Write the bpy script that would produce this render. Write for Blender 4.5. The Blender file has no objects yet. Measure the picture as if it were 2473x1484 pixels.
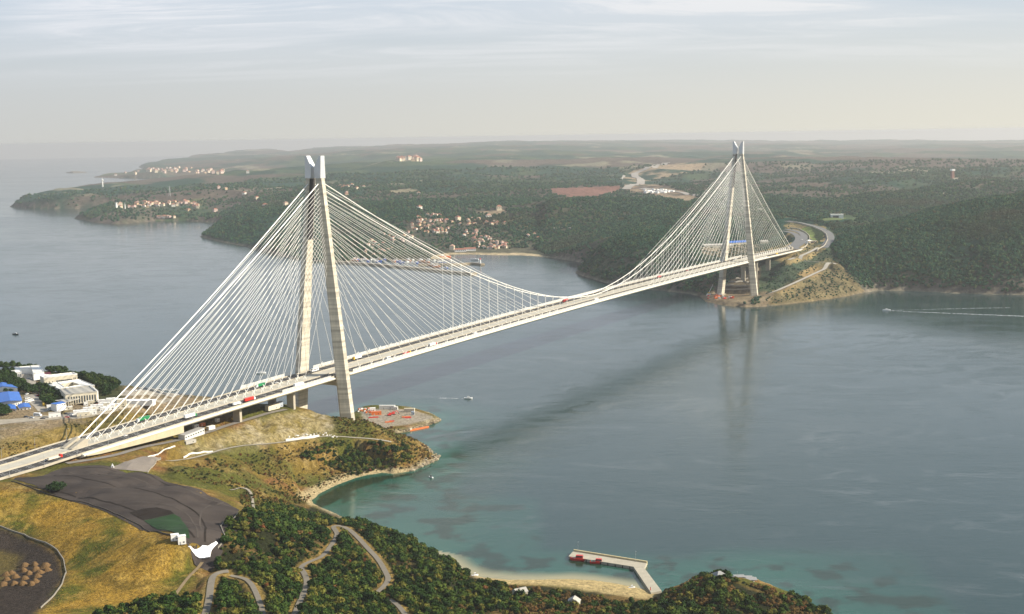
import bpy, bmesh, math, random
import numpy as np
from mathutils import Vector, Matrix
random.seed(7)
RNG = np.random.default_rng(7)
scene = bpy.context.scene
COL = scene.collection

# ---------------------------------------------------------------- camera, sky, sun, exposure
CAM_H = 339.8
PITCH, ROLL = 0.12924, -0.01599
cam_data = bpy.data.cameras.new('camera')
cam_data.sensor_width = 36.0
cam_data.lens = 46.184
cam_data.clip_start = 1.0
cam_data.clip_end = 300000.0
cam = bpy.data.objects.new('camera', cam_data)
COL.objects.link(cam)
_f = Vector((0, math.cos(PITCH), -math.sin(PITCH)))
_r = Vector((1, 0, 0)); _u = Vector((0, math.sin(PITCH), math.cos(PITCH)))
_r2 = math.cos(ROLL) * _r + math.sin(ROLL) * _u
_u2 = -math.sin(ROLL) * _r + math.cos(ROLL) * _u
M = Matrix((( _r2.x, _u2.x, -_f.x, 0), (_r2.y, _u2.y, -_f.y, 0), (_r2.z, _u2.z, -_f.z, CAM_H), (0, 0, 0, 1)))
cam.matrix_world = M
scene.camera = cam

SUN_EL = math.radians(31.0)
SUN_DIR = Vector((0.998, -0.060, 0)).normalized()          # horizontal direction towards the sun
SUN_V = Vector((SUN_DIR.x * math.cos(SUN_EL), SUN_DIR.y * math.cos(SUN_EL), math.sin(SUN_EL)))
sd = bpy.data.lights.new('sun', 'SUN')
sd.energy = 5.0; sd.angle = math.radians(0.55); sd.color = (1.0, 0.905, 0.75)
sun = bpy.data.objects.new('sun', sd); COL.objects.link(sun)
sun.rotation_euler = (-SUN_V).to_track_quat('-Z', 'Y').to_euler()

scene.view_settings.view_transform = 'Standard'
scene.view_settings.look = 'None'
scene.view_settings.exposure = 0.85
scene.view_settings.gamma = 1.0
scene.render.engine = 'CYCLES'
scene.cycles.max_bounces = 5
scene.cycles.diffuse_bounces = 2
scene.cycles.glossy_bounces = 2
scene.cycles.transparent_max_bounces = 12
scene.cycles.volume_bounces = 0
scene.cycles.use_denoising = True
scene.cycles.sample_clamp_indirect = 4.0
scene.cycles.caustics_reflective = False
scene.cycles.caustics_refractive = False

world = bpy.data.worlds.new('World'); scene.world = world
world.use_nodes = True
def build_world():
    nt = world.node_tree; N = nt.nodes; L = nt.links
    N.clear()
    out = N.new('ShaderNodeOutputWorld'); bg = N.new('ShaderNodeBackground')
    sky = N.new('ShaderNodeTexSky'); sky.sky_type = 'NISHITA'; sky.sun_disc = False
    sky.sun_elevation = SUN_EL
    sky.sun_rotation = math.atan2(SUN_DIR.x, SUN_DIR.y)
    sky.altitude = 300; sky.air_density = 1.0; sky.dust_density = 2.2; sky.ozone_density = 1.0
    bg.inputs['Strength'].default_value = 0.07
    tc = N.new('ShaderNodeTexCoord')
    sep = N.new('ShaderNodeSeparateXYZ'); L.new(tc.outputs['Generated'], sep.inputs[0])
    # direction flattened onto a high cloud deck: x/z, y/z
    def math_(op, a, b=None, clamp=False):
        m = N.new('ShaderNodeMath'); m.operation = op; m.use_clamp = clamp
        for i, v in enumerate((a, b)):
            if v is None: continue
            if isinstance(v, (int, float)): m.inputs[i].default_value = v
            else: L.new(v, m.inputs[i])
        return m.outputs[0]
    zc = math_('MAXIMUM', sep.outputs['Z'], 0.0)
    zz = math_('ADD', zc, 0.09)
    cx = math_('DIVIDE', sep.outputs['X'], zz); cy = math_('DIVIDE', sep.outputs['Y'], zz)
    com = N.new('ShaderNodeCombineXYZ'); L.new(cx, com.inputs[0]); L.new(cy, com.inputs[1])
    def noise(scale, rot, sc, detail=7, rough=0.62, dist=0.0, off=(0, 0, 0)):
        mp = N.new('ShaderNodeMapping'); L.new(com.outputs[0], mp.inputs[0])
        mp.inputs['Rotation'].default_value = (0, 0, rot); mp.inputs['Scale'].default_value = sc
        mp.inputs['Location'].default_value = off
        n = N.new('ShaderNodeTexNoise'); n.inputs['Scale'].default_value = scale
        n.inputs['Detail'].default_value = detail; n.inputs['Roughness'].default_value = rough
        n.inputs['Distortion'].default_value = dist
        L.new(mp.outputs[0], n.inputs['Vector']); return n.outputs['Fac']
    def ramp(x, a, b):
        m = N.new('ShaderNodeMapRange'); m.interpolation_type = 'SMOOTHSTEP'
        L.new(x, m.inputs[0]); m.inputs[1].default_value = a; m.inputs[2].default_value = b
        return m.outputs[0]
    big = ramp(noise(0.42, 0.80, (0.75, 1.35, 1), 4, 0.5, 0.6, (3.1, 1.7, 0)), 0.40, 0.60)
    fine = ramp(noise(1.25, 0.95, (0.55, 1.6, 1), 9, 0.68, 1.2, (1.3, 6.4, 0)), 0.40, 0.66)
    streak = ramp(noise(1.0, 0.62, (0.25, 2.0, 1), 6, 0.62, 0.4, (8.2, 2.2, 0)), 0.50, 0.72)
    c1 = math_('MULTIPLY', big, fine)
    c1 = math_('ADD', math_('MULTIPLY', c1, 0.85), math_('MULTIPLY', big, 0.30), True)
    c2 = math_('MAXIMUM', c1, math_('MULTIPLY', streak, 0.35))
    # clouds thin out towards the horizon, where the haze takes over
    lift = ramp(sep.outputs['Z'], 0.025, 0.105)
    cl = math_('MULTIPLY', c2, lift, True)
    hazy = math_('POWER', math_('SUBTRACT', 1.0, ramp(sep.outputs['Z'], -0.02, 0.165)), 1.35)
    hazy = math_('MULTIPLY', hazy, 0.93)
    # the haze is warmer and brighter towards the sun
    dt = N.new('ShaderNodeVectorMath'); dt.operation = 'DOT_PRODUCT'
    L.new(tc.outputs['Generated'], dt.inputs[0]); dt.inputs[1].default_value = (SUN_DIR.x, SUN_DIR.y, 0)
    side = ramp(dt.outputs['Value'], -0.65, 0.55)
    def mix(fac, a, b):
        m = N.new('ShaderNodeMix'); m.data_type = 'RGBA'
        if isinstance(fac, (int, float)): m.inputs[0].default_value = fac
        else: L.new(fac, m.inputs[0])
        for i, v in ((6, a), (7, b)):
            if isinstance(v, tuple): m.inputs[i].default_value = (*v, 1)
            else: L.new(v, m.inputs[i])
        return m.outputs[2]
    K = 13.5
    hcol = mix(side, tuple(K * c for c in (0.35, 0.348, 0.33)), tuple(K * c for c in (0.50, 0.475, 0.395)))
    up = mix(0.82, sky.outputs[0], tuple(K * c for c in (0.36, 0.42, 0.50)))
    high = ramp(sep.outputs['Z'], 0.20, 0.62)                  # deeper blue overhead
    up = mix(high, up, tuple(K * c for c in (0.135, 0.205, 0.315)))
    base = mix(hazy, up, hcol)
    ccol = mix(side, tuple(K * c for c in (0.52, 0.525, 0.55)), tuple(K * c for c in (0.515, 0.515, 0.51)))
    final = mix(math_('MULTIPLY', math_('MULTIPLY', cl, 0.88), math_('SUBTRACT', 1.0, math_('MULTIPLY', high, 0.6))), base, ccol)
    L.new(final, bg.inputs['Color']); L.new(bg.outputs[0], out.inputs['Surface'])
build_world()

# ---------------------------------------------------------------- picture frame <-> place
FD = 5254.68 * 2473 / 4096
fwd, rgt, upv = np.array(_f), np.array(_r2), np.array(_u2)
CPOS = np.array([0, 0, CAM_H])
R_EARTH = 7.4e6                                     # with refraction
def ray(px, py):
    return fwd + rgt * (px - 1236.5) / FD - upv * (py - 742) / FD
def P(px, py, z=0.0):
    """the point of the place seen at px, py that lies at height z (z=0: the sea)"""
    d = ray(px, py); zz = z
    for _ in range(6 if py < 520 else 1):
        t = (zz - CAM_H) / d[2]; q = CPOS + t * d
        zz = z - (q[0] ** 2 + q[1] ** 2) / (2 * R_EARTH)
    return q
def proj(x, y, z):
    X = np.stack([np.asarray(x, float), np.asarray(y, float), np.asarray(z, float) - CAM_H], -1)
    w = X @ fwd
    w = np.where(np.abs(w) < 1e-3, 1e-3, w)
    return 1236.5 + FD * (X @ rgt) / w, 742 - FD * (X @ upv) / w, w
BAZ = 0.50436
AX = np.array([math.sin(BAZ), math.cos(BAZ), 0]); LAT = np.array([math.cos(BAZ), -math.sin(BAZ), 0])
BO = np.array([-214.92, 1456.84, 0])
def B(s, v, z=0.0):
    """bridge axes: s along the deck from the near tower, v across it, z up"""
    return BO + s * AX + v * LAT + np.array([0, 0, z])
def deckz(s):
    return 78.2 + 4.27 * (1 - ((s - 704) / 704) ** 2) if -420 < s < 1830 else deckz(max(-419, min(1829, s)))
def PV(px, py, v):
    """the point seen at px, py that lies in the upright plane v across the bridge"""
    d = ray(px, py); n = LAT
    t = (v + (BO - CPOS) @ n) / (d @ n)
    return CPOS + t * d

# ---------------------------------------------------------------- materials
MATS = {}
def mat(name, color, rough=0.7, var=0.0, scale=0.2, bump=0.0, metal=0.0, spec=0.3, color2=None, stretch=(1, 1, 1), bscale=None, alpha=None):
    if name in MATS: return MATS[name]
    m = bpy.data.materials.new(name); m.use_nodes = True
    nt = m.node_tree; N = nt.nodes; L = nt.links
    b = N['Principled BSDF']
    b.inputs['Base Color'].default_value = (*color, 1); b.inputs['Roughness'].default_value = rough
    b.inputs['Metallic'].default_value = metal; b.inputs['Specular IOR Level'].default_value = spec
    tc = N.new('ShaderNodeTexCoord'); mp = N.new('ShaderNodeMapping'); mp.inputs['Scale'].default_value = stretch
    L.new(tc.outputs['Object'], mp.inputs[0])
    if var > 0 or color2:
        n = N.new('ShaderNodeTexNoise'); n.inputs['Scale'].default_value = scale; n.inputs['Detail'].default_value = 6
        n.inputs['Roughness'].default_value = 0.65
        L.new(mp.outputs[0], n.inputs['Vector'])
        r = N.new('ShaderNodeMapRange'); r.inputs[1].default_value = 0.3; r.inputs[2].default_value = 0.7
        L.new(n.outputs['Fac'], r.inputs[0])
        x = N.new('ShaderNodeMix'); x.data_type = 'RGBA'; L.new(r.outputs[0], x.inputs[0])
        c2 = color2 if color2 else tuple(c * (1 - var) for c in color)
        x.inputs[6].default_value = (*color, 1); x.inputs[7].default_value = (*c2, 1)
        L.new(x.outputs[2], b.inputs['Base Color'])
    if bump > 0:
        n2 = N.new('ShaderNodeTexNoise'); n2.inputs['Scale'].default_value = bscale or scale * 3; n2.inputs['Detail'].default_value = 5
        L.new(mp.outputs[0], n2.inputs['Vector'])
        bp = N.new('ShaderNodeBump'); bp.inputs['Strength'].default_value = 1.0; bp.inputs['Distance'].default_value = bump
        L.new(n2.outputs['Fac'], bp.inputs['Height']); L.new(bp.outputs[0], b.inputs['Normal'])
    if alpha is not None: b.inputs['Alpha'].default_value = alpha
    MATS[name] = m
    return m

# ---------------------------------------------------------------- mesh building
class MB:
    def __init__(self): self.v = []; self.f = []; self.m = []; self.cur = 0
    def slot(self, i): self.cur = i; return self
    def add(self, vs, fs):
        o = len(self.v); self.v += [tuple(map(float, p)) for p in vs]
        for f in fs: self.f.append([i + o for i in f]); self.m.append(self.cur)
    def quad(self, a, b, c, d): self.add([a, b, c, d], [(0, 1, 2, 3)])
    def box(self, c, sx, sy, sz, rot=0.0, taper=1.0):
        """box whose base centre is c"""
        ca, sa = math.cos(rot), math.sin(rot); vs = []
        for k, t in ((0, 1.0), (1, taper)):
            for ix, iy in ((-1, -1), (1, -1), (1, 1), (-1, 1)):
                x, y = ix * sx / 2 * t, iy * sy / 2 * t
                vs.append((c[0] + x * ca - y * sa, c[1] + x * sa + y * ca, c[2] + k * sz))
        self.add(vs, [(3, 2, 1, 0), (4, 5, 6, 7), (0, 1, 5, 4), (1, 2, 6, 5), (2, 3, 7, 6), (3, 0, 4, 7)])
    def prism(self, pts, z0, z1):
        """upright prism over the plan polygon pts; z0, z1 numbers or lists per point"""
        n = len(pts); a = sum(pts[i][0] * pts[(i + 1) % n][1] - pts[(i + 1) % n][0] * pts[i][1] for i in range(n))
        z0 = [z0] * n if not hasattr(z0, '__len__') else list(z0); z1 = [z1] * n if not hasattr(z1, '__len__') else list(z1)
        if a < 0: pts = list(pts)[::-1]; z0 = z0[::-1]; z1 = z1[::-1]
        vs = [(p[0], p[1], z) for p, z in zip(pts, z0)] + [(p[0], p[1], z) for p, z in zip(pts, z1)]
        fs = [tuple(range(n))[::-1], tuple(range(n, 2 * n))] + [(i, (i + 1) % n, n + (i + 1) % n, n + i) for i in range(n)]
        self.add(vs, fs)
    def tube(self, a, b, r, n=6, r2=None):
        a = np.array(a, float); b = np.array(b, float); d = b - a; d /= np.linalg.norm(d) + 1e-9
        h = np.array([0, 0, 1.0]) if abs(d[2]) < 0.9 else np.array([1.0, 0, 0])
        x = np.cross(d, h); x /= np.linalg.norm(x); y = np.cross(d, x); r2 = r if r2 is None else r2
        vs = [a + r * (math.cos(t) * x + math.sin(t) * y) for t in np.arange(n) * 2 * math.pi / n] + \
             [b + r2 * (math.cos(t) * x + math.sin(t) * y) for t in np.arange(n) * 2 * math.pi / n]
        self.add(vs, [tuple(range(n)), tuple(range(2 * n - 1, n - 1, -1))] + [(i, n + i, n + (i + 1) % n, (i + 1) % n) for i in range(n)])
    def path(self, pts, r, n=6):
        pts = [np.array(p, float) for p in pts]; vs = []; k = len(pts)
        for i, p in enumerate(pts):
            d = pts[min(i + 1, k - 1)] - pts[max(i - 1, 0)]; d /= np.linalg.norm(d) + 1e-9
            h = np.array([0, 0, 1.0]) if abs(d[2]) < 0.9 else np.array([1.0, 0, 0])
            x = np.cross(d, h); x /= np.linalg.norm(x); y = np.cross(d, x)
            rr = r[i] if hasattr(r, '__len__') else r
            vs += [p + rr * (math.cos(t) * x + math.sin(t) * y) for t in np.arange(n) * 2 * math.pi / n]
        fs = [tuple(range(n)), tuple(range(k * n - 1, (k - 1) * n - 1, -1))]
        for j in range(k - 1):
            fs += [(j * n + i, (j + 1) * n + i, (j + 1) * n + (i + 1) % n, j * n + (i + 1) % n) for i in range(n)]
        self.add(vs, fs)
    def ribbon(self, left, right, t=0.0):
        """strip between two polylines, t thick (down)"""
        n = len(left); vs = list(left) + list(right)
        fs = [(i, i + 1, n + i + 1, n + i)[::-1] for i in range(n - 1)]
        self.add(vs, fs)
        if t > 0:
            dn = lambda p: (p[0], p[1], p[2] - t)
            self.add(list(left) + [dn(p) for p in left], [(i, i + 1, n + i + 1, n + i) for i in range(n - 1)])
            self.add(list(right) + [dn(p) for p in right], [(i, i + 1, n + i + 1, n + i)[::-1] for i in range(n - 1)])
    def blob(self, c, r, sub=1, jitter=0.2, squash=1.0, rng=random):
        bm = bmesh.new(); bmesh.ops.create_icosphere(bm, subdivisions=sub, radius=1.0)
        vs = []
        for v in bm.verts:
            k = r * (1 + rng.uniform(-jitter, jitter)); vs.append((c[0] + v.co.x * k, c[1] + v.co.y * k, c[2] + v.co.z * k * squash))
        fs = [tuple(v.index for v in f.verts) for f in bm.faces]; bm.free()
        self.add(vs, fs)
    def mesh(self, name, mats):
        me = bpy.data.meshes.new(name)
        me.from_pydata(self.v, [], self.f)
        for m in (mats if isinstance(mats, (list, tuple)) else [mats]): me.materials.append(m)
        if any(self.m): me.polygons.foreach_set('material_index', self.m)
        me.update(); return me
    def build(self, name, mats, parent=None, smooth=False):
        me = self.mesh(name, mats)
        if smooth: me.polygons.foreach_set('use_smooth', [True] * len(me.polygons))
        o = bpy.data.objects.new(name, me); COL.objects.link(o)
        if parent is not None: o.parent = parent
        return o
def tag(o, label=None, cat=None, group=None, kind=None):
    if label: o['label'] = label
    if cat: o['category'] = cat
    if group: o['group'] = group
    if kind: o['kind'] = kind
    return o
def empty(name, loc=(0, 0, 0), rz=0.0):
    o = bpy.data.objects.new(name, None); COL.objects.link(o)
    o.location = tuple(map(float, loc)); o.rotation_euler = (0, 0, rz); o.empty_display_size = 1.0
    return o
def copy_tree(o, loc, rz=0.0, sc=None):
    c = o.copy(); COL.objects.link(c); c.location = tuple(map(float, loc)); c.rotation_euler = (0, 0, rz)
    if sc is not None: c.scale = (sc, sc, sc) if not hasattr(sc, '__len__') else sc
    for ch in o.children:
        d = ch.copy(); COL.objects.link(d); d.parent = c
        for g in ch.children:
            e = g.copy(); COL.objects.link(e); e.parent = d
    return c
# ---------------------------------------------------------------- numeric helpers
def _hash(ix, iy, seed):
    h = (ix.astype(np.int64) * 374761393 + iy.astype(np.int64) * 668265263 + seed * 1442695041) & 0xffffffff
    h = ((h ^ (h >> 13)) * 1274126177) & 0xffffffff
    return ((h ^ (h >> 16)) & 0xffff) / 65535.0
def vnoise(x, y, seed=0):
    ix = np.floor(x); iy = np.floor(y); fx = x - ix; fy = y - iy
    fx = fx * fx * fx * (fx * (fx * 6 - 15) + 10); fy = fy * fy * fy * (fy * (fy * 6 - 15) + 10)
    a = _hash(ix, iy, seed); b = _hash(ix + 1, iy, seed); c = _hash(ix, iy + 1, seed); d = _hash(ix + 1, iy + 1, seed)
    return (a + (b - a) * fx) * (1 - fy) + (c + (d - c) * fx) * fy
def fbm(x, y, wl, octv=4, seed=0, gain=0.5):
    """-1..1 noise of wavelength wl"""
    s = np.zeros_like(x, dtype=float); a = 1.0; t = 0.0; c, sn = math.cos(0.6), math.sin(0.6)
    xx, yy = x / wl, y / wl
    for k in range(octv):
        s += a * (vnoise(xx, yy, seed + k * 17) * 2 - 1); t += a; a *= gain
        xx, yy = (xx * c - yy * sn) * 2.03 + 11.7, (xx * sn + yy * c) * 2.03 + 5.1
    return s / t
def sstep(a, b, x):
    t = np.clip((x - a) / (b - a), 0, 1); return t * t * (3 - 2 * t)
def inside(x, y, poly):
    r = np.zeros(x.shape, bool); n = len(poly)
    for i in range(n):
        x1, y1 = poly[i]; x2, y2 = poly[(i + 1) % n]
        if y1 == y2: continue
        c = (y1 > y) != (y2 > y)
        r ^= c & (x < (x2 - x1) * (y - y1) / (y2 - y1) + x1)
    return r
def seg_dist(x, y, pts, closed=False):
    d = np.full(x.shape, 1e18); n = len(pts)
    for i in range(n if closed else n - 1):
        ax_, ay_ = pts[i]; bx_, by_ = pts[(i + 1) % n]
        ux, uy = bx_ - ax_, by_ - ay_; l2 = ux * ux + uy * uy + 1e-9
        t = np.clip(((x - ax_) * ux + (y - ay_) * uy) / l2, 0, 1)
        d = np.minimum(d, (x - ax_ - t * ux) ** 2 + (y - ay_ - t * uy) ** 2)
    return np.sqrt(d)
class TPS:
    def __init__(self, pts, vals, reg=1e-3):
        self.p = np.array(pts, float); v = np.array(vals, float); n = len(v)
        self.mu = self.p.mean(0); self.sc = self.p.std(0).mean() + 1e-9
        q = (self.p - self.mu) / self.sc; self.q = q
        K = self.k(((q[:, None] - q[None]) ** 2).sum(-1)) + reg * np.eye(n)
        Pm = np.c_[np.ones(n), q]; A = np.zeros((n + 3, n + 3)); A[:n, :n] = K; A[:n, n:] = Pm; A[n:, :n] = Pm.T
        self.w = np.linalg.solve(A, np.r_[v, 0, 0, 0])
    @staticmethod
    def k(r2): return 0.5 * r2 * np.log(r2 + 1e-12)
    def __call__(self, x, y):
        sh = x.shape; q = np.c_[x.ravel(), y.ravel()]; q = (q - self.mu) / self.sc; out = np.empty(len(q)); n = len(self.q)
        for i in range(0, len(q), 20000):
            c = q[i:i + 20000]
            r2 = ((c[:, None, 0] - self.q[None, :, 0]) ** 2 + (c[:, None, 1] - self.q[None, :, 1]) ** 2)
            out[i:i + 20000] = self.k(r2) @ self.w[:n] + self.w[n] + c @ self.w[n + 1:]
        return out.reshape(sh)
def px_list(s): return [tuple(float(c) for c in t.split()) for t in s.replace('\n', ' ').split(';') if t.strip()]
def pxp(s, z=0.0): return [tuple(P(a, b, z)[:2]) for a, b in px_list(s)]

# ---------------------------------------------------------------- the near shore
NEAR_COAST = pxp('''868 989;900 985;960 984;1000 988;1040 999;1062 1012;1060 1018;1030 1029;1000 1038;985 1043;960 1047;948 1051;
958 1058;985 1063;1012 1070;1030 1078;1040 1087;1036 1095;1058 1104;1056 1111;1040 1118;1010 1131;985 1139;950 1144;925 1141;880 1148;
850 1157;810 1172;770 1192;752 1208;752 1217;770 1226;800 1238;840 1258;890 1275;940 1290;1000 1314;1060 1345;1110 1374;1140 1390;
1170 1396;1230 1401;1300 1401;1370 1399;1430 1402;1480 1409;1530 1419;1570 1427;1600 1433;1640 1424;1680 1414;1740 1404;1800 1404;
1840 1414;1880 1428;1925 1449;1965 1472;2010 1494;2070 1535;2140 1610;2300 1900''') + [(280, 300), (-900, 250), (-1500, 900), (-1500, 1800),
(-900, 1790), (-760, 1740), (-640, 1716), (-540, 1690), (-470, 1660), (-410, 1622), (-360, 1585), (-315, 1556), (-285, 1540), (-240, 1530), (-215, 1535)]
_nc = [P(a, b, z) for a, b, z in px_list('''0 880 84;100 900 81;170 940 80;240 1000 79;60 985 81;30 960 81;100 1010 80;280 915 62;403 943 66;
480 945 58;530 955 48;600 978 33;50 1056 76;150 1050 75;250 1030 74;
100 1150 71;300 1130 70;400 1170 69;500 1180 67;590 1240 66;540 1300 66;460 1330 67;480 1352 60;200 1210 70;60 1175 74;0 1170 75;200 1300 60;300 1400 54;
460 1380 55;100 1400 50;50 1300 52;150 1380 49;0 1450 49;
800 1000 48;900 1010 40;760 992 50;870 1006 44;500 1150 54;560 1170 46;600 1150 38;650 1130 32;700 1160 18;640 1200 32;700 1205 13;850 1110 18;950 1120 9;800 1130 17;960 1080 20;1000 1082 13;900 1080 27;
560 1262 60;650 1260 42;740 1255 22;820 1270 22;700 1350 36;620 1330 48;540 1390 56;500 1450 60;600 1420 50;720 1400 42;740 1450 44;940 1400 24;900 1300 16;1000 1400 21;
1000 1450 25;1100 1450 18;1080 1390 10;1250 1445 8;1400 1462 8;1500 1442 6;1600 1452 7;1740 1397 24;1690 1420 22;1640 1440 12;1800 1425 19;1850 1445 16;1500 1484 14;1236 1484 22;1000 1484 32;
800 1484 45;1850 1484 20;1236 1600 34;1700 1560 26''')]
_nc += [PV(a, b, v) for a, b, v in px_list('''700 985 30;650 999 34;560 1030 40;440 1064 46;350 1106 62;500 1092 62;600 1080 66;700 1065 68;800 1052 76;860 1050 88;
560 1062 55;640 1040 50;740 1025 48;600 1045 50;790 1020 58;680 1025 49;400 1093 60''')]
_nc += [B(s, v, z) for s, v, z in ((-80, -20, 58), (-150, -20, 62), (-220, -20, 66), (-80, 20, 58), (-150, 20, 62), (-220, 20, 66), (-30, 0, 44), (0, 0, 14), (0, 37, 9), (0, -37, 9),
 (30, 10, 6), (-60, -60, 54), (-130, -80, 64), (-380, 0, 71), (-460, 0, 70), (-560, 0, 69), (-700, 0, 70), (-900, 0, 72), (-900, 300, 60), (-800, -300, 86), (-500, -250, 84), (-320, -360, 82), (-900, -600, 80),
 (60, 0, 5), (110, 40, 5), (110, -30, 5), (60, -50, 5), (30, 60, 8), (-700, 500, 60), (-700, 800, 40))]
_nc = np.array(_nc)
near_tps = TPS(_nc[:, :2], _nc[:, 2], 2e-4)

PAD = pxp('872 993;905 988;955 987;998 990;1035 1001;1052 1012;1020 1018;975 1027;948 1030;910 1040;880 1030', 5.0)
LOT = pxp('''140 1130;200 1123;250 1123;330 1127;400 1143;470 1170;560 1183;578 1196;592 1240;540 1262;531 1272;542 1298;520 1318;500 1328;470 1322;430 1302;400 1290;340 1270;290 1245;
240 1225;200 1213;140 1200;95 1186;50 1178;28 1163;40 1150;80 1160;110 1150''', 70.0)
BEACH = pxp('1150 1392;1200 1397;1300 1398;1400 1397;1480 1405;1560 1426;1540 1440;1460 1434;1380 1420;1300 1412;1200 1412', 1.0)

def near_height(x, y):
    H = near_tps(x, y)
    s = (x - BO[0]) * AX[0] + (y - BO[1]) * AX[1]; v = (x - BO[0]) * LAT[0] + (y - BO[1]) * LAT[1]
    # rough ground: gullies on the slopes, none on the flats
    rough = sstep(0, 1, np.clip((100 - np.abs(v)) / 60, 0, 1) * 0 + 1)
    n1 = fbm(x, y, 60, 4, 3); n2 = fbm(x, y, 16, 3, 9)
    flat = sstep(0, 18, seg_dist(x, y, LOT, True)) * np.where(inside(x, y, LOT), 0, 1)
    slope_zone = sstep(-420, -330, s) * sstep(20, 60, v)
    H = H + flat * (n1 * (1.5 + 3.5 * slope_zone) + n2 * (0.5 + 1.6 * slope_zone))
    # terraces cut in the rock beside the bridge
    cut = sstep(36, 46, v) * (1 - sstep(72, 86, v)) * sstep(-260, -220, s) * (1 - sstep(-90, -60, s))
    st = 6.5; fr = (H / st) - np.floor(H / st)
    H = H * (1 - 0.75 * cut) + 0.75 * cut * (np.floor(H / st) + sstep(0.30, 0.75, fr)) * st
    # bridge corridor
    rz = np.interp(s, [-1200, -700, -420, -378, 0], [72, 70, 70.2, 70.6, 74])
    emb = 1 - sstep(31, 44, np.abs(v))
    H = np.where(s < -250, H * (1 - emb) + emb * (rz - 0.9), H)
    under = (1 - sstep(30, 38, np.abs(v))) * (s >= -250) * (s < 60)
    H = np.where(under > 0, np.minimum(H, (rz - 9.5) * under + H * (1 - under)), H)
    # building platform behind the road is level
    plat = sstep(36, 60, -v) * sstep(-460, -400, s) * (1 - sstep(-190, -150, s)) * (1 - sstep(230, 300, -v))
    H = H * (1 - 0.85 * plat * sstep(70, 90, -v)) + 0.85 * plat * sstep(70, 90, -v) * 79.5
    # coast
    d = seg_dist(x, y, NEAR_COAST, True); ins = inside(x, y, NEAR_COAST)
    px, py, w = proj(x, y, np.zeros_like(x))
    k = np.full_like(x, 0.75)
    k = np.where(inside(px, py, [(1100, 1330), (1560, 1380), (1600, 1440), (1600, 1500), (1100, 1500)]), 0.10, k)        # the beach
    k = np.where(inside(px, py, [(740, 1225), (700, 1180), (860, 1120), (960, 1135), (900, 1165)]), 0.35, k)
    dd = d * (1 + 0.35 * fbm(x, y, 22, 3, 31)) + 2.0 * np.abs(fbm(x, y, 9, 2, 77)) * np.clip(d / 6, 0, 1)
    Hc = np.maximum(H, 1.5)
    up = Hc * np.tanh(k * dd / Hc) + np.where(k > 0.5, 0.7, 0.15) * np.clip(d / 1.5, 0, 1)
    pad = inside(x, y, PAD)
    up = np.where(pad, 5.0 + 0.15 * n2, up)
    padedge = ins & ~pad & (seg_dist(x, y, PAD, True) < 40) & (s > 50)
    up = np.where(padedge, np.minimum(up, 5.0 * np.clip(d / 7.0, 0, 1) + 0.8 * np.abs(n2)), up)
    return np.where(ins, up, -np.minimum(d * 0.12, 30) - 0.05), np.where(ins, d, -d)

def attr_color(me, name, cols):
    a = me.color_attributes.new(name, 'FLOAT_COLOR', 'POINT')
    c = np.ones((len(cols), 4), np.float32); c[:, :3] = cols; a.data.foreach_set('color', c.ravel())
def grid_mesh(name, X, Y, Z, keep=None):
    ny, nx = X.shape; idx = np.arange(nx * ny).reshape(ny, nx)
    q = np.stack([idx[:-1, :-1], idx[:-1, 1:], idx[1:, 1:], idx[1:, :-1]], -1).reshape(-1, 4)
    if keep is not None:
        kq = (keep[:-1, :-1] | keep[:-1, 1:] | keep[1:, 1:] | keep[1:, :-1]).ravel(); q = q[kq]
    used = np.zeros(nx * ny, bool); used[q.ravel()] = True
    remap = np.cumsum(used) - 1; q = remap[q]
    co = np.stack([X.ravel(), Y.ravel(), Z.ravel()], -1)[used].astype(np.float32)
    me = bpy.data.meshes.new(name)
    me.vertices.add(len(co)); me.vertices.foreach_set('co', co.ravel())
    me.loops.add(q.size); me.loops.foreach_set('vertex_index', q.ravel().astype(np.int32))
    me.polygons.add(len(q)); me.polygons.foreach_set('loop_start', (np.arange(len(q)) * 4).astype(np.int32))
    me.update(calc_edges=True); me.polygons.foreach_set('use_smooth', np.ones(len(q), bool))
    return me, used

NGX = np.arange(-1000, 430, 3.0); NGY = np.arange(560, 1790, 3.0)
NX, NY = np.meshgrid(NGX, NGY)
NZ, ND = near_height(NX, NY)
def bilin(G, u, v):
    u = np.clip(u, 0, G.shape[1] - 1.001); v = np.clip(v, 0, G.shape[0] - 1.001)
    i = np.floor(u).astype(int); j = np.floor(v).astype(int); a = u - i; b = v - j
    return (G[j, i] * (1 - a) + G[j, i + 1] * a) * (1 - b) + (G[j + 1, i] * (1 - a) + G[j + 1, i + 1] * a) * b
def near_z(x, y): return bilin(NZ, (np.asarray(x, float) + 1000) / 3.0, (np.asarray(y, float) - 560) / 3.0)

def ground_z(x, y):
    return far_z(x, y) if math.hypot(x, y) > 2330 else near_z(x, y)
def hit(px, py, t0=400.0):
    """where the line of sight through px, py meets the land (or the sea)"""
    d = ray(px, py); t = np.geomspace(t0, 34000, 6000)
    X = CPOS[None] + t[:, None] * d[None]; D = np.hypot(X[:, 0], X[:, 1])
    g = np.where(D > 2330, far_z(X[:, 0], X[:, 1]) if 'FZC' in globals() else -9.0, near_z(X[:, 0], X[:, 1]))
    g = np.maximum(g, -D ** 2 / (2 * R_EARTH))
    below = np.nonzero(X[:, 2] <= g)[0]
    if len(below) == 0: return None
    i = below[0]
    if i == 0: return X[0]
    a = (X[i - 1, 2] - g[i - 1]); b = (g[i] - X[i, 2]); q = a / (a + b + 1e-9)
    r = X[i - 1] * (1 - q) + X[i] * q; r[2] = max(float(ground_z(r[0], r[1])), -(r[0] ** 2 + r[1] ** 2) / (2 * R_EARTH)); return r
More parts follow.
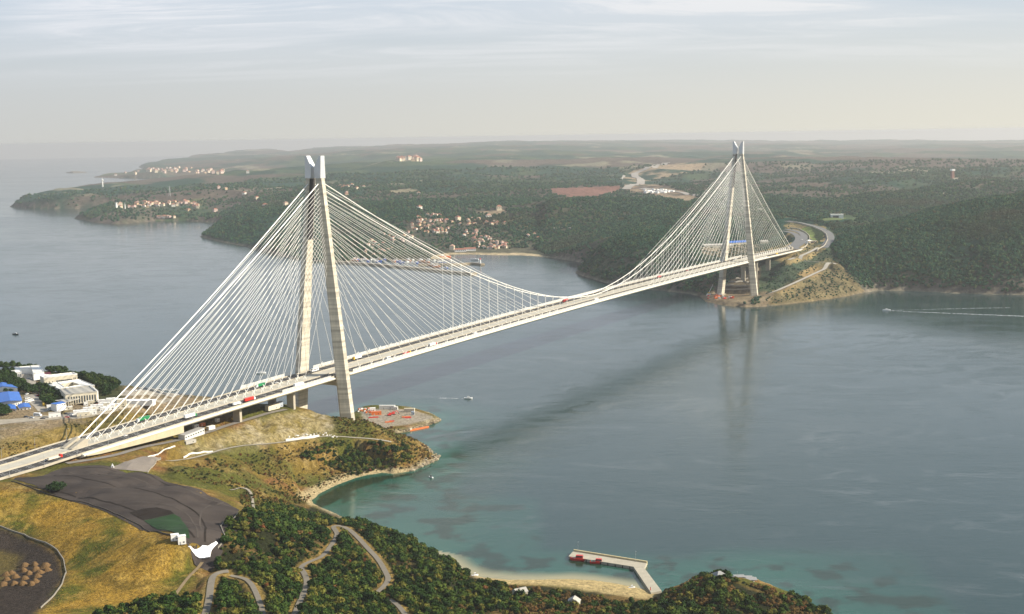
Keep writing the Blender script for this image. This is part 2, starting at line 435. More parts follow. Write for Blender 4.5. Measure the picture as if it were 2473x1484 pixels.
# ---------------------------------------------------------------- lanes cut into the near land
def H(px, py):
    q = hit(px, py)
    return q if q is not None else P(px, py, 0)
def hp(s): return [H(a, b) for a, b in px_list(s)]
def rounded(pts, n=2):
    pts = [np.array(p[:2], float) for p in pts]
    for _ in range(n):
        q = [pts[0]]
        for a, b in zip(pts[:-1], pts[1:]): q += [a * 0.75 + b * 0.25, a * 0.25 + b * 0.75]
        pts = q + [pts[-1]]
    return pts
def carve(X, Y, Z, zf, pts, w, soft=5.0, smooth=9, zs=None):
    """level the land across a lane so that it lies on a bench of its own"""
    if zs is not None:
        p3 = [np.array([p[0], p[1], h - (p[0] ** 2 + p[1] ** 2) / (2 * R_EARTH)]) for p, h in zip(pts, zs)]
        for _ in range(2):
            q = [p3[0]]
            for a, b in zip(p3[:-1], p3[1:]): q += [a * 0.75 + b * 0.25, a * 0.25 + b * 0.75]
            p3 = q + [p3[-1]]
        z = np.array([p[2] for p in p3]); pts = rounded(pts)
    else:
        pts = rounded(pts); z = np.array([float(zf(p[0], p[1])) for p in pts])
    zp = np.pad(z, smooth, mode='edge'); k = np.ones(2 * smooth + 1) / (2 * smooth + 1); z = np.convolve(zp, k, 'valid')
    best = np.full(X.shape, 1e18); zt = np.zeros(X.shape)
    lo = np.min(pts, 0) - w - soft - 5; hi = np.max(pts, 0) + w + soft + 5
    m = (X > lo[0]) & (X < hi[0]) & (Y > lo[1]) & (Y < hi[1]); x, y = X[m], Y[m]; bd = np.full(x.shape, 1e18); bz = np.zeros(x.shape)
    for i in range(len(pts) - 1):
        ux, uy = pts[i + 1] - pts[i]; l2 = ux * ux + uy * uy + 1e-9
        t = np.clip(((x - pts[i][0]) * ux + (y - pts[i][1]) * uy) / l2, 0, 1); d = np.hypot(x - pts[i][0] - t * ux, y - pts[i][1] - t * uy)
        c = d < bd; bd = np.where(c, d, bd); bz = np.where(c, z[i] + (z[i + 1] - z[i]) * t, bz)
    f = 1 - sstep(w / 2 + 1.5, w / 2 + 1.5 + soft, bd)
    Z[m] = Z[m] * (1 - f) + bz * f
PATHS = {
 'a': (hp('700 1500;722 1462;738 1430;742 1405;736 1388;724 1374;748 1360;778 1344;800 1320;816 1300;812 1285;803 1273;818 1269;840 1277;864 1302;890 1331;915 1357;934 1385;939 1402;925 1420;903 1433'), 4.6),
 'b': (hp('488 1500;504 1452;510 1418;515 1395;530 1384;552 1380'), 5.0),
 'c': (hp('556 1386;582 1397;606 1420;626 1452;642 1500'), 4.0),
 'd': (hp('940 1452;962 1466;985 1490'), 4.0),
 'e': (hp('488 1352;478 1376;452 1408;420 1440'), 4.0),
 'f': (hp('400 1107;470 1101;560 1090;640 1079;700 1068;760 1060;812 1053;850 1056;900 1062;945 1072'), 4.5),
 'g': (hp('160 1118;260 1104;340 1086;420 1066;500 1046;570 1026;640 1004;690 990'), 5.5),
 'h': (hp('555 1178;585 1185;608 1204;612 1222'), 2.5),
}
for _k in PATHS: carve(NX, NY, NZ, near_z, PATHS[_k][0], PATHS[_k][1] + (3.5 if _k == 'g' else 0))

# land cover colours (albedo), zone by zone
C_FOREST = (0.022, 0.026, 0.009); C_GRASS = (0.37, 0.225, 0.036); C_GREEN = (0.055, 0.085, 0.012); C_SLOPE = (0.20, 0.135, 0.030)
C_EARTH = (0.27, 0.205, 0.12); C_CLIFF = (0.33, 0.27, 0.13); C_SAND = (0.52, 0.40, 0.19); C_ROCK = (0.20, 0.155, 0.09); C_DARKSOIL = (0.045, 0.035, 0.028)
def lerp(a, b, t): return a * (1 - t[..., None]) + np.array(b) * t[..., None]
def near_cover():
    x, y = NX, NY; px, py, w = proj(x, y, NZ)
    n = fbm(x, y, 45, 5, 101); n2 = fbm(x, y, 14, 4, 131); n3 = fbm(x, y, 7, 3, 161)
    s = (x - BO[0]) * AX[0] + (y - BO[1]) * AX[1]; v = (x - BO[0]) * LAT[0] + (y - BO[1]) * LAT[1]
    c = np.zeros(x.shape + (3,)) + np.array(C_SLOPE)
    c = lerp(c, (0.20, 0.10, 0.035), sstep(0.05, 0.45, n2)); c = lerp(c, (0.36, 0.26, 0.10), sstep(0.15, 0.5, n3) * 0.7); c = lerp(c, C_GREEN, sstep(-0.15, 0.3, n) * 0.72)
    # seen-from-here outlines only say where each ground cover lies on the land
    zone = lambda t, z=None: inside(px, py, px_list(t))
    def soft(m, k=2):
        m = m.astype(float)
        for _ in range(k):
            m[1:-1, 1:-1] = (m[1:-1, 1:-1] * 2 + m[:-2, 1:-1] + m[2:, 1:-1] + m[1:-1, :-2] + m[1:-1, 2:]) / 6
        return m
    forest = soft(zone('500 1500;520 1360;540 1262;592 1245;660 1222;740 1216;840 1255;1000 1310;1140 1392;1200 1412;1300 1415;1400 1424;1540 1442;1640 1424;1740 1395;2050 1500;1800 1900;500 1900'))
    c = lerp(c, C_FOREST, forest); c = lerp(c, (0.16, 0.105, 0.034), forest * sstep(0.0, 0.4, n2 + 0.3 * n))
    grass = soft(zone('-60 1190;50 1183;140 1204;240 1230;300 1252;400 1297;450 1330;465 1352;478 1385;440 1440;380 1470;300 1484;60 1500;-300 1500;-300 1200'))
    gcol = np.zeros(x.shape + (3,)) + np.array(C_GRASS)
    gcol = lerp(gcol, (0.20, 0.13, 0.022), sstep(0.0, 0.45, n2)); gcol = lerp(gcol, (0.075, 0.095, 0.012), sstep(-0.12, 0.32, fbm(x, y * 1.4, 42, 4, 401)) * 0.9)
    gcol = lerp(gcol, (0.46, 0.30, 0.07), sstep(0.1, 0.5, n3) * 0.6)
    c = c * (1 - grass[..., None]) + gcol * grass[..., None]
    dark = soft(zone('-200 1260;0 1272;60 1293;110 1312;150 1345;160 1395;130 1440;90 1484;0 1520;-300 1600;-300 1260'))
    c = lerp(c, C_DARKSOIL, dark); c = lerp(c, (0.13, 0.10, 0.03), soft(zone('-300 1300;0 1330;50 1345;40 1370;0 1420;-300 1500')) * 0.9)
    c = lerp(c, (0.10, 0.10, 0.03), dark * sstep(0.1, 0.5, n) * 0.5 * (py > 1440))
    cliff = soft(zone('430 1092;470 1068;545 1050;600 1020;660 1000;760 992;790 1000;812 1040;815 1052;700 1066;560 1086;480 1100'))
    ccol = lerp(np.zeros(x.shape + (3,)) + np.array(C_CLIFF), (0.42, 0.36, 0.24), sstep(-0.1, 0.5, n2)); ccol = lerp(ccol, (0.22, 0.17, 0.05), sstep(0.1, 0.5, n3))
    band = np.sin(NZ * 1.9 + 2.5 * n2 + x * 0.02); ccol = lerp(ccol, (0.17, 0.13, 0.045), sstep(0.35, 0.9, band) * 0.75); ccol = lerp(ccol, (0.13, 0.12, 0.035), sstep(0.15, 0.45, n) * 0.7)
    c = c * (1 - cliff[..., None]) + ccol * cliff[..., None]
    plat = soft((v < -60) & (s < -40) & (s > -520))
    pc = lerp(np.zeros(x.shape + (3,)) + np.array(C_EARTH), (0.16, 0.13, 0.06), sstep(-0.1, 0.5, n)); pc = lerp(pc, (0.36, 0.31, 0.24), sstep(0.0, 0.5, n2) * 0.5)
    c = c * (1 - plat[..., None]) + pc * plat[..., None]
    wood = soft(zone('-100 860;60 880;200 895;300 915;300 960;250 985;225 960;120 910;40 905;0 1000;-100 1000')) * (v < -60)
    c = lerp(c, (0.035, 0.05, 0.015), wood * 0.9)
    yel = soft((v < -33) & (v > -75) & (s < -60) & (s > -700))
    c = lerp(c, (0.30, 0.22, 0.065), yel * sstep(-0.3, 0.3, n2) * 0.8); c = lerp(c, (0.12, 0.09, 0.03), yel * sstep(0.0, 0.45, n))
    for k_ in 'abcd':                                # bare yellow verges beside the lanes
        vd = seg_dist(x, y, [p[:2] for p in PATHS[k_][0]]); c = lerp(c, (0.33, 0.225, 0.065), (1 - sstep(3.0, 6.5, vd + 2.5 * n3)) * 0.85)
    pad = soft(inside(x, y, PAD), 1)
    c = lerp(c, (0.40, 0.36, 0.30), pad * (0.8 + 0.2 * n2))
    shore = (1 - sstep(2, 9 , ND)) * (ND > -3)
    rk = lerp(np.zeros(x.shape + (3,)) + np.array(C_ROCK), (0.40, 0.34, 0.22), sstep(-0.2, 0.4, n3))
    c = c * (1 - shore[..., None] * 0.85) + rk * shore[..., None] * 0.85
    cove = soft(zone('748 1222;700 1200;860 1128;960 1128;1000 1140;900 1160;800 1185;760 1225')) * (ND < 13)
    c = lerp(c, (0.44, 0.35, 0.19), cove)
    bch = soft(zone('1140 1388;1300 1385;1480 1390;1580 1425;1580 1450;1460 1434;1380 1420;1300 1412;1200 1412')) * (ND < 40)
    c = lerp(c, C_SAND, bch)
    return np.clip(c, 0.008, 0.8)
def ground_mat(name, s1, s2, bump):
    m = bpy.data.materials.new(name); m.use_nodes = True; nt = m.node_tree; N = nt.nodes; L = nt.links
    b = N['Principled BSDF']; b.inputs['Roughness'].default_value = 0.95; b.inputs['Specular IOR Level'].default_value = 0.1
    a = N.new('ShaderNodeVertexColor'); a.layer_name = 'cover'
    tc = N.new('ShaderNodeTexCoord')
    n = N.new('ShaderNodeTexNoise'); n.inputs['Scale'].default_value = s1; n.inputs['Detail'].default_value = 8; n.inputs['Roughness'].default_value = 0.7
    L.new(tc.outputs['Object'], n.inputs['Vector'])
    r = N.new('ShaderNodeMapRange'); r.inputs[1].default_value = 0.3; r.inputs[2].default_value = 0.7; r.inputs[3].default_value = 0.38; r.inputs[4].default_value = 1.55
    L.new(n.outputs['Fac'], r.inputs[0])
    x = N.new('ShaderNodeVectorMath'); x.operation = 'SCALE'; L.new(a.outputs['Color'], x.inputs[0]); L.new(r.outputs[0], x.inputs['Scale'])
    L.new(x.outputs[0], b.inputs['Base Color'])
    n2 = N.new('ShaderNodeTexNoise'); n2.inputs['Scale'].default_value = s2; n2.inputs['Detail'].default_value = 6; n2.inputs['Roughness'].default_value = 0.7
    L.new(tc.outputs['Object'], n2.inputs['Vector'])
    bp = N.new('ShaderNodeBump'); bp.inputs['Distance'].default_value = bump; L.new(n2.outputs['Fac'], bp.inputs['Height']); L.new(bp.outputs[0], b.inputs['Normal'])
    return m
me, used = grid_mesh('near_terrain', NX, NY, NZ, ND > -60)
attr_color(me, 'cover', near_cover().reshape(-1, 3)[used])
me.materials.append(ground_mat('near ground', 0.35, 0.5, 3.2))
o = bpy.data.objects.new('near_terrain', me); COL.objects.link(o); tag(o, kind='structure')

# ---------------------------------------------------------------- the far shore
FAR_COAST = [tuple(P(a, b, 0)[:2]) for a, b in px_list('''3300 690;2900 702;2700 707;2473 712;2400 711;2300 708;2200 703;2120 702;2090 707;2030 718;1960 728;1900 735;1850 740;1800 742;1750 738;1705 728;1690 715;
1660 709;1600 702;1540 697;1490 690;1456 681;1430 673;1405 666;1389 659;1398 650;1420 641;1405 634;1370 628;1330 622;1290 618;1250 616;1200 616;1130 614;1085 614;1080 626;960 628;860 626;
840 633;800 633;720 627;680 617;620 602;590 594;545 586;510 578;484 571;500 560;525 547;548 540;520 537;450 533;380 533;320 538;280 541;235 537;205 531;180 527;205 521;232 515;250 508;
330 503;200 505;130 506;70 505;25 500;40 488;100 474;180 462;260 454;340 449;400 447;440 444;480 440;440 436;500 431;545 427;500 426.5;440 428;400 431;300 431;225 429;250 424;300 421;
340 415;345 408;335 403;400 397;480 388;600 380;700 375''')]
FAR_COAST += [(-4300, 27000), (-5500, 33000), (22000, 33000), (9000, 9000), (3600, 3300)]
# mole of the fishing harbour: a strip of its own
_fh = px_list('''2030 600 78;2080 572 96;2150 533 122;2250 503 142;2350 491 146;2473 480 150;2620 470 152;2200 620 70;2300 650 44;2400 600 86;2473 650 50;2120 660 40;2620 600 95;2800 560 120;
1950 700 22;1900 700 13;2020 640 46;1960 668 34;1890 640 60;1860 665 35;1780 690 16;1780 655 48;1840 620 68;1940 590 75;1960 610 70;2000 585 82;1990 560 85;1915 555 80;1960 570 80;
1940 540 88;1900 527 92;2020 527 97;1850 580 70;1800 600 66;1700 600 66;1720 640 44;1640 680 30;1640 640 52;
1450 640 42;1550 605 72;1600 565 96;1500 600 70;1480 562 88;1400 578 62;1330 600 28;1340 610 14;1560 640 50;1500 660 26;
1250 600 6;1150 605 5;1200 590 14;1150 560 38;1100 540 55;1020 530 68;950 560 40;900 600 10;1060 590 16;1280 540 62;1250 520 80;1400 545 60;
1400 478 122;1300 490 112;1550 490 108;1640 500 104;1700 480 112;1180 505 88;1000 480 105;850 500 88;
700 470 96;640 520 64;600 530 56;560 545 30;680 560 44;740 580 30;560 505 58;800 540 52;640 575 20;
300 500 48;260 510 40;400 490 52;450 500 45;500 500 36;520 520 22;350 525 22;230 525 14;
250 458 62;120 468 50;60 482 38;400 455 70;330 490 58;480 470 78;560 460 90;
300 423 25;400 415 55;480 400 80;600 387 112;520 420 30;700 410 110;640 440 92;850 430 118;1000 440 112;1100 420 128;
760 379 110;900 395 120;1050 385 140;1250 390 135;1500 395 130;1700 400 132;1500 425 116;1250 440 118;2000 400 132;2200 395 138;2400 400 132;2600 400 130;
1600 450 116;1950 440 116;2150 445 118;2350 440 122;2473 445 120;2000 480 102;2150 490 100;2300 465 116;2473 460 122;1850 460 110;2000 500 94''')
def _polar(x, y): return np.arctan2(x, y) * 10.0, np.log(np.hypot(x, y)) * 6.0
_pts = [P(a, b, z) for a, b, z in _fh]; _zz = [z for a, b, z in _fh]
for a, b, D in px_list('''860 365 22000;930 358 23000;1000 352 24000;1100 349 26000;1236 346 26000;1400 343 27000;1600 344 27000;1800 346 26000;2000 350 25000;2150 353 24000;2300 350 24000;2473 350 23000;2700 349 23000;
1000 365 17000;1236 362 17000;1500 362 17500;1800 364 17000;2100 366 16500;2400 368 16000;2700 368 16000;800 372 18500;1300 378 13500;1700 380 13500;2200 382 13000;2500 384 12500;1000 374 15000'''):
    d = ray(a, b); q = d * (D / math.hypot(d[0], d[1])); _pts.append(np.array([q[0], q[1], 0])); _zz.append(CAM_H + q[2] + D * D / (2 * R_EARTH))
for a, D, z in px_list('''2080 3750 78;2200 4000 76;2320 4150 74;2473 4250 80;2620 4250 84;2100 4900 120;2300 5100 126;2473 5200 128;2200 5700 96;2400 5900 98;2050 5600 96;1950 4200 84;2000 6600 128;2250 6900 134;2473 7000 136;
1300 4950 86;1420 5100 78;1550 5050 78;1680 4900 82;1350 5800 112;1520 6000 110;1700 6200 116;1250 6700 92;1500 7000 88;900 5600 74;1050 5500 78;950 6600 116;800 7400 84;1100 7600 122;1400 8200 124;1750 8200 126;1600 7400 92;1900 7600 92'''):
    d = ray(a, 500); q = d * (D / math.hypot(d[0], d[1])); _pts.append(np.array([q[0], q[1], 0])); _zz.append(z)
_pts = np.array(_pts); _zz = np.array(_zz)
far_tps = TPS(np.stack(_polar(_pts[:, 0], _pts[:, 1]), -1), _zz, 1e-3)
def far_height(x, y):
    a, w = _polar(x, y); D = np.hypot(x, y)
    H = far_tps(a, w)
    s = (x - BO[0]) * AX[0] + (y - BO[1]) * AX[1]; v = (x - BO[0]) * LAT[0] + (y - BO[1]) * LAT[1]
    calm = 1 - (1 - sstep(60, 160, np.abs(v))) * (s < 1950)
    amp = np.interp(D, [2300, 4000, 8000, 14000, 22000], [5, 13, 20, 18, 8]) * calm
    rn = fbm(x, y, 420, 4, 5); big = fbm(x * 0.8, y * 1.2, 1700, 3, 15)
    lowk = np.clip(H / 60, 0.15, 1); rid = 1 - 2 * np.abs(fbm(x, y, 620, 3, 35))
    H = H + lowk * (amp * rn + calm * np.interp(D, [2600, 5000, 9000, 14000, 22000], [9, 16, 30, 34, 26]) * (rid - 0.55) + np.interp(D, [4500, 8000, 14000, 22000], [0, 26, 40, 44]) * big)
    H = H + np.interp(D, [2300, 5000, 9000], [3.0, 4, 0]) * fbm(x, y, 90, 3, 25) * (0.25 + 0.75 * calm)
    H = np.maximum(H, 3.0)
    # terraces behind the far tower
    ter = (1 - sstep(30, 60, np.abs(v))) * sstep(1420, 1440, s) * (1 - sstep(1530, 1560, s)); st = 9.0; fr = H / st - np.floor(H / st)
    H = H * (1 - ter) + ter * (np.floor(H / st) + sstep(0.35, 0.7, fr)) * st
    pad = (1 - sstep(52, 66, np.abs(v))) * sstep(1300, 1330, s) * (1 - sstep(1424, 1436, s))
    H = H * (1 - pad) + pad * 7.5
    under = (1 - sstep(31, 42, np.abs(v))) * (s > 1440) * (s < 1690)
    H = np.where(under > 0, np.minimum(H, 63 * under + H * (1 - under)), H)
    lvl = (1 - sstep(31, 60, np.abs(v))) * (s >= 1690) * (1 - sstep(1800, 1860, s))
    H = H * (1 - lvl) + lvl * 70.0
    d = seg_dist(x, y, FAR_COAST, True); ins = inside(x, y, FAR_COAST)
    k = np.interp(fbm(x, y, 500, 2, 45), [-0.6, 0.6], [0.5, 1.3])
    px, py, _w = proj(x, y, -D * D / (2 * R_EARTH))
    gentle = inside(px, py, [(1040, 560), (1330, 560), (1330, 640), (1040, 640)]) | inside(px, py, [(380, 405), (640, 405), (640, 434), (380, 434)])
    gt = gentle.astype(float)
    for _ in range(40): gt[1:-1, 1:-1] = (gt[1:-1, 1:-1] * 2 + gt[:-2, 1:-1] + gt[2:, 1:-1] + gt[1:-1, :-2] + gt[1:-1, 2:]) / 6
    k = k * (1 - gt) + 0.16 * gt
    dd = np.maximum(d * (1 + 0.30 * fbm(x, y, 60, 3, 55)), 0)
    up = H * np.tanh(k * dd / H) + 0.3
    return np.where(ins, up, -np.minimum(d * 0.08, 30) - 0.3), np.where(ins, d, -d)
AZ0, AZ1, NA = math.radians(-29), math.radians(29), 860
LDS = np.concatenate([np.linspace(math.log(2330.0), math.log(4700.0), 430), np.linspace(math.log(4712.0), math.log(32000.0), 360)]); NL = len(LDS)
FA, FL = np.meshgrid(np.linspace(AZ0, AZ1, NA), LDS)
def fidx(u, D): return (u - AZ0) / (AZ1 - AZ0) * (NA - 1), np.interp(np.log(D), LDS, np.arange(NL))
FX, FY = np.exp(FL) * np.sin(FA), np.exp(FL) * np.cos(FA)
FZ, FDI = far_height(FX, FY)
FZC = FZ - (FX ** 2 + FY ** 2) / (2 * R_EARTH)
FAR_ROADS = {}
def _fp(s, z0, z1):
    L_ = px_list(s); return [P(a, b, z0 + (z1 - z0) * i / (len(L_) - 1)) for i, (a, b) in enumerate(L_)]
FAR_ROADS['near_bend'] = ([B(1770, 17, 73), B(1800, 17, 73.5)] + _fp('1912 602;1928 594;1941 582;1943 571;1934 562;1918 557;1898 554', 74, 82), 17)
FAR_ROADS['far_bend'] = ([B(1770, -17, 73), B(1800, -17, 73.5)] + _fp('1904 598;1918 590;1927 581;1928 573;1920 565;1905 560;1888 558', 74, 82), 15)
FAR_ROADS['outer_bend'] = (_fp('1988 599;1999 588;2006 576;2002 564;1985 553;1960 545;1930 538;1900 534', 78, 92), 21)
FAR_ROADS['lane'] = (_fp('1905 628;1935 618;1958 608;1975 598', 66, 74), 8)
FAR_ROADS['ramp'] = (_fp('1822 716;1845 712;1870 705;1900 692;1940 674;1980 655;2008 643;2019 638', 8, 52), 7)
FAR_ROADS['ramp_top'] = (_fp('2018 637;1995 634;1960 632;1920 629', 52, 60), 4)
def far_z(x, y):
    x = np.asarray(x, float); y = np.asarray(y, float)
    return bilin(FZC, *fidx(np.arctan2(x, y), np.hypot(x, y)))
for _k in FAR_ROADS:
    _p, _w = FAR_ROADS[_k]; _zl = iter([])
    carve(FX, FY, FZC, None, _p, _w, 16.0, 3, [q[2] for q in _p])
F_PINE = (0.009, 0.048, 0.030); F_OLIVE = (0.052, 0.082, 0.036); F_BROWN = (0.100, 0.080, 0.062); F_FIELD = (0.20, 0.185, 0.125); F_SOIL = (0.34, 0.25, 0.16); F_ROCK = (0.125, 0.105, 0.082)
def far_cover():
    x, y = FX, FY; px, py, w = proj(x, y, FZC); D = np.exp(FL)
    s = (x - BO[0]) * AX[0] + (y - BO[1]) * AX[1]; v = (x - BO[0]) * LAT[0] + (y - BO[1]) * LAT[1]
    n1 = fbm(x, y * 0.8, 900, 4, 201); n2 = fbm(x, y, 260, 4, 211); n3 = fbm(x, y, 70, 3, 221)
    c = np.zeros(x.shape + (3,)) + np.array(F_PINE)
    c = lerp(c, F_OLIVE, sstep(-0.05, 0.25, n2) * 0.8)
    c = lerp(c, F_BROWN, sstep(0.02, 0.20, n1 + 0.25 * n2) * np.interp(D, [2500, 4500, 6000], [0.15, 0.6, 0.95]))
    c = lerp(c, F_FIELD, (sstep(0.30, 0.40, fbm(x, y * 0.7, 700, 3, 231)) * sstep(0.1, 0.25, n2)) * np.interp(D, [4500, 6500], [0, 0.9]))
    gz = np.gradient(FZ, axis=0) / (np.gradient(FL, axis=0) * D); ga = np.gradient(FZ, axis=1) / (np.gradient(FA, axis=1) * D)
    slope = np.hypot(gz, ga)
    rock = sstep(0.62, 0.95, slope + 0.35 * n3) * (FDI > 0) * (1 - sstep(30, 120, FDI + 40 * n2))
    c = lerp(c, F_ROCK, rock * 0.85)
    shore = (FDI > -5) * (1 - sstep(2, 6, FDI + 3 * n3)); c = lerp(c, (0.24, 0.20, 0.145), shore * 0.7)
    zone = lambda t: inside(px, py, px_list(t)).astype(float)
    c = lerp(c, (0.45, 0.36, 0.22), zone('1040 619;1085 610;1200 611;1260 611;1300 615;1330 622;1260 624;1040 626') * (FDI < 45))
    c = lerp(c, (0.55, 0.44, 0.28), zone('385 445;430 428;470 424;545 424;520 429;440 433;385 446') * (FDI < 260))
    c = lerp(c, F_ROCK, zone('180 540;280 508;360 505;400 530;330 545') * (0.5 + 0.5 * sstep(-0.2, 0.3, n3)))
    # bare headland under the far tower, the worksite and the cuttings of the motorway
    c = lerp(c, (0.20, 0.15, 0.07), zone('1835 735;1900 690;1960 650;2022 632;2050 660;2090 705;2030 722;1900 740') * (0.75 + 0.25 * n3))
    c = lerp(c, (0.27, 0.19, 0.085), zone('1850 712;1910 670;2000 622;2025 634;1960 676;1900 706') * sstep(-0.3, 0.2, n3) * 0.8)
    c = lerp(c, (0.10, 0.075, 0.05), zone('1690 735;1680 690;1740 650;1840 640;1830 705;1760 725') * 0.8)
    c = lerp(c, (0.25, 0.19, 0.12), (zone('1700 745;1690 715;1740 703;1870 706;1850 742')) * 0.8)
    c = lerp(c, (0.26, 0.20, 0.09), zone('1820 612;1880 590;1905 560;1880 530;1900 522;1990 545;2010 570;1995 600;1960 625;1900 640;1850 625') * sstep(-0.4, 0.1, n3 + n2))
    c = lerp(c, (0.12, 0.16, 0.045), zone('1928 556;1955 545;1990 560;1987 578;1965 586;1958 575;1945 563'))
    c = lerp(c, F_SOIL, zone('1690 600;1740 590;1830 590;1850 612;1760 625;1690 612') * 0.5)
    c = lerp(c, (0.20, 0.105, 0.080), zone('1323 459;1330 456;1500 450;1494 462;1460 472;1400 479;1350 474'))
    c = lerp(c, F_SOIL, zone('1500 430;1530 412;1580 402;1660 392;1710 395;1690 412;1620 425;1560 440;1640 460;1690 480;1660 490;1590 474;1510 464') * sstep(-0.25, 0.15, n2 + 0.6 * n3) * 0.85)
    c = lerp(c, F_SOIL, zone('1150 513;1210 505;1228 512;1190 520') * 0.7)
    c = lerp(c, (0.22, 0.19, 0.12), zone('930 462;990 456;1010 460;985 468;950 467'))
    c = lerp(c, (0.13, 0.125, 0.055), zone('1180 530;1290 520;1390 535;1380 548;1260 555') * 0.6)
    c = lerp(c, (0.10, 0.13, 0.04), zone('450 485;490 482;500 495;470 500') * 0.7)
    vil = zone('960 545;1010 525;1090 525;1200 545;1290 590;1290 614;1080 612;1000 590;920 575') + zone('255 500;290 490;480 485;500 505;300 515') + zone('250 430;300 412;450 398;540 410;540 424;400 428')
    c = lerp(c, (0.13, 0.115, 0.075), np.clip(vil, 0, 1) * 0.5 * sstep(-0.3, 0.2, n3))
    c = lerp(c, (0.30, 0.27, 0.19), (zone('2190 462;2290 466;2300 472;2230 474')) * 0.7)
    return np.clip(c, 0.01, 0.7)
me, used = grid_mesh('far_hills', FX, FY, FZC, FDI > -150)
attr_color(me, 'cover', far_cover().reshape(-1, 3)[used])
me.materials.append(ground_mat('far ground', 0.05, 0.09, 6.0))
o = bpy.data.objects.new('far_hills', me); COL.objects.link(o); tag(o, kind='structure')

# ---------------------------------------------------------------- the sea
def build_sea():
    az = np.unique(np.round(np.concatenate([np.linspace(-math.pi, -0.56, 50), np.linspace(-0.56, 0.56, 560), np.linspace(0.56, math.pi, 50)]), 6))
    ld = np.concatenate([[5.0], np.linspace(math.log(560), math.log(2400), 420), np.linspace(math.log(2410), math.log(46000), 240)])
    A, L_ = np.meshgrid(az, ld); X, Y = np.exp(L_) * np.sin(A), np.exp(L_) * np.cos(A); D2 = X ** 2 + Y ** 2
    me, used = grid_mesh('sea', X, Y, -D2 / (2 * R_EARTH))
    dn = -np.where(inside(X, Y, NEAR_COAST), -1, 1) * 0.0 + seg_dist(X, Y, NEAR_COAST, True)
    px, py, w = proj(X, Y, np.zeros_like(X)); front = w > 100
    # shelf: how far the shallow bottom reaches, stretch by stretch
    reach = np.full(X.shape, 30.0)
    def zone(t, val, fade=60):
        nonlocal reach
        poly = px_list(t); m = inside(px, py, poly) & front
        reach = np.where(m, val, reach)
    zone('1100 1020;1100 1200;1300 1200;1300 1480;700 1300;760 1100;1000 1080', 140)
    zone('1000 1250;1300 1330;1700 1350;1700 1460;1000 1460', 100)
    zone('1700 1330;2200 1330;2400 1600;1700 1600', 95)
    from_blur = reach
    for _ in range(30):
        b = from_blur.copy(); b[1:-1, 1:-1] = (b[:-2, 1:-1] + b[2:, 1:-1] + b[1:-1, :-2] + b[1:-1, 2:] + 4 * b[1:-1, 1:-1]) / 8; from_blur = b
    n = fbm(X, Y, 70, 4, 61)
    sh = np.exp(-(dn / from_blur) * (1 + 0.45 * n)) * (np.sqrt(D2) < 2400)
    # weed on the bottom of the cove and along the rocks
    weed = (sstep(0.0, 0.30, fbm(X, Y, 20, 5, 71)) * sstep(0.12, 0.4, sh) * (1 - sstep(0.84, 0.95, sh))) * 0.85
    dark = inside(px, py, px_list('758 1222;775 1196;815 1177;860 1160;935 1148;1000 1142;1056 1120;1068 1112;1010 1145;935 1158;880 1175;845 1190;800 1218;770 1228')) & front
    weed = np.maximum(weed, dark * 0.95)
    cloud = sstep(0.1, 0.6, fbm(X, Y * 1.5, 120, 4, 81))
    sand = sstep(0.80, 0.97, sh) * (inside(px, py, px_list('1050 1330;1300 1370;1540 1385;1570 1430;1560 1450;1100 1450')) & front)
    cols = np.stack([sh * (0.75 + 0.25 * cloud), np.clip(weed, 0, 1), sand], -1)
    attr_color(me, 'bottom', cols.reshape(-1, 3)[used])
    m = bpy.data.materials.new('sea water'); m.use_nodes = True; nt = m.node_tree; N = nt.nodes; L = nt.links
    b = N['Principled BSDF']; b.inputs['IOR'].default_value = 1.333; b.inputs['Specular IOR Level'].default_value = 0.5
    a = N.new('ShaderNodeVertexColor'); a.layer_name = 'bottom'; sp = N.new('ShaderNodeSeparateColor'); L.new(a.outputs['Color'], sp.inputs[0])
    def mix(f, c1, c2):
        x = N.new('ShaderNodeMix'); x.data_type = 'RGBA'; L.new(f, x.inputs[0])
        for i, v in ((6, c1), (7, c2)):
            if isinstance(v, tuple): x.inputs[i].default_value = (*v, 1)
            else: L.new(v, x.inputs[i])
        return x.outputs[2]
    col = mix(sp.outputs[0], (0.015, 0.039, 0.037), (0.020, 0.100, 0.064)); col = mix(sp.outputs[1], col, (0.012, 0.026, 0.012)); col = mix(sp.outputs[2], col, (0.30, 0.27, 0.15))
    L.new(col, b.inputs['Base Color'])
    tc = N.new('ShaderNodeTexCoord')
    def noise(scale, sx, sy, rot, det, rough=0.6, dist=0.0):
        mp = N.new('ShaderNodeMapping'); mp.inputs['Rotation'].default_value = (0, 0, rot); mp.inputs['Scale'].default_value = (sx, sy, 1)
        L.new(tc.outputs['Object'], mp.inputs[0]); n = N.new('ShaderNodeTexNoise'); n.inputs['Scale'].default_value = scale; n.inputs['Detail'].default_value = det
        n.inputs['Roughness'].default_value = rough; n.inputs['Distortion'].default_value = dist
        L.new(mp.outputs[0], n.inputs['Vector']); return n.outputs['Fac']
    def rng(x, a0, a1, b0, b1):
        r = N.new('ShaderNodeMapRange'); r.inputs[1].default_value = a0; r.inputs[2].default_value = a1; r.inputs[3].default_value = b0; r.inputs[4].default_value = b1
        L.new(x, r.inputs[0]); return r.outputs[0]
    def mul(a_, b_):
        x = N.new('ShaderNodeMath'); x.operation = 'MULTIPLY'
        for i, v in enumerate((a_, b_)):
            if isinstance(v, float): x.inputs[i].default_value = v
            else: L.new(v, x.inputs[i])
        return x.outputs[0]
    def add(a_, b_):
        x = N.new('ShaderNodeMath'); x.operation = 'ADD'; L.new(a_, x.inputs[0]); L.new(b_, x.inputs[1]); return x.outputs[0]
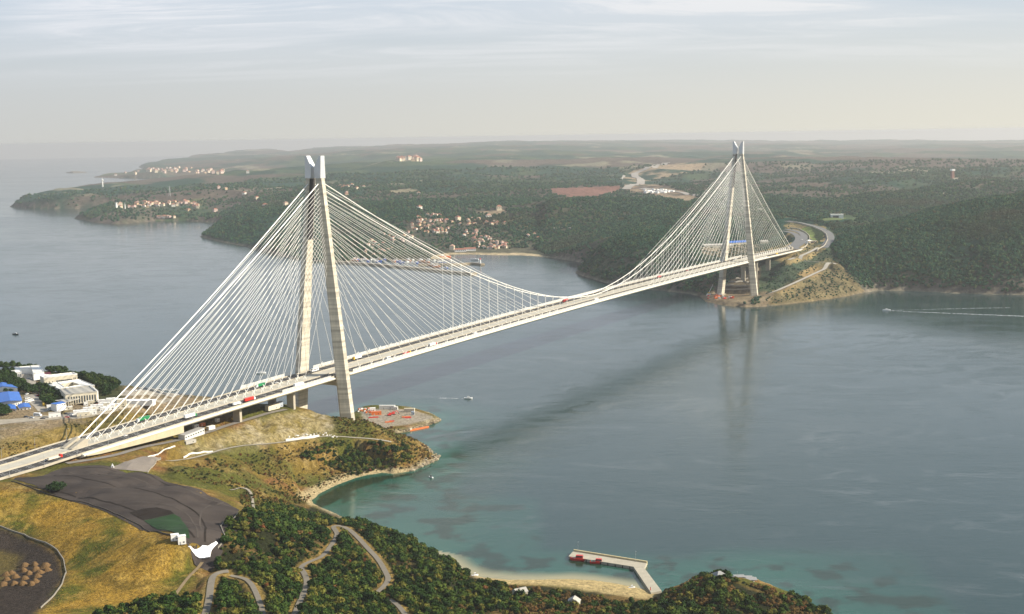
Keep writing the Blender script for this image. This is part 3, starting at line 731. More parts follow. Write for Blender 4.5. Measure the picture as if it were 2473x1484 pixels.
    slick = rng(noise(0.0042, 1, 2.2, -0.45, 6, 0.62, 2.4), 0.38, 0.60, 0.0, 1.0)      # wind lanes and slicks
    nn_ = noise(0.0030, 1, 2.0, -0.35, 4, 0.55, 3.2); ab = N.new('ShaderNodeMath'); ab.operation = 'ABSOLUTE'; sb = N.new('ShaderNodeMath'); sb.operation = 'SUBTRACT'; L.new(nn_, sb.inputs[0]); sb.inputs[1].default_value = 0.5; L.new(sb.outputs[0], ab.inputs[0])
    lane = rng(ab.outputs[0], 0.008, 0.05, 0.0, 1.0)                                  # calm current lines
    slick = mul(slick, lane)
    slick_sheen = mul(rng(ab.outputs[0], 0.0, 0.045, 1.0, 0.0), rng(noise(0.006, 1, 1.6, 0.4, 5, 0.65, 1.0), 0.46, 0.68, 0.0, 0.6))      # sky sheen of the slicks, painted as paler colour along the current lines
    L.new(mix(slick_sheen, col, (0.085, 0.105, 0.105)), b.inputs['Base Color'])
    gust = rng(noise(0.0011, 1, 1.7, -0.3, 4, 0.55, 0.8), 0.35, 0.65, 0.0, 1.0)
    wave = add(mul(noise(0.16, 0.5, 1.3, 0.3, 4), 0.65), mul(noise(0.05, 0.6, 1.4, -0.2, 3), 0.9))
    bp = N.new('ShaderNodeBump'); bp.inputs['Strength'].default_value = 1.0
    L.new(rng(slick, 0, 1, 0.06, 0.34), bp.inputs['Distance'])
    L.new(wave, bp.inputs['Height']); L.new(bp.outputs[0], b.inputs['Normal'])
    L.new(add(rng(slick, 0, 1, 0.10, 0.15), rng(gust, 0, 1, 0.0, 0.05)), b.inputs['Roughness'])
    me.materials.append(m)
    o = bpy.data.objects.new('sea', me); COL.objects.link(o); tag(o, kind='structure')
build_sea()

# ---------------------------------------------------------------- the air
def build_haze():
    mb = MB(); x0, x1, y0, y1, z0, z1 = -34000, 34000, -1500, 46500, -300, 347
    mb.prism([(x0, y0), (x1, y0), (x1, y1), (x0, y1)], z0, z1)
    m = bpy.data.materials.new('haze'); m.use_nodes = True; nt = m.node_tree; N = nt.nodes; N.clear()
    out = N.new('ShaderNodeOutputMaterial'); v = N.new('ShaderNodeVolumePrincipled')
    v.inputs['Color'].default_value = (0.755, 0.762, 0.77, 1); v.inputs['Density'].default_value = 4.3e-5; v.inputs['Anisotropy'].default_value = 0.25
    nt.links.new(v.outputs[0], out.inputs['Volume'])
    m.cycles.homogeneous_volume = True
    o = mb.build('haze', m); tag(o, kind='stuff', label='pale sea haze lying over the strait', cat='haze')
build_haze()
# ---------------------------------------------------------------- materials of built things
def concrete_mat():
    m = bpy.data.materials.new('tower concrete'); m.use_nodes = True; nt = m.node_tree; N = nt.nodes; L = nt.links; b = N['Principled BSDF']
    b.inputs['Roughness'].default_value = 0.85; b.inputs['Specular IOR Level'].default_value = 0.2
    tc = N.new('ShaderNodeTexCoord')
    def nz(scale, st, det=4):
        mp = N.new('ShaderNodeMapping'); mp.inputs['Scale'].default_value = st; L.new(tc.outputs['Object'], mp.inputs[0])
        n = N.new('ShaderNodeTexNoise'); n.inputs['Scale'].default_value = scale; n.inputs['Detail'].default_value = det; n.inputs['Roughness'].default_value = 0.7
        L.new(mp.outputs[0], n.inputs['Vector']); return n.outputs['Fac']
    lifts = nz(0.22, (0.02, 0.02, 1.0), 3)          # casting lifts, one above the other
    run = nz(0.5, (1, 1, 0.06), 4)                  # rain streaks
    spot = nz(0.09, (1, 1, 0.5), 5)
    def rg(x, a, b_, c, d):
        r = N.new('ShaderNodeMapRange'); r.inputs[1].default_value = a; r.inputs[2].default_value = b_; r.inputs[3].default_value = c; r.inputs[4].default_value = d
        L.new(x, r.inputs[0]); return r.outputs[0]
    def mu(a, b_):
        x = N.new('ShaderNodeMath'); x.operation = 'MULTIPLY'; L.new(a, x.inputs[0]); L.new(b_, x.inputs[1]); return x.outputs[0]
    k = mu(mu(rg(lifts, 0.35, 0.62, 0.56, 1.05), rg(run, 0.3, 0.7, 0.82, 1.06)), rg(spot, 0.3, 0.6, 0.85, 1.05))
    x = N.new('ShaderNodeVectorMath'); x.operation = 'SCALE'; x.inputs[0].default_value = (0.62, 0.57, 0.46); L.new(k, x.inputs['Scale'])
    L.new(x.outputs[0], b.inputs['Base Color']); return m
M_CONC = concrete_mat()
M_CONC2 = mat('pale concrete', (0.43, 0.39, 0.31), 0.85, 0.25, 0.15)
M_STEELHEAD = mat('tower head cladding', (0.62, 0.63, 0.63), 0.38, 0.10, 0.15, metal=0.35, spec=0.5)
M_WHITE = mat('white steel', (0.70, 0.67, 0.58), 0.45, 0.08, 0.1, spec=0.4)
M_CABLE = mat('white cable sheath', (0.82, 0.80, 0.74), 0.4, spec=0.4)
M_ASPH = mat('asphalt', (0.060, 0.058, 0.055), 0.9, 0.25, 0.08, spec=0.2)
M_PAINT = mat('road paint', (0.72, 0.72, 0.70), 0.7)
M_BALLAST = mat('pale track slab', (0.50, 0.47, 0.39), 0.9, 0.22, 0.12)
M_SCREEN = mat('wind screen panel', (0.78, 0.77, 0.73), 0.4, alpha=0.55)
M_LEG_DARK = mat('near black leg panel', (0.028, 0.026, 0.028), 0.6, 0.3, 0.3)
M_DARK = mat('dark opening', (0.02, 0.02, 0.022), 0.6)
M_GALV = mat('galvanised metal', (0.45, 0.46, 0.46), 0.5, metal=0.4)

def leg_centre(z): return 37.4 + (7.2 - 37.4) * (z - 8) / (297.4 - 8)
SADDLE_Z = 294.0
_ck = np.array([(0, SADDLE_Z), (100, 250.5), (200, 210), (278, 180.2), (348, 155.6), (395, 141.5), (444, 127.6), (491, 116), (539, 105.6), (588, 97.4), (637, 91.6), (672, 89.2), (704, 88.4)])
def cable_z(s):
    s = min(s, 1408 - s); return float(np.interp(s, _ck[:, 0], _ck[:, 1]))
def local(p): return p                                     # bridge parts are built in bridge axes, then turned as a whole
def bridge():
    root = empty('suspension_bridge', B(0, 0, 0), -BAZ)
    tag(root, 'long white cable stayed and suspended bridge with two tall concrete towers across the strait', 'bridge')
    # local axes: x = v (across), y = s (along)
    Q = lambda s, v, z: (v, s, z)
    # --- towers
    for s0 in (0.0, 1408.0):
        for sg in (1, -1):
            mb = MB(); prof = []
            for z in (2.0, 60, 120, 180, 240, 297.4):
                t = (z - 2) / 295.4; c = leg_centre(z)
                W = 12.2 - 5.6 * t; Lo = 6.6 - 0.8 * t; Li = 17.5 - 7.0 * t
                prof.append([Q(s0 + a, sg * (c + b), z) for a, b in ((-Lo / 2, W / 2), (Lo / 2, W / 2), (Li / 2, -W * 0.36), (Li / 2, -W / 2), (-Li / 2, -W / 2), (-Li / 2, -W * 0.36))])
            n = 6; vs = [p for r in prof for p in r]; fs = []
            for k in range(len(prof) - 1):
                for i in range(n):
                    f = (k * n + i, k * n + (i + 1) % n, (k + 1) * n + (i + 1) % n, (k + 1) * n + i); fs.append(f if sg < 0 else f[::-1])
            fs.append(tuple(range((len(prof) - 1) * n, len(prof) * n)))
            mb.add(vs, fs); mb.slot(0)
            leg = mb.build('tower_leg', [M_CONC], root)
            # near-black flat panel just proud of the inner face, where the stays leave the leg
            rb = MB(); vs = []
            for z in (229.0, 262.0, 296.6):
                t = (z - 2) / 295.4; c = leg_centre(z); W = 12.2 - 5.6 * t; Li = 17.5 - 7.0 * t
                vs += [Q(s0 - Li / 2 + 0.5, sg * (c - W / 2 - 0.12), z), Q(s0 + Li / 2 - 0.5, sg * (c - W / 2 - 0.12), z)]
            rb.add(vs, [(0, 1, 3, 2), (2, 3, 5, 4)]); rb.build('dark_leg_panel', [M_LEG_DARK], leg)
            # splayed steel head with a slanted inner edge
            h = MB(); c = leg_centre(297.4); w = 3.3
            outl = [(c + 3.4, 297.4), (10.9, 322.0), (8.6, 322.0), (1.9, 309.5), (2.6, 297.4)]
            front = [Q(s0 - 4.6 + (1.2 if z > 315 else 0), sg * v, z) for v, z in outl]; back = [Q(s0 + 4.6 - (1.2 if z > 315 else 0), sg * v, z) for v, z in outl]
            fs = [tuple(range(5)), tuple(range(9, 4, -1))] + [(i, 5 + i, 5 + (i + 1) % 5, (i + 1) % 5) for i in range(5)]
            h.add(front + back, fs if sg < 0 else [f[::-1] for f in fs])
            h.build('tower_head', [M_STEELHEAD], leg)
        cb = MB(); zb = deckz(s0) - 6.2
        for a, b2 in ((-4, 4),):
            vs = []
            for v in (-34, -20, 20, 34):
                dz_ = 7.5 if abs(v) > 30 else 5.0
                vs += [Q(s0 - 4, v, zb), Q(s0 + 4, v, zb), Q(s0 + 4, v, zb - dz_), Q(s0 - 4, v, zb - dz_)]
            fs = []
            for k in range(3):
                for i in range(4): fs.append((k * 4 + i, k * 4 + (i + 1) % 4, (k + 1) * 4 + (i + 1) % 4, (k + 1) * 4 + i))
            fs += [(0, 3, 2, 1), (12, 13, 14, 15)]; cb.add(vs, fs)
        cb.build('cross_beam', [M_CONC], root)
        for sg in (1, -1):
            p1 = MB(); p1.box(Q(s0, sg * 37.4, -1 if s0 < 1 else 3), 19, 24, 6.0 if s0 < 1 else 5.2, 0, 0.92); p1.build('tower_footing', [M_CONC2], root)
    # --- girder
    S = sorted(set(list(np.arange(-378, 1787, 12.0)) + [-14, -10, 10, 14, 1394, 1398, 1418, 1422, 1786]))
    def hw(s): return 23.5 if min(abs(s), abs(s - 1408)) <= 10.5 else 29.2
    g = MB(); vs = []; fs = []
    for s in S:
        z = deckz(s); w = hw(s); bw = min(20.5, w - 3)
        vs += [Q(s, v, zz) for v, zz in ((-w, z - 0.9), (-w + 1.5, z), (w - 1.5, z), (w, z - 0.9), (w - 0.6, z - 1.9), (bw, z - 5.3), (-bw, z - 5.3), (-w + 0.6, z - 1.9))]
    for k in range(len(S) - 1):
        for i in range(8): fs.append((k * 8 + i, (k + 1) * 8 + i, (k + 1) * 8 + (i + 1) % 8, k * 8 + (i + 1) % 8))
    fs += [tuple(range(8)), tuple(range(len(vs) - 1, len(vs) - 9, -1))]
    g.add(vs, fs); g.build('deck_girder', [M_WHITE], root)
    for sg in (1, -1):
        r = MB(); Sr = list(np.arange(-378, 1787, 12.0)) + [1786]
        r.ribbon([Q(s, sg * 9.2 if sg > 0 else -24.8, deckz(s) + 0.06) for s in Sr], [Q(s, 24.8 if sg > 0 else -9.2, deckz(s) + 0.06) for s in Sr])
        r.build('carriageway', [M_ASPH], root)
        mk = MB()
        for j in range(5):
            v = sg * (9.6 + j * 3.68 + (0 if 0 < j < 4 else (0.1 if j == 0 else -0.1)))
            if j in (0, 4):
                for k in range(len(Sr) - 1): a, b2 = Sr[k], Sr[k + 1]; mk.quad(Q(a, v - 0.13, deckz(a) + 0.11), Q(a, v + 0.13, deckz(a) + 0.11), Q(b2, v + 0.13, deckz(b2) + 0.11), Q(b2, v - 0.13, deckz(b2) + 0.11))
            else:
                for s in np.arange(-376, 700, 14.0): mk.quad(Q(s, v - 0.16, deckz(s) + 0.11), Q(s, v + 0.16, deckz(s) + 0.11), Q(s + 6.5, v + 0.16, deckz(s + 6.5) + 0.11), Q(s + 6.5, v - 0.16, deckz(s + 6.5) + 0.11))
        mk.build('lane_marking', [M_PAINT], root)
    tr = MB()
    tr.ribbon([Q(s, -8.6, deckz(s) + 0.35) for s in Sr], [Q(s, 8.6, deckz(s) + 0.35) for s in Sr], 0.3)
    tr.build('track_slab', [M_BALLAST], root)
    for v0 in (-8.9, 8.9, -25.2, 25.2):
        pb = MB()
        for k in range(len(Sr) - 1):
            a, b2 = Sr[k], Sr[k + 1]
            vv = lambda s: v0 if abs(v0) < 20 or min(abs(s), abs(s - 1408)) > 14 else math.copysign(22.6, v0)
            vs = [Q(s, vv(s) + dv, deckz(s) + dz_) for s in (a, b2) for dv, dz_ in ((-0.28, 0.02), (0.28, 0.02), (0.16, 1.1), (-0.16, 1.1))]
            pb.add(vs, [(0, 1, 5, 4), (1, 2, 6, 5), (2, 3, 7, 6), (3, 0, 4, 7)])
        pb.build('barrier', [M_CONC2], root)
    for sg in (1, -1):
        ws = MB(); wp = MB(); s = -105.0
        while s < 1512:
            near_t = min(abs(s), abs(s - 1408)) < 16
            if not near_t:
                z = deckz(s); wp.box(Q(s, sg * 28.0, z), 0.35, 0.45, 3.6)
                if min(abs(s + 6), abs(s + 6 - 1408)) >= 16:
                    z2 = deckz(s + 6)
                    for h_ in (0.5, 1.2, 1.9, 2.6, 3.3):
                        ws.quad(Q(s, sg * 28.0, z + h_), Q(s + 6, sg * 28.0, z2 + h_), Q(s + 6, sg * 28.0, z2 + h_ + 0.36), Q(s, sg * 28.0, z + h_ + 0.36))
            s += 6.0
        ws.v, ws.f, ws.m = ws.v, ws.f, ws.m; ws.add(wp.v, wp.f); ws.build('wind_screen', [M_CABLE], root)
    # --- piers of the side spans and the end blocks
    for s0 in (-73.0, 1481.0, -160.0, 1568.0):
        for sg in (1, -1):
            p = MB(); zt = deckz(s0) - 5.2; q = B(s0, sg * 13, 0); zb = min(float(ground_z(q[0], q[1])) - 1.5, zt - 3)
            p.box(Q(s0, sg * 13, zb), 9, 3.4, zt - zb); p.build('pier', [M_CONC2], root)
    for s0, d in ((-352.5, -1), (1760.5, 1)):
        for sg in (1, -1):
            a = MB(); z = deckz(s0) + 0.3; v = sg * 4.6
            pr = [(0, 0), (0.0, 5.6), (-2.6, 6.6), (-19, 0.4), (-19, 0)]
            for v_, rev in ((v - 2.2, 0), (v + 2.2, 1)): a.v += [Q(s0 - d * x, v_, z + y) if False else Q(s0 + d * (-x), v_, z + y) for x, y in pr]
            a.f += [[0, 1, 2, 3, 4], [9, 8, 7, 6, 5]] + [[i, 5 + i, 5 + (i + 1) % 5, (i + 1) % 5] for i in range(5)]; a.m += [0] * 7
            a.build('anchor_block', [M_CONC2], root)
    # --- main cables and hangers
    for sg in (1, -1):
        c = MB(); pts = [Q(-354, sg * 4.6, deckz(-354) + 5.0)] + [Q(s, sg * (4.6 + (7.0 - 4.6) * (s + 354) / 354), deckz(-354) + 5 + (SADDLE_Z - deckz(-354) - 5) * ((s + 354) / 354) - 5.5 * math.sin(math.pi * (s + 354) / 354)) for s in np.linspace(-300, -20, 10)]
        pts += [Q(s, sg * (7.0 - 0.4 * min(1, s / 500, (1408 - s) / 500)), cable_z(s)) for s in np.arange(0, 1409, 22.0)]
        m_ = [(p[0], 1408 - p[1], p[2] - deckz(-354) * 0) for p in pts[:11]][::-1]
        c.path(pts + m_, 0.55, 7)
        c.build('main_cable', [M_CABLE], root)
        for k in range(37):
            s = 272 + 24.0 * k; h = MB(); v = sg * 6.7
            h.tube(Q(s, v, deckz(s) + 0.5), Q(s, v, cable_z(s)), 0.2, 5); h.box(Q(s, v, cable_z(s) - 1.6), 1.5, 1.0, 2.3)
            h.build('hanger', [M_CABLE], root)
    # --- stays
    def stay(mb, s0, z_top, s1, v1, sg, side):
        c = leg_centre(z_top); d = 1 if s1 > s0 else -1; t = (z_top - 2) / 295.4; half = (17.5 - 7.0 * t) / 2 * 0.55
        zd_ = deckz(s1) + 2.2; top = Q(s0 + d * half, sg * (c - 0.3), z_top); bot = Q(s1, sg * v1, zd_)
        a = np.array(bot); b2 = np.array(top); mid = (a + b2) / 2; mid[2] -= 0.0035 * abs(s1 - s0)
        mb.path([a, a * 0.75 + b2 * 0.25 - np.array([0, 0, 0.0026 * abs(s1 - s0)]), mid, a * 0.25 + b2 * 0.75 - np.array([0, 0, 0.0026 * abs(s1 - s0)]), b2], 0.20, 5)
        # A-shaped bracket that takes the stay at the deck
        zb = deckz(s1) + 0.2
        mb.tube(Q(s1 - d * 2.2, sg * v1, zb), Q(s1 + d * 1.0, sg * v1, zb + 4.4), 0.24, 5); mb.tube(Q(s1 + d * 2.6, sg * v1, zb), Q(s1 + d * 1.0, sg * v1, zb + 4.4), 0.24, 5)
        mb.tube(Q(s1 + d * 1.0, sg * v1, zb + 4.2), Q(s1 + d * 2.4, sg * v1, zb + 5.4), 0.32, 5)
    rest = MB(); n = 0
    for s0, dirn in ((0.0, 1), (1408.0, -1)):
        for i in range(22):
            zt = 203 + (287 - 203) * i / 21
            for sg in (1, -1):
                for s1, v1 in ((s0 - dirn * (37 + 14.45 * i), 4.8 + 0 * i), (s0 + dirn * (34.5 + 23.7 * i), 26.8)):
                    mb = MB() if (s0 < 1 or (n < 100 and s1 < 1408)) else rest
                    stay(mb, s0, zt, s1, v1, sg, 0)
                    if mb is not rest and n < 100: mb.build('stay_cable', [M_CABLE], root); n += 1
                    elif mb is not rest: rest.add(mb.v, mb.f)
    r_ = rest.build('stay_cable', [M_CABLE], root); r_['kind'] = 'stuff'
    return root
BRIDGE = bridge()

# ---------------------------------------------------------------- approach road and the works beside it
ROOT_ROADS = []
def drape(name, left, right, off, mt, step=4.0, follow=None, sides=0.25):
    """a strip laid on the land between two plan polylines of equal length"""
    Ls, Rs = [], []
    for k in range(len(left) - 1):
        n = max(1, int(np.hypot(*(np.array(left[k + 1][:2]) - np.array(left[k][:2]))) / step))
        for i in range(n + (k == len(left) - 2)):
            t = i / n; Ls.append(np.array(left[k][:2]) * (1 - t) + np.array(left[k + 1][:2]) * t); Rs.append(np.array(right[k][:2]) * (1 - t) + np.array(right[k + 1][:2]) * t)
    M_ = max(1, int(np.hypot(*(Ls[0] - Rs[0])) / step)); mb = MB(); vs = []
    for a, b2 in zip(Ls, Rs):
        for j in range(M_ + 1):
            p = a + (b2 - a) * j / M_; z = (follow(p) if follow else float(ground_z(p[0], p[1]))) + off; vs.append((p[0], p[1], z))
    w = M_ + 1; fs = []
    for i in range(len(Ls) - 1):
        for j in range(M_): f = (i * w + j, i * w + j + 1, (i + 1) * w + j + 1, (i + 1) * w + j); fs.append(f)
    mb.add(vs, fs); o = mb.build(name, mt, None, True)
    # keep the upper side up
    if o.data.polygons[0].normal.z < 0: o.data.flip_normals()
    return o
def road_from(name, pts, width, off, mt, kind='structure', step=2.0):
    pts = [np.array(p[:2], float) for p in pts]; Lf, Rt = [], []
    # round the corners
    for _ in range(2):
        q = [pts[0]]
        for a, b2 in zip(pts[:-1], pts[1:]): q += [a * 0.75 + b2 * 0.25, a * 0.25 + b2 * 0.75]
        pts = q + [pts[-1]]
    for i, p in enumerate(pts):
        d = pts[min(i + 1, len(pts) - 1)] - pts[max(i - 1, 0)]; d /= np.hypot(*d) + 1e-9; nn = np.array([-d[1], d[0]])
        w = width[0] + (width[1] - width[0]) * i / (len(pts) - 1) if hasattr(width, '__len__') else width
        Lf.append(p + nn * w / 2); Rt.append(p - nn * w / 2)
    o = drape(name, Lf, Rt, off, mt, step); tag(o, kind=kind); return o
M_APRON = mat('grey gravel', (0.33, 0.30, 0.25), 0.9, 0.25, 0.1)
M_TRACK = mat('pale track', (0.36, 0.32, 0.25), 0.95, 0.3, 0.15)
M_LOT = mat('dark lot surface', (0.036, 0.030, 0.028), 0.97, 0.30, 0.035, color2=(0.068, 0.057, 0.050), stretch=(0.35, 1.6, 1), spec=0.05)
M_GREENF = mat('green felt turf', (0.010, 0.042, 0.008), 0.95, 0.35, 0.2)
M_LOT2 = mat('darker lot surface', (0.026, 0.021, 0.018), 0.97, 0.3, 0.05, spec=0.05)
def approach():
    # the carriageways that lead off the bridge towards the left of the photo
    for sg in (1, -1):
        S = list(np.arange(-900, -377, 10.0)) + [-378.2]
        zr = lambda s: float(np.interp(s, [-900, -420, -378], [70.6, 71.0, deckz(-378)]))
        r = MB(); r.ribbon([tuple(B(s, 9.2 if sg > 0 else -24.8, zr(s) + 0.06)) for s in S], [tuple(B(s, 24.8 if sg > 0 else -9.2, zr(s) + 0.06)) for s in S], 1.2)
        tag(r.build('road', M_ASPH), kind='structure')
        mk = MB()
        for j in range(5):
            v = sg * (9.6 + j * 3.68)
            for s in np.arange(-890, -380, 14.0 if 0 < j < 4 else 10.0):
                e = s + (6.5 if 0 < j < 4 else 10.0); mk.quad(*[tuple(B(a, v + dv, zr(a) + 0.12)) for a, dv in ((s, -0.17), (s, 0.17), (e, 0.17), (e, -0.17))])
        tag(mk.build('road_markings', M_PAINT), kind='structure')
    md = MB(); md.ribbon([tuple(B(s, -8.6, zr(s) + 0.3)) for s in S], [tuple(B(s, 8.6, zr(s) + 0.3)) for s in S], 1.5); tag(md.build('median_strip', M_BALLAST), kind='structure')
    walls = ((-25.3, 1.1, 0.5, 'low pale concrete barrier along the far edge of the approach road'), (25.3, 1.1, 0.5, 'low pale concrete barrier along the near edge of the approach road'),
             (-8.9, 1.5, 0.6, 'concrete wall between the far carriageway and the pale track strip on the approach'), (8.9, 1.5, 0.6, 'concrete wall between the near carriageway and the pale track strip on the approach'))
    for v, h, w, lab in walls:
        b_ = MB()
        for a, e in zip(S[:-1], S[1:]):
            vs = [tuple(B(s, v + dv, zr(s) + z)) for s in (a, e) for dv, z in ((-w / 2, -1.0), (w / 2, -1.0), (w / 3, h), (-w / 3, h))]
            b_.add(vs, [(0, 1, 5, 4), (1, 2, 6, 5), (2, 3, 7, 6), (3, 0, 4, 7)])
        tag(b_.build('road_barrier', M_CONC2), lab, 'barrier', 'barriers along the approach road')
    # tapering retaining wall under the end of the deck
    b_ = MB(); pts = [(-376, 0.5), (-360, 2.2), (-320, 4.2), (-280, 6.0), (-262, 6.6), (-256, 6.6)]
    f, k = [], []
    for s, h in pts:
        zt = deckz(max(s, -378)) - 1.2 - (0 if s > -300 else 0); f += [(s, 30.2, zt), (s, 30.2, zt - h), (s, 26.0, zt - h), (s, 26.0, zt)]
    vs = [tuple(B(*p)) for p in f]; fs = []
    for i in range(len(pts) - 1):
        for j in range(4): fs.append((i * 4 + j, i * 4 + (j + 1) % 4, (i + 1) * 4 + (j + 1) % 4, (i + 1) * 4 + j))
    fs += [(3, 2, 1, 0), (20, 21, 22, 23)]; b_.add(vs, fs)
    tag(b_.build('retaining_wall', mat('cream retaining concrete', (0.50, 0.44, 0.30), 0.9, 0.22, 0.12)), 'long cream concrete retaining wall tapering under the near end of the deck', 'wall')
approach()
# ---------------------------------------------------------------- roads and tracks on the near land
road_from('path', PATHS['a'][0], 4.0, 0.5, mat('worn grey lane', (0.20, 0.175, 0.135), 0.9, 0.2, 0.2))
for k_ in 'bcd': road_from('path', PATHS[k_][0], PATHS[k_][1] - 0.6, 0.5, mat('worn grey lane', (0.20, 0.175, 0.135)))
road_from('track', PATHS['e'][0], 2.4, 0.45, mat('worn earth track', (0.25, 0.185, 0.10), 0.95, 0.3, 0.2)); road_from('track', PATHS['h'][0], 2.2, 0.5, M_TRACK)
road_from('path', PATHS['f'][0], 3.6, 0.5, mat('terrace lane', (0.34, 0.31, 0.25), 0.9, 0.15, 0.2))
road_from('path', PATHS['g'][0], 7.5, 0.5, mat('service road', (0.23, 0.21, 0.185), 0.9, 0.25, 0.1))

# ---------------------------------------------------------------- leaves
def leaf_mat(name, cols, trans=0.0, patch=None):
    m = bpy.data.materials.new(name); m.use_nodes = True; nt = m.node_tree; N = nt.nodes; L = nt.links; b = N['Principled BSDF']
    b.inputs['Roughness'].default_value = 0.75; b.inputs['Specular IOR Level'].default_value = 0.12
    oi = N.new('ShaderNodeObjectInfo'); r = N.new('ShaderNodeValToRGB'); r.color_ramp.interpolation = 'LINEAR'
    e = r.color_ramp.elements
    while len(e) < len(cols): e.new(0.5)
    for i, (p, c) in enumerate(cols): e[i].position = p; e[i].color = (*c, 1)
    L.new(oi.outputs['Random'], r.inputs[0]); src = r.outputs[0]
    if patch:                                            # stands of another kind of tree, by where the tree stands
        n = N.new('ShaderNodeTexNoise'); n.inputs['Scale'].default_value = patch[0]; n.inputs['Detail'].default_value = 4
        L.new(oi.outputs['Location'], n.inputs['Vector'])
        mr = N.new('ShaderNodeMapRange'); mr.inputs[1].default_value = patch[1]; mr.inputs[2].default_value = patch[2]; L.new(n.outputs['Fac'], mr.inputs[0])
        x = N.new('ShaderNodeMix'); x.data_type = 'RGBA'; L.new(mr.outputs[0], x.inputs[0]); L.new(src, x.inputs[6]); x.inputs[7].default_value = (*patch[3], 1); src = x.outputs[2]
    tc = N.new('ShaderNodeTexCoord'); n2 = N.new('ShaderNodeTexNoise'); n2.inputs['Scale'].default_value = 1.3; n2.inputs['Detail'].default_value = 3
    L.new(tc.outputs['Object'], n2.inputs['Vector'])
    r2 = N.new('ShaderNodeMapRange'); r2.inputs[1].default_value = 0.3; r2.inputs[2].default_value = 0.7; r2.inputs[3].default_value = 0.6; r2.inputs[4].default_value = 1.5; L.new(n2.outputs['Fac'], r2.inputs[0])
    sc = N.new('ShaderNodeVectorMath'); sc.operation = 'SCALE'; L.new(src, sc.inputs[0]); L.new(r2.outputs[0], sc.inputs['Scale']); L.new(sc.outputs[0], b.inputs['Base Color'])
    MATS[name] = m; return m
LM_EVER = leaf_mat('evergreen leaves', [(0.0, (0.009, 0.024, 0.004)), (0.45, (0.024, 0.054, 0.007)), (0.75, (0.062, 0.090, 0.012)), (1.0, (0.14, 0.125, 0.022))])
LM_RUST = leaf_mat('russet leaves', [(0.0, (0.085, 0.055, 0.016)), (0.5, (0.125, 0.075, 0.022)), (0.85, (0.165, 0.105, 0.032)), (1.0, (0.17, 0.055, 0.018))])
LM_PINE = leaf_mat('pine needles', [(0.0, (0.014, 0.032, 0.008)), (0.6, (0.026, 0.052, 0.012)), (1.0, (0.045, 0.066, 0.016))])
LM_SCRUB = leaf_mat('scrub leaves', [(0.0, (0.022, 0.040, 0.008)), (0.35, (0.050, 0.060, 0.012)), (0.6, (0.10, 0.072, 0.018)), (0.85, (0.16, 0.10, 0.028)), (1.0, (0.14, 0.05, 0.018))])
LM_FAR = leaf_mat('far forest leaves', [(0.0, (0.006, 0.046, 0.026)), (0.6, (0.018, 0.088, 0.046)), (0.93, (0.070, 0.135, 0.050)), (1.0, (0.085, 0.085, 0.04))], patch=(0.0036, 0.56, 0.72, (0.058, 0.070, 0.036)))
M_BARK = mat('bark', (0.09, 0.065, 0.045), 0.9, 0.3, 2.0)
def crown_mesh(name, mt, seed, lobes, quads, R, flat=0.75, base=0.35, leaf=0.24, core=True):
    """leaf clumps spread over several lobes; unit: crown about 2R wide, standing on z=0"""
    rg = random.Random(seed); mb = MB(); cs = []
    for i in range(lobes):
        a = 2 * math.pi * (i + rg.random() * 0.7) / lobes; d = R * (0.0 if i == 0 else rg.uniform(0.30, 0.58)); r = R * rg.uniform(0.42, 0.62) * (1.15 if i == 0 else 1)
        cs.append((d * math.cos(a), d * math.sin(a), R * (base + rg.uniform(0.25, 0.55) + (0.25 if i == 0 else 0)), r))
    for cx, cy, cz, r in cs:
        if core: mb.blob((cx, cy, cz), r * 0.74, 1, 0.22, flat, rg)
        for k in range(quads):
            u = rg.uniform(-0.55, 1); t = rg.uniform(0, 2 * math.pi); q = math.sqrt(1 - u * u); n = Vector((q * math.cos(t), q * math.sin(t), u)); rr = r * rg.uniform(0.72, 1.10)
            c = Vector((cx, cy, cz)) + Vector((n.x * rr, n.y * rr, n.z * rr * flat)); nn = (n + Vector((rg.uniform(-.8, .8), rg.uniform(-.8, .8), rg.uniform(-.8, .8)))).normalized()
            x = nn.orthogonal().normalized(); y = nn.cross(x); w = R * leaf * rg.uniform(0.6, 1.2); ang = rg.uniform(0, 3.14); x, y = x * math.cos(ang) + y * math.sin(ang), y * math.cos(ang) - x * math.sin(ang)
            mb.quad(c - x * w - y * w * 0.7, c + x * w - y * w * 0.6, c + x * w * 0.7 + y * w * 0.7, c - x * w * 0.8 + y * w * 0.6)
    return mb.mesh(name, mt)
def trunk_mesh(name, h, r):
    mb = MB(); mb.path([(0, 0, -0.6), (0.03, 0.02, h * 0.5), (0.08, -0.05, h)], [r, r * 0.8, r * 0.5], 6)
    for a in range(4):
        t = a * 1.7; mb.path([(0.04, 0, h * 0.55), (0.35 * math.cos(t) * h * 0.5, 0.35 * math.sin(t) * h * 0.5, h * 0.85), (0.75 * math.cos(t) * h * 0.5, 0.75 * math.sin(t) * h * 0.5, h * 1.15)], [r * 0.45, r * 0.3, r * 0.15], 5)
    return mb.mesh(name, M_BARK)
def variants(name, mt, n, **kw): return [crown_mesh(name, mt, 100 + i, **kw) for i in range(n)]
V_EVER = variants('crown', LM_EVER, 6, lobes=5, quads=52, R=1.0, leaf=0.15)
V_RUST = variants('crown', LM_RUST, 4, lobes=5, quads=48, R=1.0, leaf=0.14)
V_PINE = variants('crown', LM_PINE, 4, lobes=6, quads=48, R=1.0, flat=0.6, base=0.55, leaf=0.15)
V_SCRUB = variants('crown', LM_SCRUB, 5, lobes=3, quads=30, R=1.0, flat=0.7, base=0.0, leaf=0.2)
V_FAR = variants('crown', LM_FAR, 5, lobes=3, quads=16, R=1.0, flat=0.9, base=0.25, leaf=0.24)
T_MESH = trunk_mesh('trunk', 0.75, 0.085)

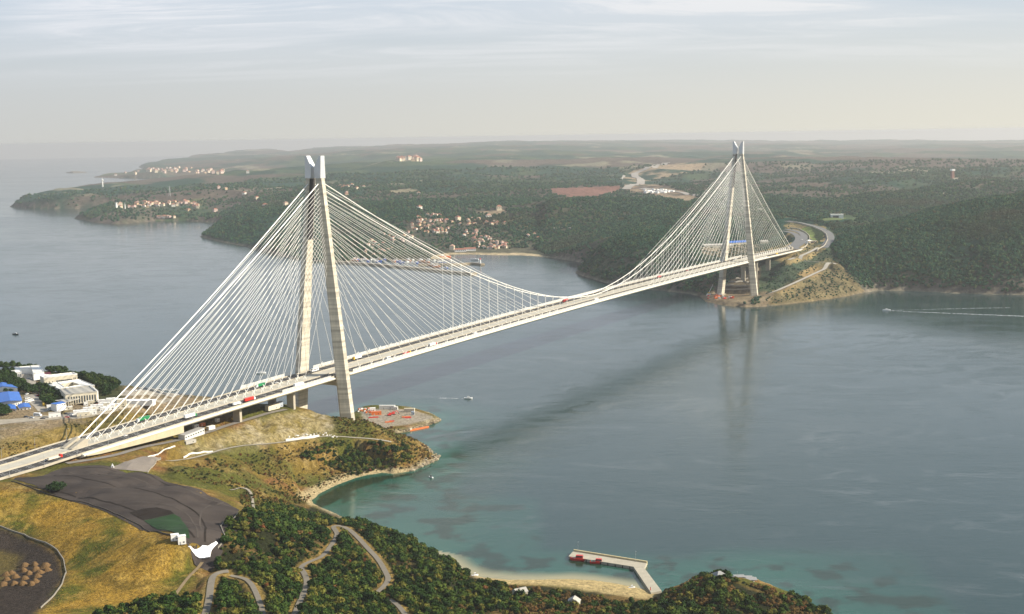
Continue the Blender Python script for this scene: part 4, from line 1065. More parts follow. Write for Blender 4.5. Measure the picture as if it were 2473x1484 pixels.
def scatter_stuff(name, pts, meshes, label, cat, zscale=(0.85, 1.2)):
    """the mass of a wood: one object that scatters crowns on points"""
    src = bpy.data.collections.new(name + ' kinds')
    for i, m in enumerate(meshes):
        o = bpy.data.objects.new('crown', m); src.objects.link(o)
    me = bpy.data.meshes.new(name); n = len(pts)
    me.vertices.add(n); me.vertices.foreach_set('co', np.array([p[:3] for p in pts], np.float32).ravel())
    s = np.array([p[3] for p in pts]); me.attributes.new('sc', 'FLOAT_VECTOR', 'POINT').data.foreach_set('vector', np.stack([s * RNG.uniform(0.85, 1.15, n), s * RNG.uniform(0.85, 1.15, n), s * RNG.uniform(*zscale, n)], -1).astype(np.float32).ravel())
    me.attributes.new('rt', 'FLOAT_VECTOR', 'POINT').data.foreach_set('vector', np.stack([RNG.uniform(-.12, .12, n), RNG.uniform(-.12, .12, n), RNG.uniform(0, 6.28, n)], -1).astype(np.float32).ravel())
    me.attributes.new('ix', 'INT', 'POINT').data.foreach_set('value', RNG.integers(0, len(meshes), n).astype(np.int32))
    o = bpy.data.objects.new(name, me); COL.objects.link(o)
    ng = bpy.data.node_groups.new(name + ' scatter', 'GeometryNodeTree')
    ng.interface.new_socket('Geometry', in_out='INPUT', socket_type='NodeSocketGeometry'); ng.interface.new_socket('Geometry', in_out='OUTPUT', socket_type='NodeSocketGeometry')
    N, L = ng.nodes, ng.links; gi = N.new('NodeGroupInput'); go = N.new('NodeGroupOutput'); ip = N.new('GeometryNodeInstanceOnPoints'); ci = N.new('GeometryNodeCollectionInfo')
    ci.inputs['Collection'].default_value = src; ci.inputs['Separate Children'].default_value = True; ci.inputs['Reset Children'].default_value = True
    def at_(nm, ty):
        a = N.new('GeometryNodeInputNamedAttribute'); a.data_type = ty; a.inputs['Name'].default_value = nm; return a.outputs['Attribute']
    L.new(gi.outputs[0], ip.inputs['Points']); L.new(ci.outputs[0], ip.inputs['Instance']); ip.inputs['Pick Instance'].default_value = True
    L.new(at_('ix', 'INT'), ip.inputs['Instance Index']); L.new(at_('rt', 'FLOAT_VECTOR'), ip.inputs['Rotation']); L.new(at_('sc', 'FLOAT_VECTOR'), ip.inputs['Scale'])
    L.new(ip.outputs[0], go.inputs[0]); md = o.modifiers.new('scatter', 'NODES'); md.node_group = ng
    tag(o, label, cat, None, 'stuff'); return o
TREE_SRC = {}
def single_tree(kind, meshes, p, label, group, cat='tree', z=1.0):
    """a tree of its own: an empty at its foot with trunk and crown"""
    i = random.randrange(len(meshes)); key = (kind, i)
    if key not in TREE_SRC:
        t = empty(kind, p[:3]); c = bpy.data.objects.new('crown', meshes[i]); COL.objects.link(c); c.parent = t
        k = bpy.data.objects.new('trunk', T_MESH); COL.objects.link(k); k.parent = t; TREE_SRC[key] = t; r = t
        r.rotation_euler = (0, 0, random.uniform(0, 6.28)); r.scale = (p[3], p[3], p[3] * z)
    else: r = copy_tree(TREE_SRC[key], p[:3], random.uniform(0, 6.28), (p[3] * random.uniform(.9, 1.1), p[3] * random.uniform(.9, 1.1), p[3] * z * random.uniform(.9, 1.1)))
    tag(r, label, cat, group); return r

# ---------------------------------------------------------------- where things grow on the near shore
def jitter_grid(x0, x1, y0, y1, step):
    gx, gy = np.meshgrid(np.arange(x0, x1, step), np.arange(y0, y1, step))
    gx = gx + (np.arange(gx.shape[0])[:, None] % 2) * step / 2
    return (gx + RNG.uniform(-.42, .42, gx.shape) * step).ravel(), (gy + RNG.uniform(-.42, .42, gy.shape) * step).ravel()
def clear_of_paths(x, y, keys='abcdef', base=2.6, front=7.5):
    ok = np.ones(x.shape, bool)
    for k_ in keys:
        pts = [p[:2] for p in PATHS[k_][0]]; w = PATHS[k_][1] / 2
        ok &= seg_dist(x, y, pts) > w + base
        ok &= seg_dist(x, y + front * 0.55, pts) > w + base * 0.9
        ok &= seg_dist(x, y + front, pts) > w + base * 0.6
    return ok
CLEARINGS = px_list('505 1345 10;1000 1402 7;470 1380 14;640 1325 6;1255 1437 10;1383 1462 11;1480 1450 8;1810 1430 13;1540 1450 10;1570 1440 12;650 1300 5;850 1440 5')
_clr = [(H(a, b)[:2], r) for a, b, r in CLEARINGS]
def plant_near():
    x, y = jitter_grid(-330, 330, 620, 1120, 3.2); z = near_z(x, y); px, py, w = proj(x, y, z); d = bilin(ND, (x + 1000) / 3, (y - 560) / 3)
    ok = inside(px, py, px_list('470 1530;200 1530;225 1488;300 1468;380 1452;440 1444;500 1440;516 1385;530 1345;536 1300;552 1266;592 1246;640 1226;700 1212;745 1212;800 1226;1000 1310;1140 1394;1180 1408;1250 1424;1330 1430;1420 1440;1520 1458;1600 1440;1680 1400;1740 1390;2100 1500;2100 1900;300 1900')) & (d > 3.0) & clear_of_paths(x, y)
    for c, r in _clr: ok &= np.hypot(x - c[0], y - c[1]) > r
    n = fbm(x, y, 40, 4, 501); ok &= (n < 0.20) | (RNG.uniform(0, 1, x.shape) < 0.40)
    ok &= ~((near_z(x, y) < 2.2) & (d < 25) & (px > 1130) & (px < 1650))
    x, y, z, px, py, n = [a[ok] for a in (x, y, z, px, py, n)]
    rust_p = np.clip(0.03 + 0.16 * sstep(0.1, 0.45, fbm(x, y, 30, 3, 511)) + 0.60 * sstep(1150, 1330, px) * (fbm(x, y, 30, 3, 521) > -0.12), 0, 0.85)
    rust = RNG.uniform(0, 1, x.shape) < rust_p
    size = np.where(rust, RNG.uniform(1.4, 3.0, x.shape), 1.2 + 3.7 * RNG.uniform(0, 1, x.shape) ** 2.6) * (1 + 0.35 * fbm(x, y, 50, 2, 531))
    pts = np.stack([x, y, z - 0.35 * size * 0.4, size], -1)
    inf = (px > -20) & (px < 2490) & (py < 1500)
    ang = size / np.hypot(x, y) * inf
    for sel, meshes, kind, lab, grp, stuff, slab in ((~rust, V_EVER, 'evergreen_tree', 'dense dark green tree in the wood on the near slope above the cove', 'evergreen trees on the near slope', 'evergreen_wood', 'dense evergreen wood covering the near slope down to the water'),
                                                   (rust, V_RUST, 'russet_tree', 'russet brown autumn tree among the evergreens on the near slope', 'russet trees on the near slope', 'russet_wood', 'russet autumn trees scattered through the evergreen wood on the near slope')):
        q = pts[sel]; a = ang[sel]; order = np.argsort(-a); big = order[:300]; rest = order[300:]
        for i in big: single_tree(kind, meshes, q[i], lab, grp)
        if len(rest): scatter_stuff(stuff, q[rest], meshes, slab, 'wood')
    # scrub on the open slopes round the bridge end
    x, y = jitter_grid(-420, -60, 860, 1560, 2.3); z = near_z(x, y); px, py, w = proj(x, y, z); d = bilin(ND, (x + 1000) / 3, (y - 560) / 3)
    s = (x - BO[0]) * AX[0] + (y - BO[1]) * AX[1]; v = (x - BO[0]) * LAT[0] + (y - BO[1]) * LAT[1]
    zone = inside(px, py, px_list('330 1125;430 1135;520 1105;600 1092;700 1076;800 1062;900 1066;960 1060;900 1000;1010 1066;1045 1085;1060 1108;1000 1140;940 1142;860 1152;780 1185;748 1205;740 1216;660 1222;592 1240;570 1185;470 1160;400 1135'))
    top = inside(px, py, px_list('640 1000;700 985;760 985;900 1000;930 1020;960 1060;880 1056;820 1052;812 1030;800 1005;740 996;680 1000')) | inside(px, py, px_list('470 1070;520 1050;590 1030;590 1015;540 1034;470 1060'))
    dens = sstep(-0.45, 0.25, fbm(x, y, 34, 4, 541)) * 0.72 + 0.18
    dens = np.where(inside(px, py, px_list('720 1105;800 1070;980 1075;1000 1110;920 1140;850 1150;800 1130')), 0.95, dens)
    ok = (zone | top) & (d > 2.5) & (RNG.uniform(0, 1, x.shape) < dens) & clear_of_paths(x, y, 'fg', 1.6, 4.0) & ~((np.abs(v) < 34) & (s < 60)) & ~inside(x, y, PAD)
    x, y, z, px, py = [a[ok] for a in (x, y, z, px, py)]
    thick = inside(px, py, px_list('720 1105;800 1070;980 1075;1000 1110;920 1140;850 1150;800 1130'))
    size = (0.40 + 1.5 * RNG.uniform(0, 1, x.shape) ** 2.4) * np.where(thick, 1.9, 1.0); pts = np.stack([x, y, z - 0.15, size], -1)
    g = thick & (RNG.uniform(0, 1, x.shape) < 0.75)
    scatter_stuff('slope_scrub', pts[~g], V_SCRUB, 'brown and olive scrub on the open slopes beside the bridge end', 'scrub')
    scatter_stuff('headland_thicket', pts[g], V_EVER, 'dark green thicket on the little headland by the cove', 'thicket')
    # grass verge scrub on the banks of the road and on the platform
    x, y = jitter_grid(-900, -280, 1000, 1720, 3.6); z = near_z(x, y); d = bilin(ND, (x + 1000) / 3, (y - 560) / 3); px, py, w = proj(x, y, z)
    s = (x - BO[0]) * AX[0] + (y - BO[1]) * AX[1]; v = (x - BO[0]) * LAT[0] + (y - BO[1]) * LAT[1]
    bank = (v < -32) & (v > -62) & (s < -60) & (s > -600); dens = sstep(-0.1, 0.5, fbm(x, y, 26, 4, 551)) * 0.8
    edge = (v < -62) & (d > 3) & (d < 70) & (s > -250)
    ok = ((bank & (RNG.uniform(0, 1, x.shape) < dens)) | (edge & (RNG.uniform(0, 1, x.shape) < 0.25)))
    scatter_stuff('bank_scrub', np.stack([x[ok], y[ok], z[ok] - 0.15, RNG.uniform(0.5, 1.4, ok.sum())], -1), V_SCRUB, 'low brown scrub on the bank behind the approach road', 'scrub')
    # pines round the buildings on the left
    x, y = jitter_grid(-760, -330, 1120, 1720, 5.6); z = near_z(x, y); d = bilin(ND, (x + 1000) / 3, (y - 560) / 3); px, py, w = proj(x, y, z)
    zones = ['-40 872;30 880;120 888;200 900;285 912;290 930;272 950;258 962;246 950;240 940;190 915;105 896;20 890;-40 900', '-40 900;16 897;34 903;40 918;62 930;76 945;60 950;20 930;-40 922', '100 940;120 940;150 955;158 972;128 985;104 978',
             '205 905;270 918;285 935;274 950;250 960;236 930;210 915', '60 938;96 938;96 952;66 952', '-20 985;30 990;30 1004;-20 1008', '-20 936;45 935;47 947;20 949;-20 948']
    ok = np.zeros(x.shape, bool)
    for t in zones: ok |= inside(px, py, px_list(t))
    ok &= d > 4
    pts = np.stack([x[ok], y[ok], z[ok] - 0.4, RNG.uniform(3.0, 4.6, ok.sum())], -1)
    order = np.argsort(-pts[:, 3] / np.hypot(pts[:, 0], pts[:, 1]))
    for i in order[:300]: single_tree('pine_tree', V_PINE, pts[i], 'dark green round crowned pine near the white buildings on the left headland', 'pines on the left headland', z=1.15)
    if len(order) > 300: scatter_stuff('pine_wood', pts[order[300:]], V_PINE, 'dark pines massed behind the white buildings', 'wood')
plant_near()
LM_DRY = leaf_mat('dry grass', [(0.0, (0.30, 0.19, 0.035)), (0.5, (0.38, 0.25, 0.055)), (0.8, (0.20, 0.15, 0.03)), (1.0, (0.07, 0.09, 0.015))])
V_DRY = variants('tuft', LM_DRY, 4, lobes=2, quads=22, R=1.0, flat=0.6, base=-0.1, leaf=0.2, core=False)
def tufts():
    x, y = jitter_grid(-480, -170, 780, 1060, 1.9); z = near_z(x, y); px, py, w = proj(x, y, z)
    ok = inside(px, py, px_list('-60 1190;50 1183;140 1206;240 1232;300 1255;400 1299;450 1332;465 1355;478 1388;440 1440;380 1470;300 1490;60 1500;95 1475;135 1440;158 1395;150 1345;112 1308;60 1288;0 1266;-60 1260'))
    ok &= RNG.uniform(0, 1, x.shape) < 0.25 + 0.6 * sstep(-0.2, 0.4, fbm(x, y, 18, 4, 701))
    scatter_stuff('grass_tufts', np.stack([x[ok], y[ok], z[ok], RNG.uniform(0.22, 0.62, ok.sum())], -1), V_DRY, 'dry yellow grass tufts on the slope below the dark lot', 'grass')
tufts()

def plant_far():
    # density of stems per square metre of land, thinning with distance
    n = 270000
    u = RNG.uniform(math.radians(-27.5), math.radians(27.5), n); t = RNG.uniform(0, 1, n); D0, D1 = 2400.0, 8600.0
    D = 1 / np.sqrt(1 / D0 ** 2 * (1 - t) + 1 / D1 ** 2 * t)          # pdf ~ 1/D^3 -> even in the picture rather than on the land
    x, y = D * np.sin(u), D * np.cos(u); z = far_z(x, y); fi = fidx(u, D); d = bilin(FDI, *fi)
    px, py, w = proj(x, y, z)
    s = (x - BO[0]) * AX[0] + (y - BO[1]) * AX[1]; v = (x - BO[0]) * LAT[0] + (y - BO[1]) * LAT[1]
    ok = (d > 6) & (py < 760) & (px > -300) & (px < 2860)
    bare = '''1830 740;1845 690;1850 640;1700 640;1690 600;1740 585;1835 585;1880 575;1875 540;1880 520;1990 540;2015 560;2005 590;2030 640;2060 665;2098 708;2030 724;1900 745|1680 745;1680 690;1740 650;1850 640;1850 745|1323 459;1330 456;1500 450;1494 462;1460 472;1400 479;1350 474|1500 430;1530 412;1580 402;1660 392;1710 395;1690 412;1620 425;1560 440;1640 460;1690 480;1660 490;1590 474;1510 464|1040 606;1290 600;1330 622;1040 626|960 560;1000 530;1090 527;1190 545;1290 590;1290 600;1080 608;1000 590|930 462;990 456;1010 460;985 468;950 467|270 495;480 487;500 505;300 510|1150 513;1210 505;1228 512;1190 520|1985 530;2060 518;2065 532;1990 540|1922 556;1955 545;1990 556;1990 578;1965 588;1950 578;1940 563'''
    small = np.zeros(n, bool)
    for t_ in bare.split('|'): 
        m = inside(px, py, px_list(t_)); bush = m & t_.startswith('1830'); small = bush if t_.startswith('1830') else small; keep = 0.30 if t_.startswith(('1830', '1680')) else (0.35 if t_.startswith(('960', '270')) else 0.0); ok &= ~m | (RNG.uniform(0, 1, n) < keep)
    ok &= ~((np.abs(v) < 36) & (s > 1380) & (s < 1800)) & ~((np.abs(v) < 60) & (s > 1300) & (s < 1440))
    for k_ in FAR_ROADS: ok &= seg_dist(x, y, [p[:2] for p in FAR_ROADS[k_][0]]) > FAR_ROADS[k_][1] / 2 + 7
    # cliffs carry few trees
    gz = np.gradient(FZ, axis=0) / (np.gradient(FL, axis=0) * np.exp(FL)); ga = np.gradient(FZ, axis=1) / (np.gradient(FA, axis=1) * np.exp(FL)); SL = np.hypot(gz, ga)
    sl = bilin(SL, *fi)
    ok &= RNG.uniform(0, 1, n) < np.interp(sl, [0.55, 1.1], [1, 0.35])
    open_ = sstep(0.18, 0.36, fbm(x, y, 330, 4, 601)); ok &= RNG.uniform(0, 1, n) > open_ * 0.8
    ok &= (D < 5200) | (RNG.uniform(0, 1, n) < 0.85)
    x, y, z, D, small = x[ok], y[ok], z[ok], D[ok], small[ok]
    size = RNG.uniform(2.6, 5.4, x.shape) * np.where(small, 0.45, 1.0) * np.interp(D, [2400, 4000, 8600], [1.0, 1.35, 2.1])
    pts = np.stack([x, y, z - size * 0.3, size], -1)
    scatter_stuff('far_forest', pts, V_FAR, 'dark pine forest covering the hills beyond the strait', 'forest', (0.8, 1.1))
    return len(pts)
NFAR = plant_far(); print('far trees', NFAR)
# ---------------------------------------------------------------- sheets laid on the land
def sheet(name, poly, off, mt, zf=None, step=4.0, kind='structure'):
    """a plan polygon laid on the land, cut fine enough to follow it"""
    zf = zf or ground_z; bm = bmesh.new(); vs = [bm.verts.new((p[0], p[1], 0)) for p in poly]; bm.faces.new(vs)
    lo = np.min([p[:2] for p in poly], 0); hi = np.max([p[:2] for p in poly], 0)
    for ax_ in (0, 1):
        for c in np.arange(lo[ax_] + step, hi[ax_], step):
            co = [0, 0, 0]; no = [0, 0, 0]; co[ax_] = c; no[ax_] = 1
            bmesh.ops.bisect_plane(bm, geom=bm.verts[:] + bm.edges[:] + bm.faces[:], plane_co=co, plane_no=no)
    for v in bm.verts: v.co.z = float(zf(v.co.x, v.co.y)) + off
    bm.normal_update()
    if sum(f.normal.z for f in bm.faces) < 0: bmesh.ops.reverse_faces(bm, faces=bm.faces[:])
    me = bpy.data.meshes.new(name); bm.to_mesh(me); bm.free(); me.materials.append(mt)
    o = bpy.data.objects.new(name, me); COL.objects.link(o)
    if kind: tag(o, kind=kind)
    return o
def hpoly(s): return [H(a, b)[:2] for a, b in px_list(s)]
def Z3(x, y): return (x * 0.24414, 1121.8 + y * 0.24414)               # three close-ups of the photo, back to its own frame
def Z6(x, y): return (x * 0.12207, 857.3 + y * 0.12207)
def Z2(x, y): return ((900 + x / 2.473) * 0.60376, (1400 + y / 2.473) * 0.60376)
def Z1(x, y): return ((x / 2.473) * 0.60376, (1400 + y / 2.473) * 0.60376)
def smooth_closed(pts, n=2):
    pts = [np.array(p, float) for p in pts]
    for _ in range(n):
        q = []
        for i in range(len(pts)): a, b = pts[i], pts[(i + 1) % len(pts)]; q += [a * 0.75 + b * 0.25, a * 0.25 + b * 0.75]
        pts = q
    return pts

class Thing:
    """an empty at the foot of the thing; parts are given in place and stored relative to it"""
    def __init__(self, name, loc, label, cat, group=None):
        self.loc = np.array(loc, float); self.o = empty(name, loc); tag(self.o, label, cat, group)
    def part(self, name, mb, mt, parent=None, label=None, smooth=False):
        mb.v = [tuple(np.array(p) - self.loc) for p in mb.v]
        o = mb.build(name, mt, parent if parent is not None else self.o, smooth)
        if label: o['label'] = label
        return o

# ---------------------------------------------------------------- the dark lot, the yard and the field
sheet('parking_lot', smooth_closed(LOT, 1), 0.25, M_LOT, step=3.0)
sheet('parking_lot_patch', hpoly('313 1240;345 1230;378 1227;412 1235;420 1242;346 1258'), 0.45, M_LOT2)
sheet('turf', hpoly('348 1259;420 1243;436 1252;449 1270;456 1287;458 1303;430 1294;400 1282'), 0.5, M_GREENF)
sheet('gravel_lot', hpoly('268 1131;300 1117;332 1107;360 1104;388 1106;372 1124;356 1141;330 1139'), 0.35, mat('grey brown gravel', (0.19, 0.165, 0.14), 0.95, 0.2, 0.1))
def low_wall(name, pts, h, w, mt, label, cat, group=None, dens=3.0):
    mb = MB(); L_ = []
    for a, b in zip(pts[:-1], pts[1:]):
        n = max(1, int(np.hypot(*(np.array(b[:2]) - np.array(a[:2]))) / dens)); L_ += [np.array(a[:2]) + (np.array(b[:2]) - np.array(a[:2])) * i / n for i in range(n)]
    L_.append(np.array(pts[-1][:2])); vs = []
    for i, p in enumerate(L_):
        d = L_[min(i + 1, len(L_) - 1)] - L_[max(i - 1, 0)]; d /= np.hypot(*d) + 1e-9; n = np.array([-d[1], d[0]]); z = float(ground_z(*p))
        for sx, zz in ((-1, -0.8), (1, -0.8), (0.8, h), (-0.8, h)): q = p + n * sx * w / 2; vs.append((q[0], q[1], z + zz))
    fs = [(0, 1, 2, 3), tuple(range(len(vs) - 1, len(vs) - 5, -1))]
    for i in range(len(L_) - 1):
        for j in range(4): fs.append((i * 4 + j, i * 4 + (j + 1) % 4, i * 4 + 4 + (j + 1) % 4, i * 4 + 4 + j))
    mb.add(vs, fs); o = mb.build(name, mt); tag(o, label, cat, group); return o
M_KERB = mat('weathered kerb', (0.27, 0.245, 0.20), 0.9, 0.25, 0.3)
low_wall('low_wall', hp('592 1241;566 1253;540 1263;533 1272;538 1284;544 1300;536 1314;526 1326'), 1.0, 0.7, M_KERB, 'pale low wall along the right end of the dark lot above the wood', 'wall')
low_wall('low_wall', hp('0 1272;60 1293;110 1312;138 1330;154 1354;160 1384;150 1412;130 1440;98 1470'), 0.9, 0.7, M_KERB, 'pale low wall curving round the dark yard with the earth heaps', 'wall')
low_wall('low_wall', hp('28 1164;95 1187;140 1201;200 1214;240 1226;290 1246;340 1271;400 1291;430 1303;470 1323'), 0.7, 0.9, mat('painted lot edge shade', (0.05, 0.04, 0.03), 0.95), 'dark strip of painted shade along the lower edge of the lot above the yellow grass', 'bank')  # low dark strip: the shadow under the lot's edge is put into its colour
low_wall('low_wall', hp('388 1106;372 1124;356 1142'), 0.8, 0.8, M_KERB, 'short pale wall at the end of the small gravel lot', 'wall')
M_EARTHHEAP = mat('tipped brown earth', (0.17, 0.10, 0.040), 0.95, 0.45, 0.8, bump=0.5, bscale=1.2)
def heaps():
    for k, (x, y) in enumerate([(245, 1008), (345, 998), (450, 1008), (232, 1058), (285, 1088), (352, 1045), (392, 1078), (470, 1050), (112, 1085), (62, 1098), (150, 1120), (245, 1138), (370, 1118), (350, 1165), (66, 1148), (32, 1198), (140, 1188), (222, 1190), (312, 1192)]):
        q = H(*Z3(x, y)); rg = random.Random(k); mb = MB(); n = 14; rings = [(0, 2.6), (0.35, 2.35), (0.7, 1.35), (1.0, 0.35), (1.25, -0.5)]; R = 3.0 * rg.uniform(0.85, 1.2); vs = [(0, 0, 2.6)]
        for f, z in rings[1:]:
            for i in range(n): t = 2 * math.pi * i / n; r = R * f * rg.uniform(0.74, 1.2); vs.append((r * math.cos(t), r * math.sin(t), z * rg.uniform(0.8, 1.15)))
        fs = [(0, 1 + i, 1 + (i + 1) % n) for i in range(n)]
        for j in range(3):
            for i in range(n): fs.append((1 + j * n + i, 1 + (j + 1) * n + i, 1 + (j + 1) * n + (i + 1) % n, 1 + j * n + (i + 1) % n))
        mb.add(vs, fs); o = mb.build('earth_heap', M_EARTHHEAP, None, True); o.location = tuple(q); tag(o, 'tipped heap of brown earth standing with others on the dark yard', 'heap', 'earth heaps on the dark yard')
heaps()
def lone_tree():
    q = H(135, 1186); t = empty('broad_tree', q, 0.3); m = crown_mesh('crown', LM_PINE, 77, 9, 150, 7.4, flat=0.55, base=0.12, leaf=0.085)
    c = bpy.data.objects.new('crown', m); COL.objects.link(c); c.parent = t; k = bpy.data.objects.new('trunk', trunk_mesh('trunk', 4.0, 0.5)); COL.objects.link(k); k.parent = t
    tag(t, 'broad dark green tree standing alone on the dark lot', 'tree')
lone_tree()
M_TARP = mat('white sheeting', (0.88, 0.89, 0.90), 0.55, 0.04, 0.3, bump=0.35, bscale=0.6)
M_WBOX = mat('white painted panel', (0.84, 0.83, 0.79), 0.5, 0.06, 0.3)
M_CREAM = mat('cream render', (0.66, 0.60, 0.46), 0.8, 0.12, 0.2)
M_GREYROOF = mat('weathered grey roof', (0.42, 0.40, 0.35), 0.85, 0.18, 0.15)
M_WROOF = mat('white roof membrane', (0.80, 0.78, 0.72), 0.7, 0.08, 0.08)
M_BLUE = mat('blue roof sheet', (0.035, 0.145, 0.50), 0.45, 0.18, 0.12, spec=0.4)
M_MAROON = mat('maroon roof tiles', (0.13, 0.030, 0.040), 0.7, 0.2, 0.5)
M_GLASS = mat('dark window glass', (0.05, 0.06, 0.07), 0.12, spec=0.6)
M_REDROOF = mat('red roof tiles', (0.36, 0.130, 0.075), 0.8, 0.2, 0.5)
def white_sheet_heap():
    pts = [H(*Z3(x, y))[:2] for x, y in ((1858, 822), (1900, 842), (1990, 848), (2060, 832), (2138, 770), (2156, 786), (2098, 862), (2078, 938), (2020, 952), (1968, 944), (1925, 902), (1898, 868))]
    c = np.mean(pts, 0)
    def zf(x, y): return ground_z(x, y) + 2.2 * max(0, 1 - np.hypot(x - c[0], y - c[1]) / 11) + 0.35 * float(fbm(np.array([x]), np.array([y]), 4, 2, 5)[0])
    o = sheet('tarpaulin', pts, 0.5, M_TARP, zf, 1.2, None); sm = o.modifiers.new('thickness', 'SOLIDIFY'); sm.thickness = 0.6; sm.offset = -1
    tag(o, 'bright white sheeting spread over the bank at the tip of the dark lot', 'tarpaulin')
white_sheet_heap()
def simple_box_thing(name, q, sx, sy, sz, rot, wall_m, label, cat, group=None, roof=None, door=True):
    """a cabin or container: ribbed body, roof, door"""
    t = Thing(name, q, label, cat, group); b = MB(); b.box(q, sx, sy, sz, rot)
    ca, sa = math.cos(rot), math.sin(rot)
    t.part('body', b, wall_m)
    r = MB(); r.box((q[0], q[1], q[2] + sz), sx + 0.25, sy + 0.25, 0.18, rot); t.part('roof', r, roof or wall_m)
    if door:
        for k, (ox, w, h, z0, nm) in enumerate(((-0.22, 0.9, 2.0, 0.05, 'door'), (0.2, 1.2, 0.9, 1.1, 'window'))):
            if sz < 2.2: continue
            d = MB(); lx, ly = sx * ox, -(sy / 2 + 0.03); d.box((q[0] + lx * ca - ly * sa, q[1] + lx * sa + ly * ca, q[2] + z0), w, 0.08, h, rot); t.part(nm, d, M_GALV if nm == 'door' else M_GLASS)
    return t
for (x, y), w, h, lab in (((1730, 752), 3.4, 4.2, 'shorter white box unit beside the taller one at the foot of the dark lot'), ((1800, 785), 4.0, 5.6, 'taller white box unit at the foot of the dark lot beside the white sheeting')):
    simple_box_thing('white_cabin', H(*Z3(x, y)), 5.2, w, h, 0.35, M_WBOX, lab, 'cabin')
def tent():
    q = H(272, 1129); t = Thing('grey_tent', q, 'small grey pyramid tent beside the small gravel lot', 'tent'); b = MB(); b.box(q, 3.2, 3.2, 3.4, 0.4, 0.04); t.part('canvas', b, mat('grey canvas', (0.5, 0.5, 0.5), 0.8)); d = MB(); d.box((q[0] + .3, q[1] - 1.62, q[2]), 0.8, 0.15, 1.3, 0.0); t.part('flap', d, M_DARK)
tent()

for k_, (s_, w_) in enumerate((('60 1172;150 1190;260 1212;340 1240;410 1268;470 1300', 1.6), ('150 1140;260 1150;360 1165;460 1190;530 1215;570 1228', 1.2), ('130 1150;240 1165;330 1180;420 1206;480 1240;500 1275;495 1310', 1.4), ('300 1215;380 1215;440 1232;470 1262;478 1300', 1.0), ('200 1132;290 1140;380 1158;450 1180', 1.0), ('540 1215;500 1225;480 1245;486 1280', 1.2))):
    road_from('wheel_track', hp(s_), w_, 0.34 + 0.02 * k_, [M_LOT2, mat('swept lot surface', (0.085, 0.073, 0.064), 0.97, 0.3, 0.1, spec=0.05)][k_ % 2])
# ---------------------------------------------------------------- buildings on the left headland
def outline_building(name, pieces, zr, zg, label, cat='building', wall_m=None, parapet=0.5, roof_m=None, loc=None):
    """pieces: roof outlines as they appear; each is set at roof height zr and walled down to zg"""
    first = [P(*Z6(*p), zr) for p in pieces[0]]; c = np.mean(first, 0); t = Thing(name, (c[0], c[1], zg), label, cat); w = MB(); r = MB()
    for pc in pieces:
        pts = [P(*Z6(*p), zr)[:2] for p in pc]; w.prism(pts, zg - 0.5, zr - 0.02)
        cc = np.mean(pts, 0); outer = [cc + (p - cc) * 1.012 for p in pts]; inner = [cc + (p - cc) * 0.965 for p in pts]
        r.prism(pts, zr, zr + 0.12)
        n = len(pts)
        for i in range(n):
            a, b, c_, d = outer[i], outer[(i + 1) % n], inner[(i + 1) % n], inner[i]; r.prism([a, b, c_, d], zr + 0.13, zr + 0.13 + parapet)
    wall = t.part('wall', w, wall_m or M_CREAM); roof = t.part('roof', r, roof_m or M_WROOF)
    return t
def face_windows(t, a, b, zb, zt, n, mt, part='window', w=0.5, proud=0.12, skip=()):
    a = np.array(a[:2]); b = np.array(b[:2]); d = b - a; L_ = np.hypot(*d); d /= L_; nn = np.array([d[1], -d[0]])
    if nn @ (CPOS[:2] - a) < 0: nn = -nn
    for i in range(n):
        if i in skip: continue
        c = a + d * L_ * (i + 0.5) / n; m = MB(); hw_ = L_ / n * w / 2; p = [c - d * hw_ - nn * 0.05, c + d * hw_ - nn * 0.05, c + d * hw_ + nn * proud, c - d * hw_ + nn * proud]; m.prism(p, zb, zt); t.part(part, m, mt)
ZG = 79.3
tA = outline_building('flat_roofed_building', [[(150, 265), (378, 247), (428, 352), (278, 362)], [(382, 246), (606, 228), (625, 268), (396, 286)], [(612, 222), (780, 213), (874, 350), (662, 384), (632, 290)]], 86.0, ZG, 'white flat roofed building round a three sided court, farthest left by the sea', roof_m=M_WROOF, wall_m=M_WBOX)
a_, b_ = P(*Z6(278, 362), 86)[:2], P(*Z6(428, 352), 86)[:2]; face_windows(tA, a_, b_, 81, 84.5, 4, M_GLASS)
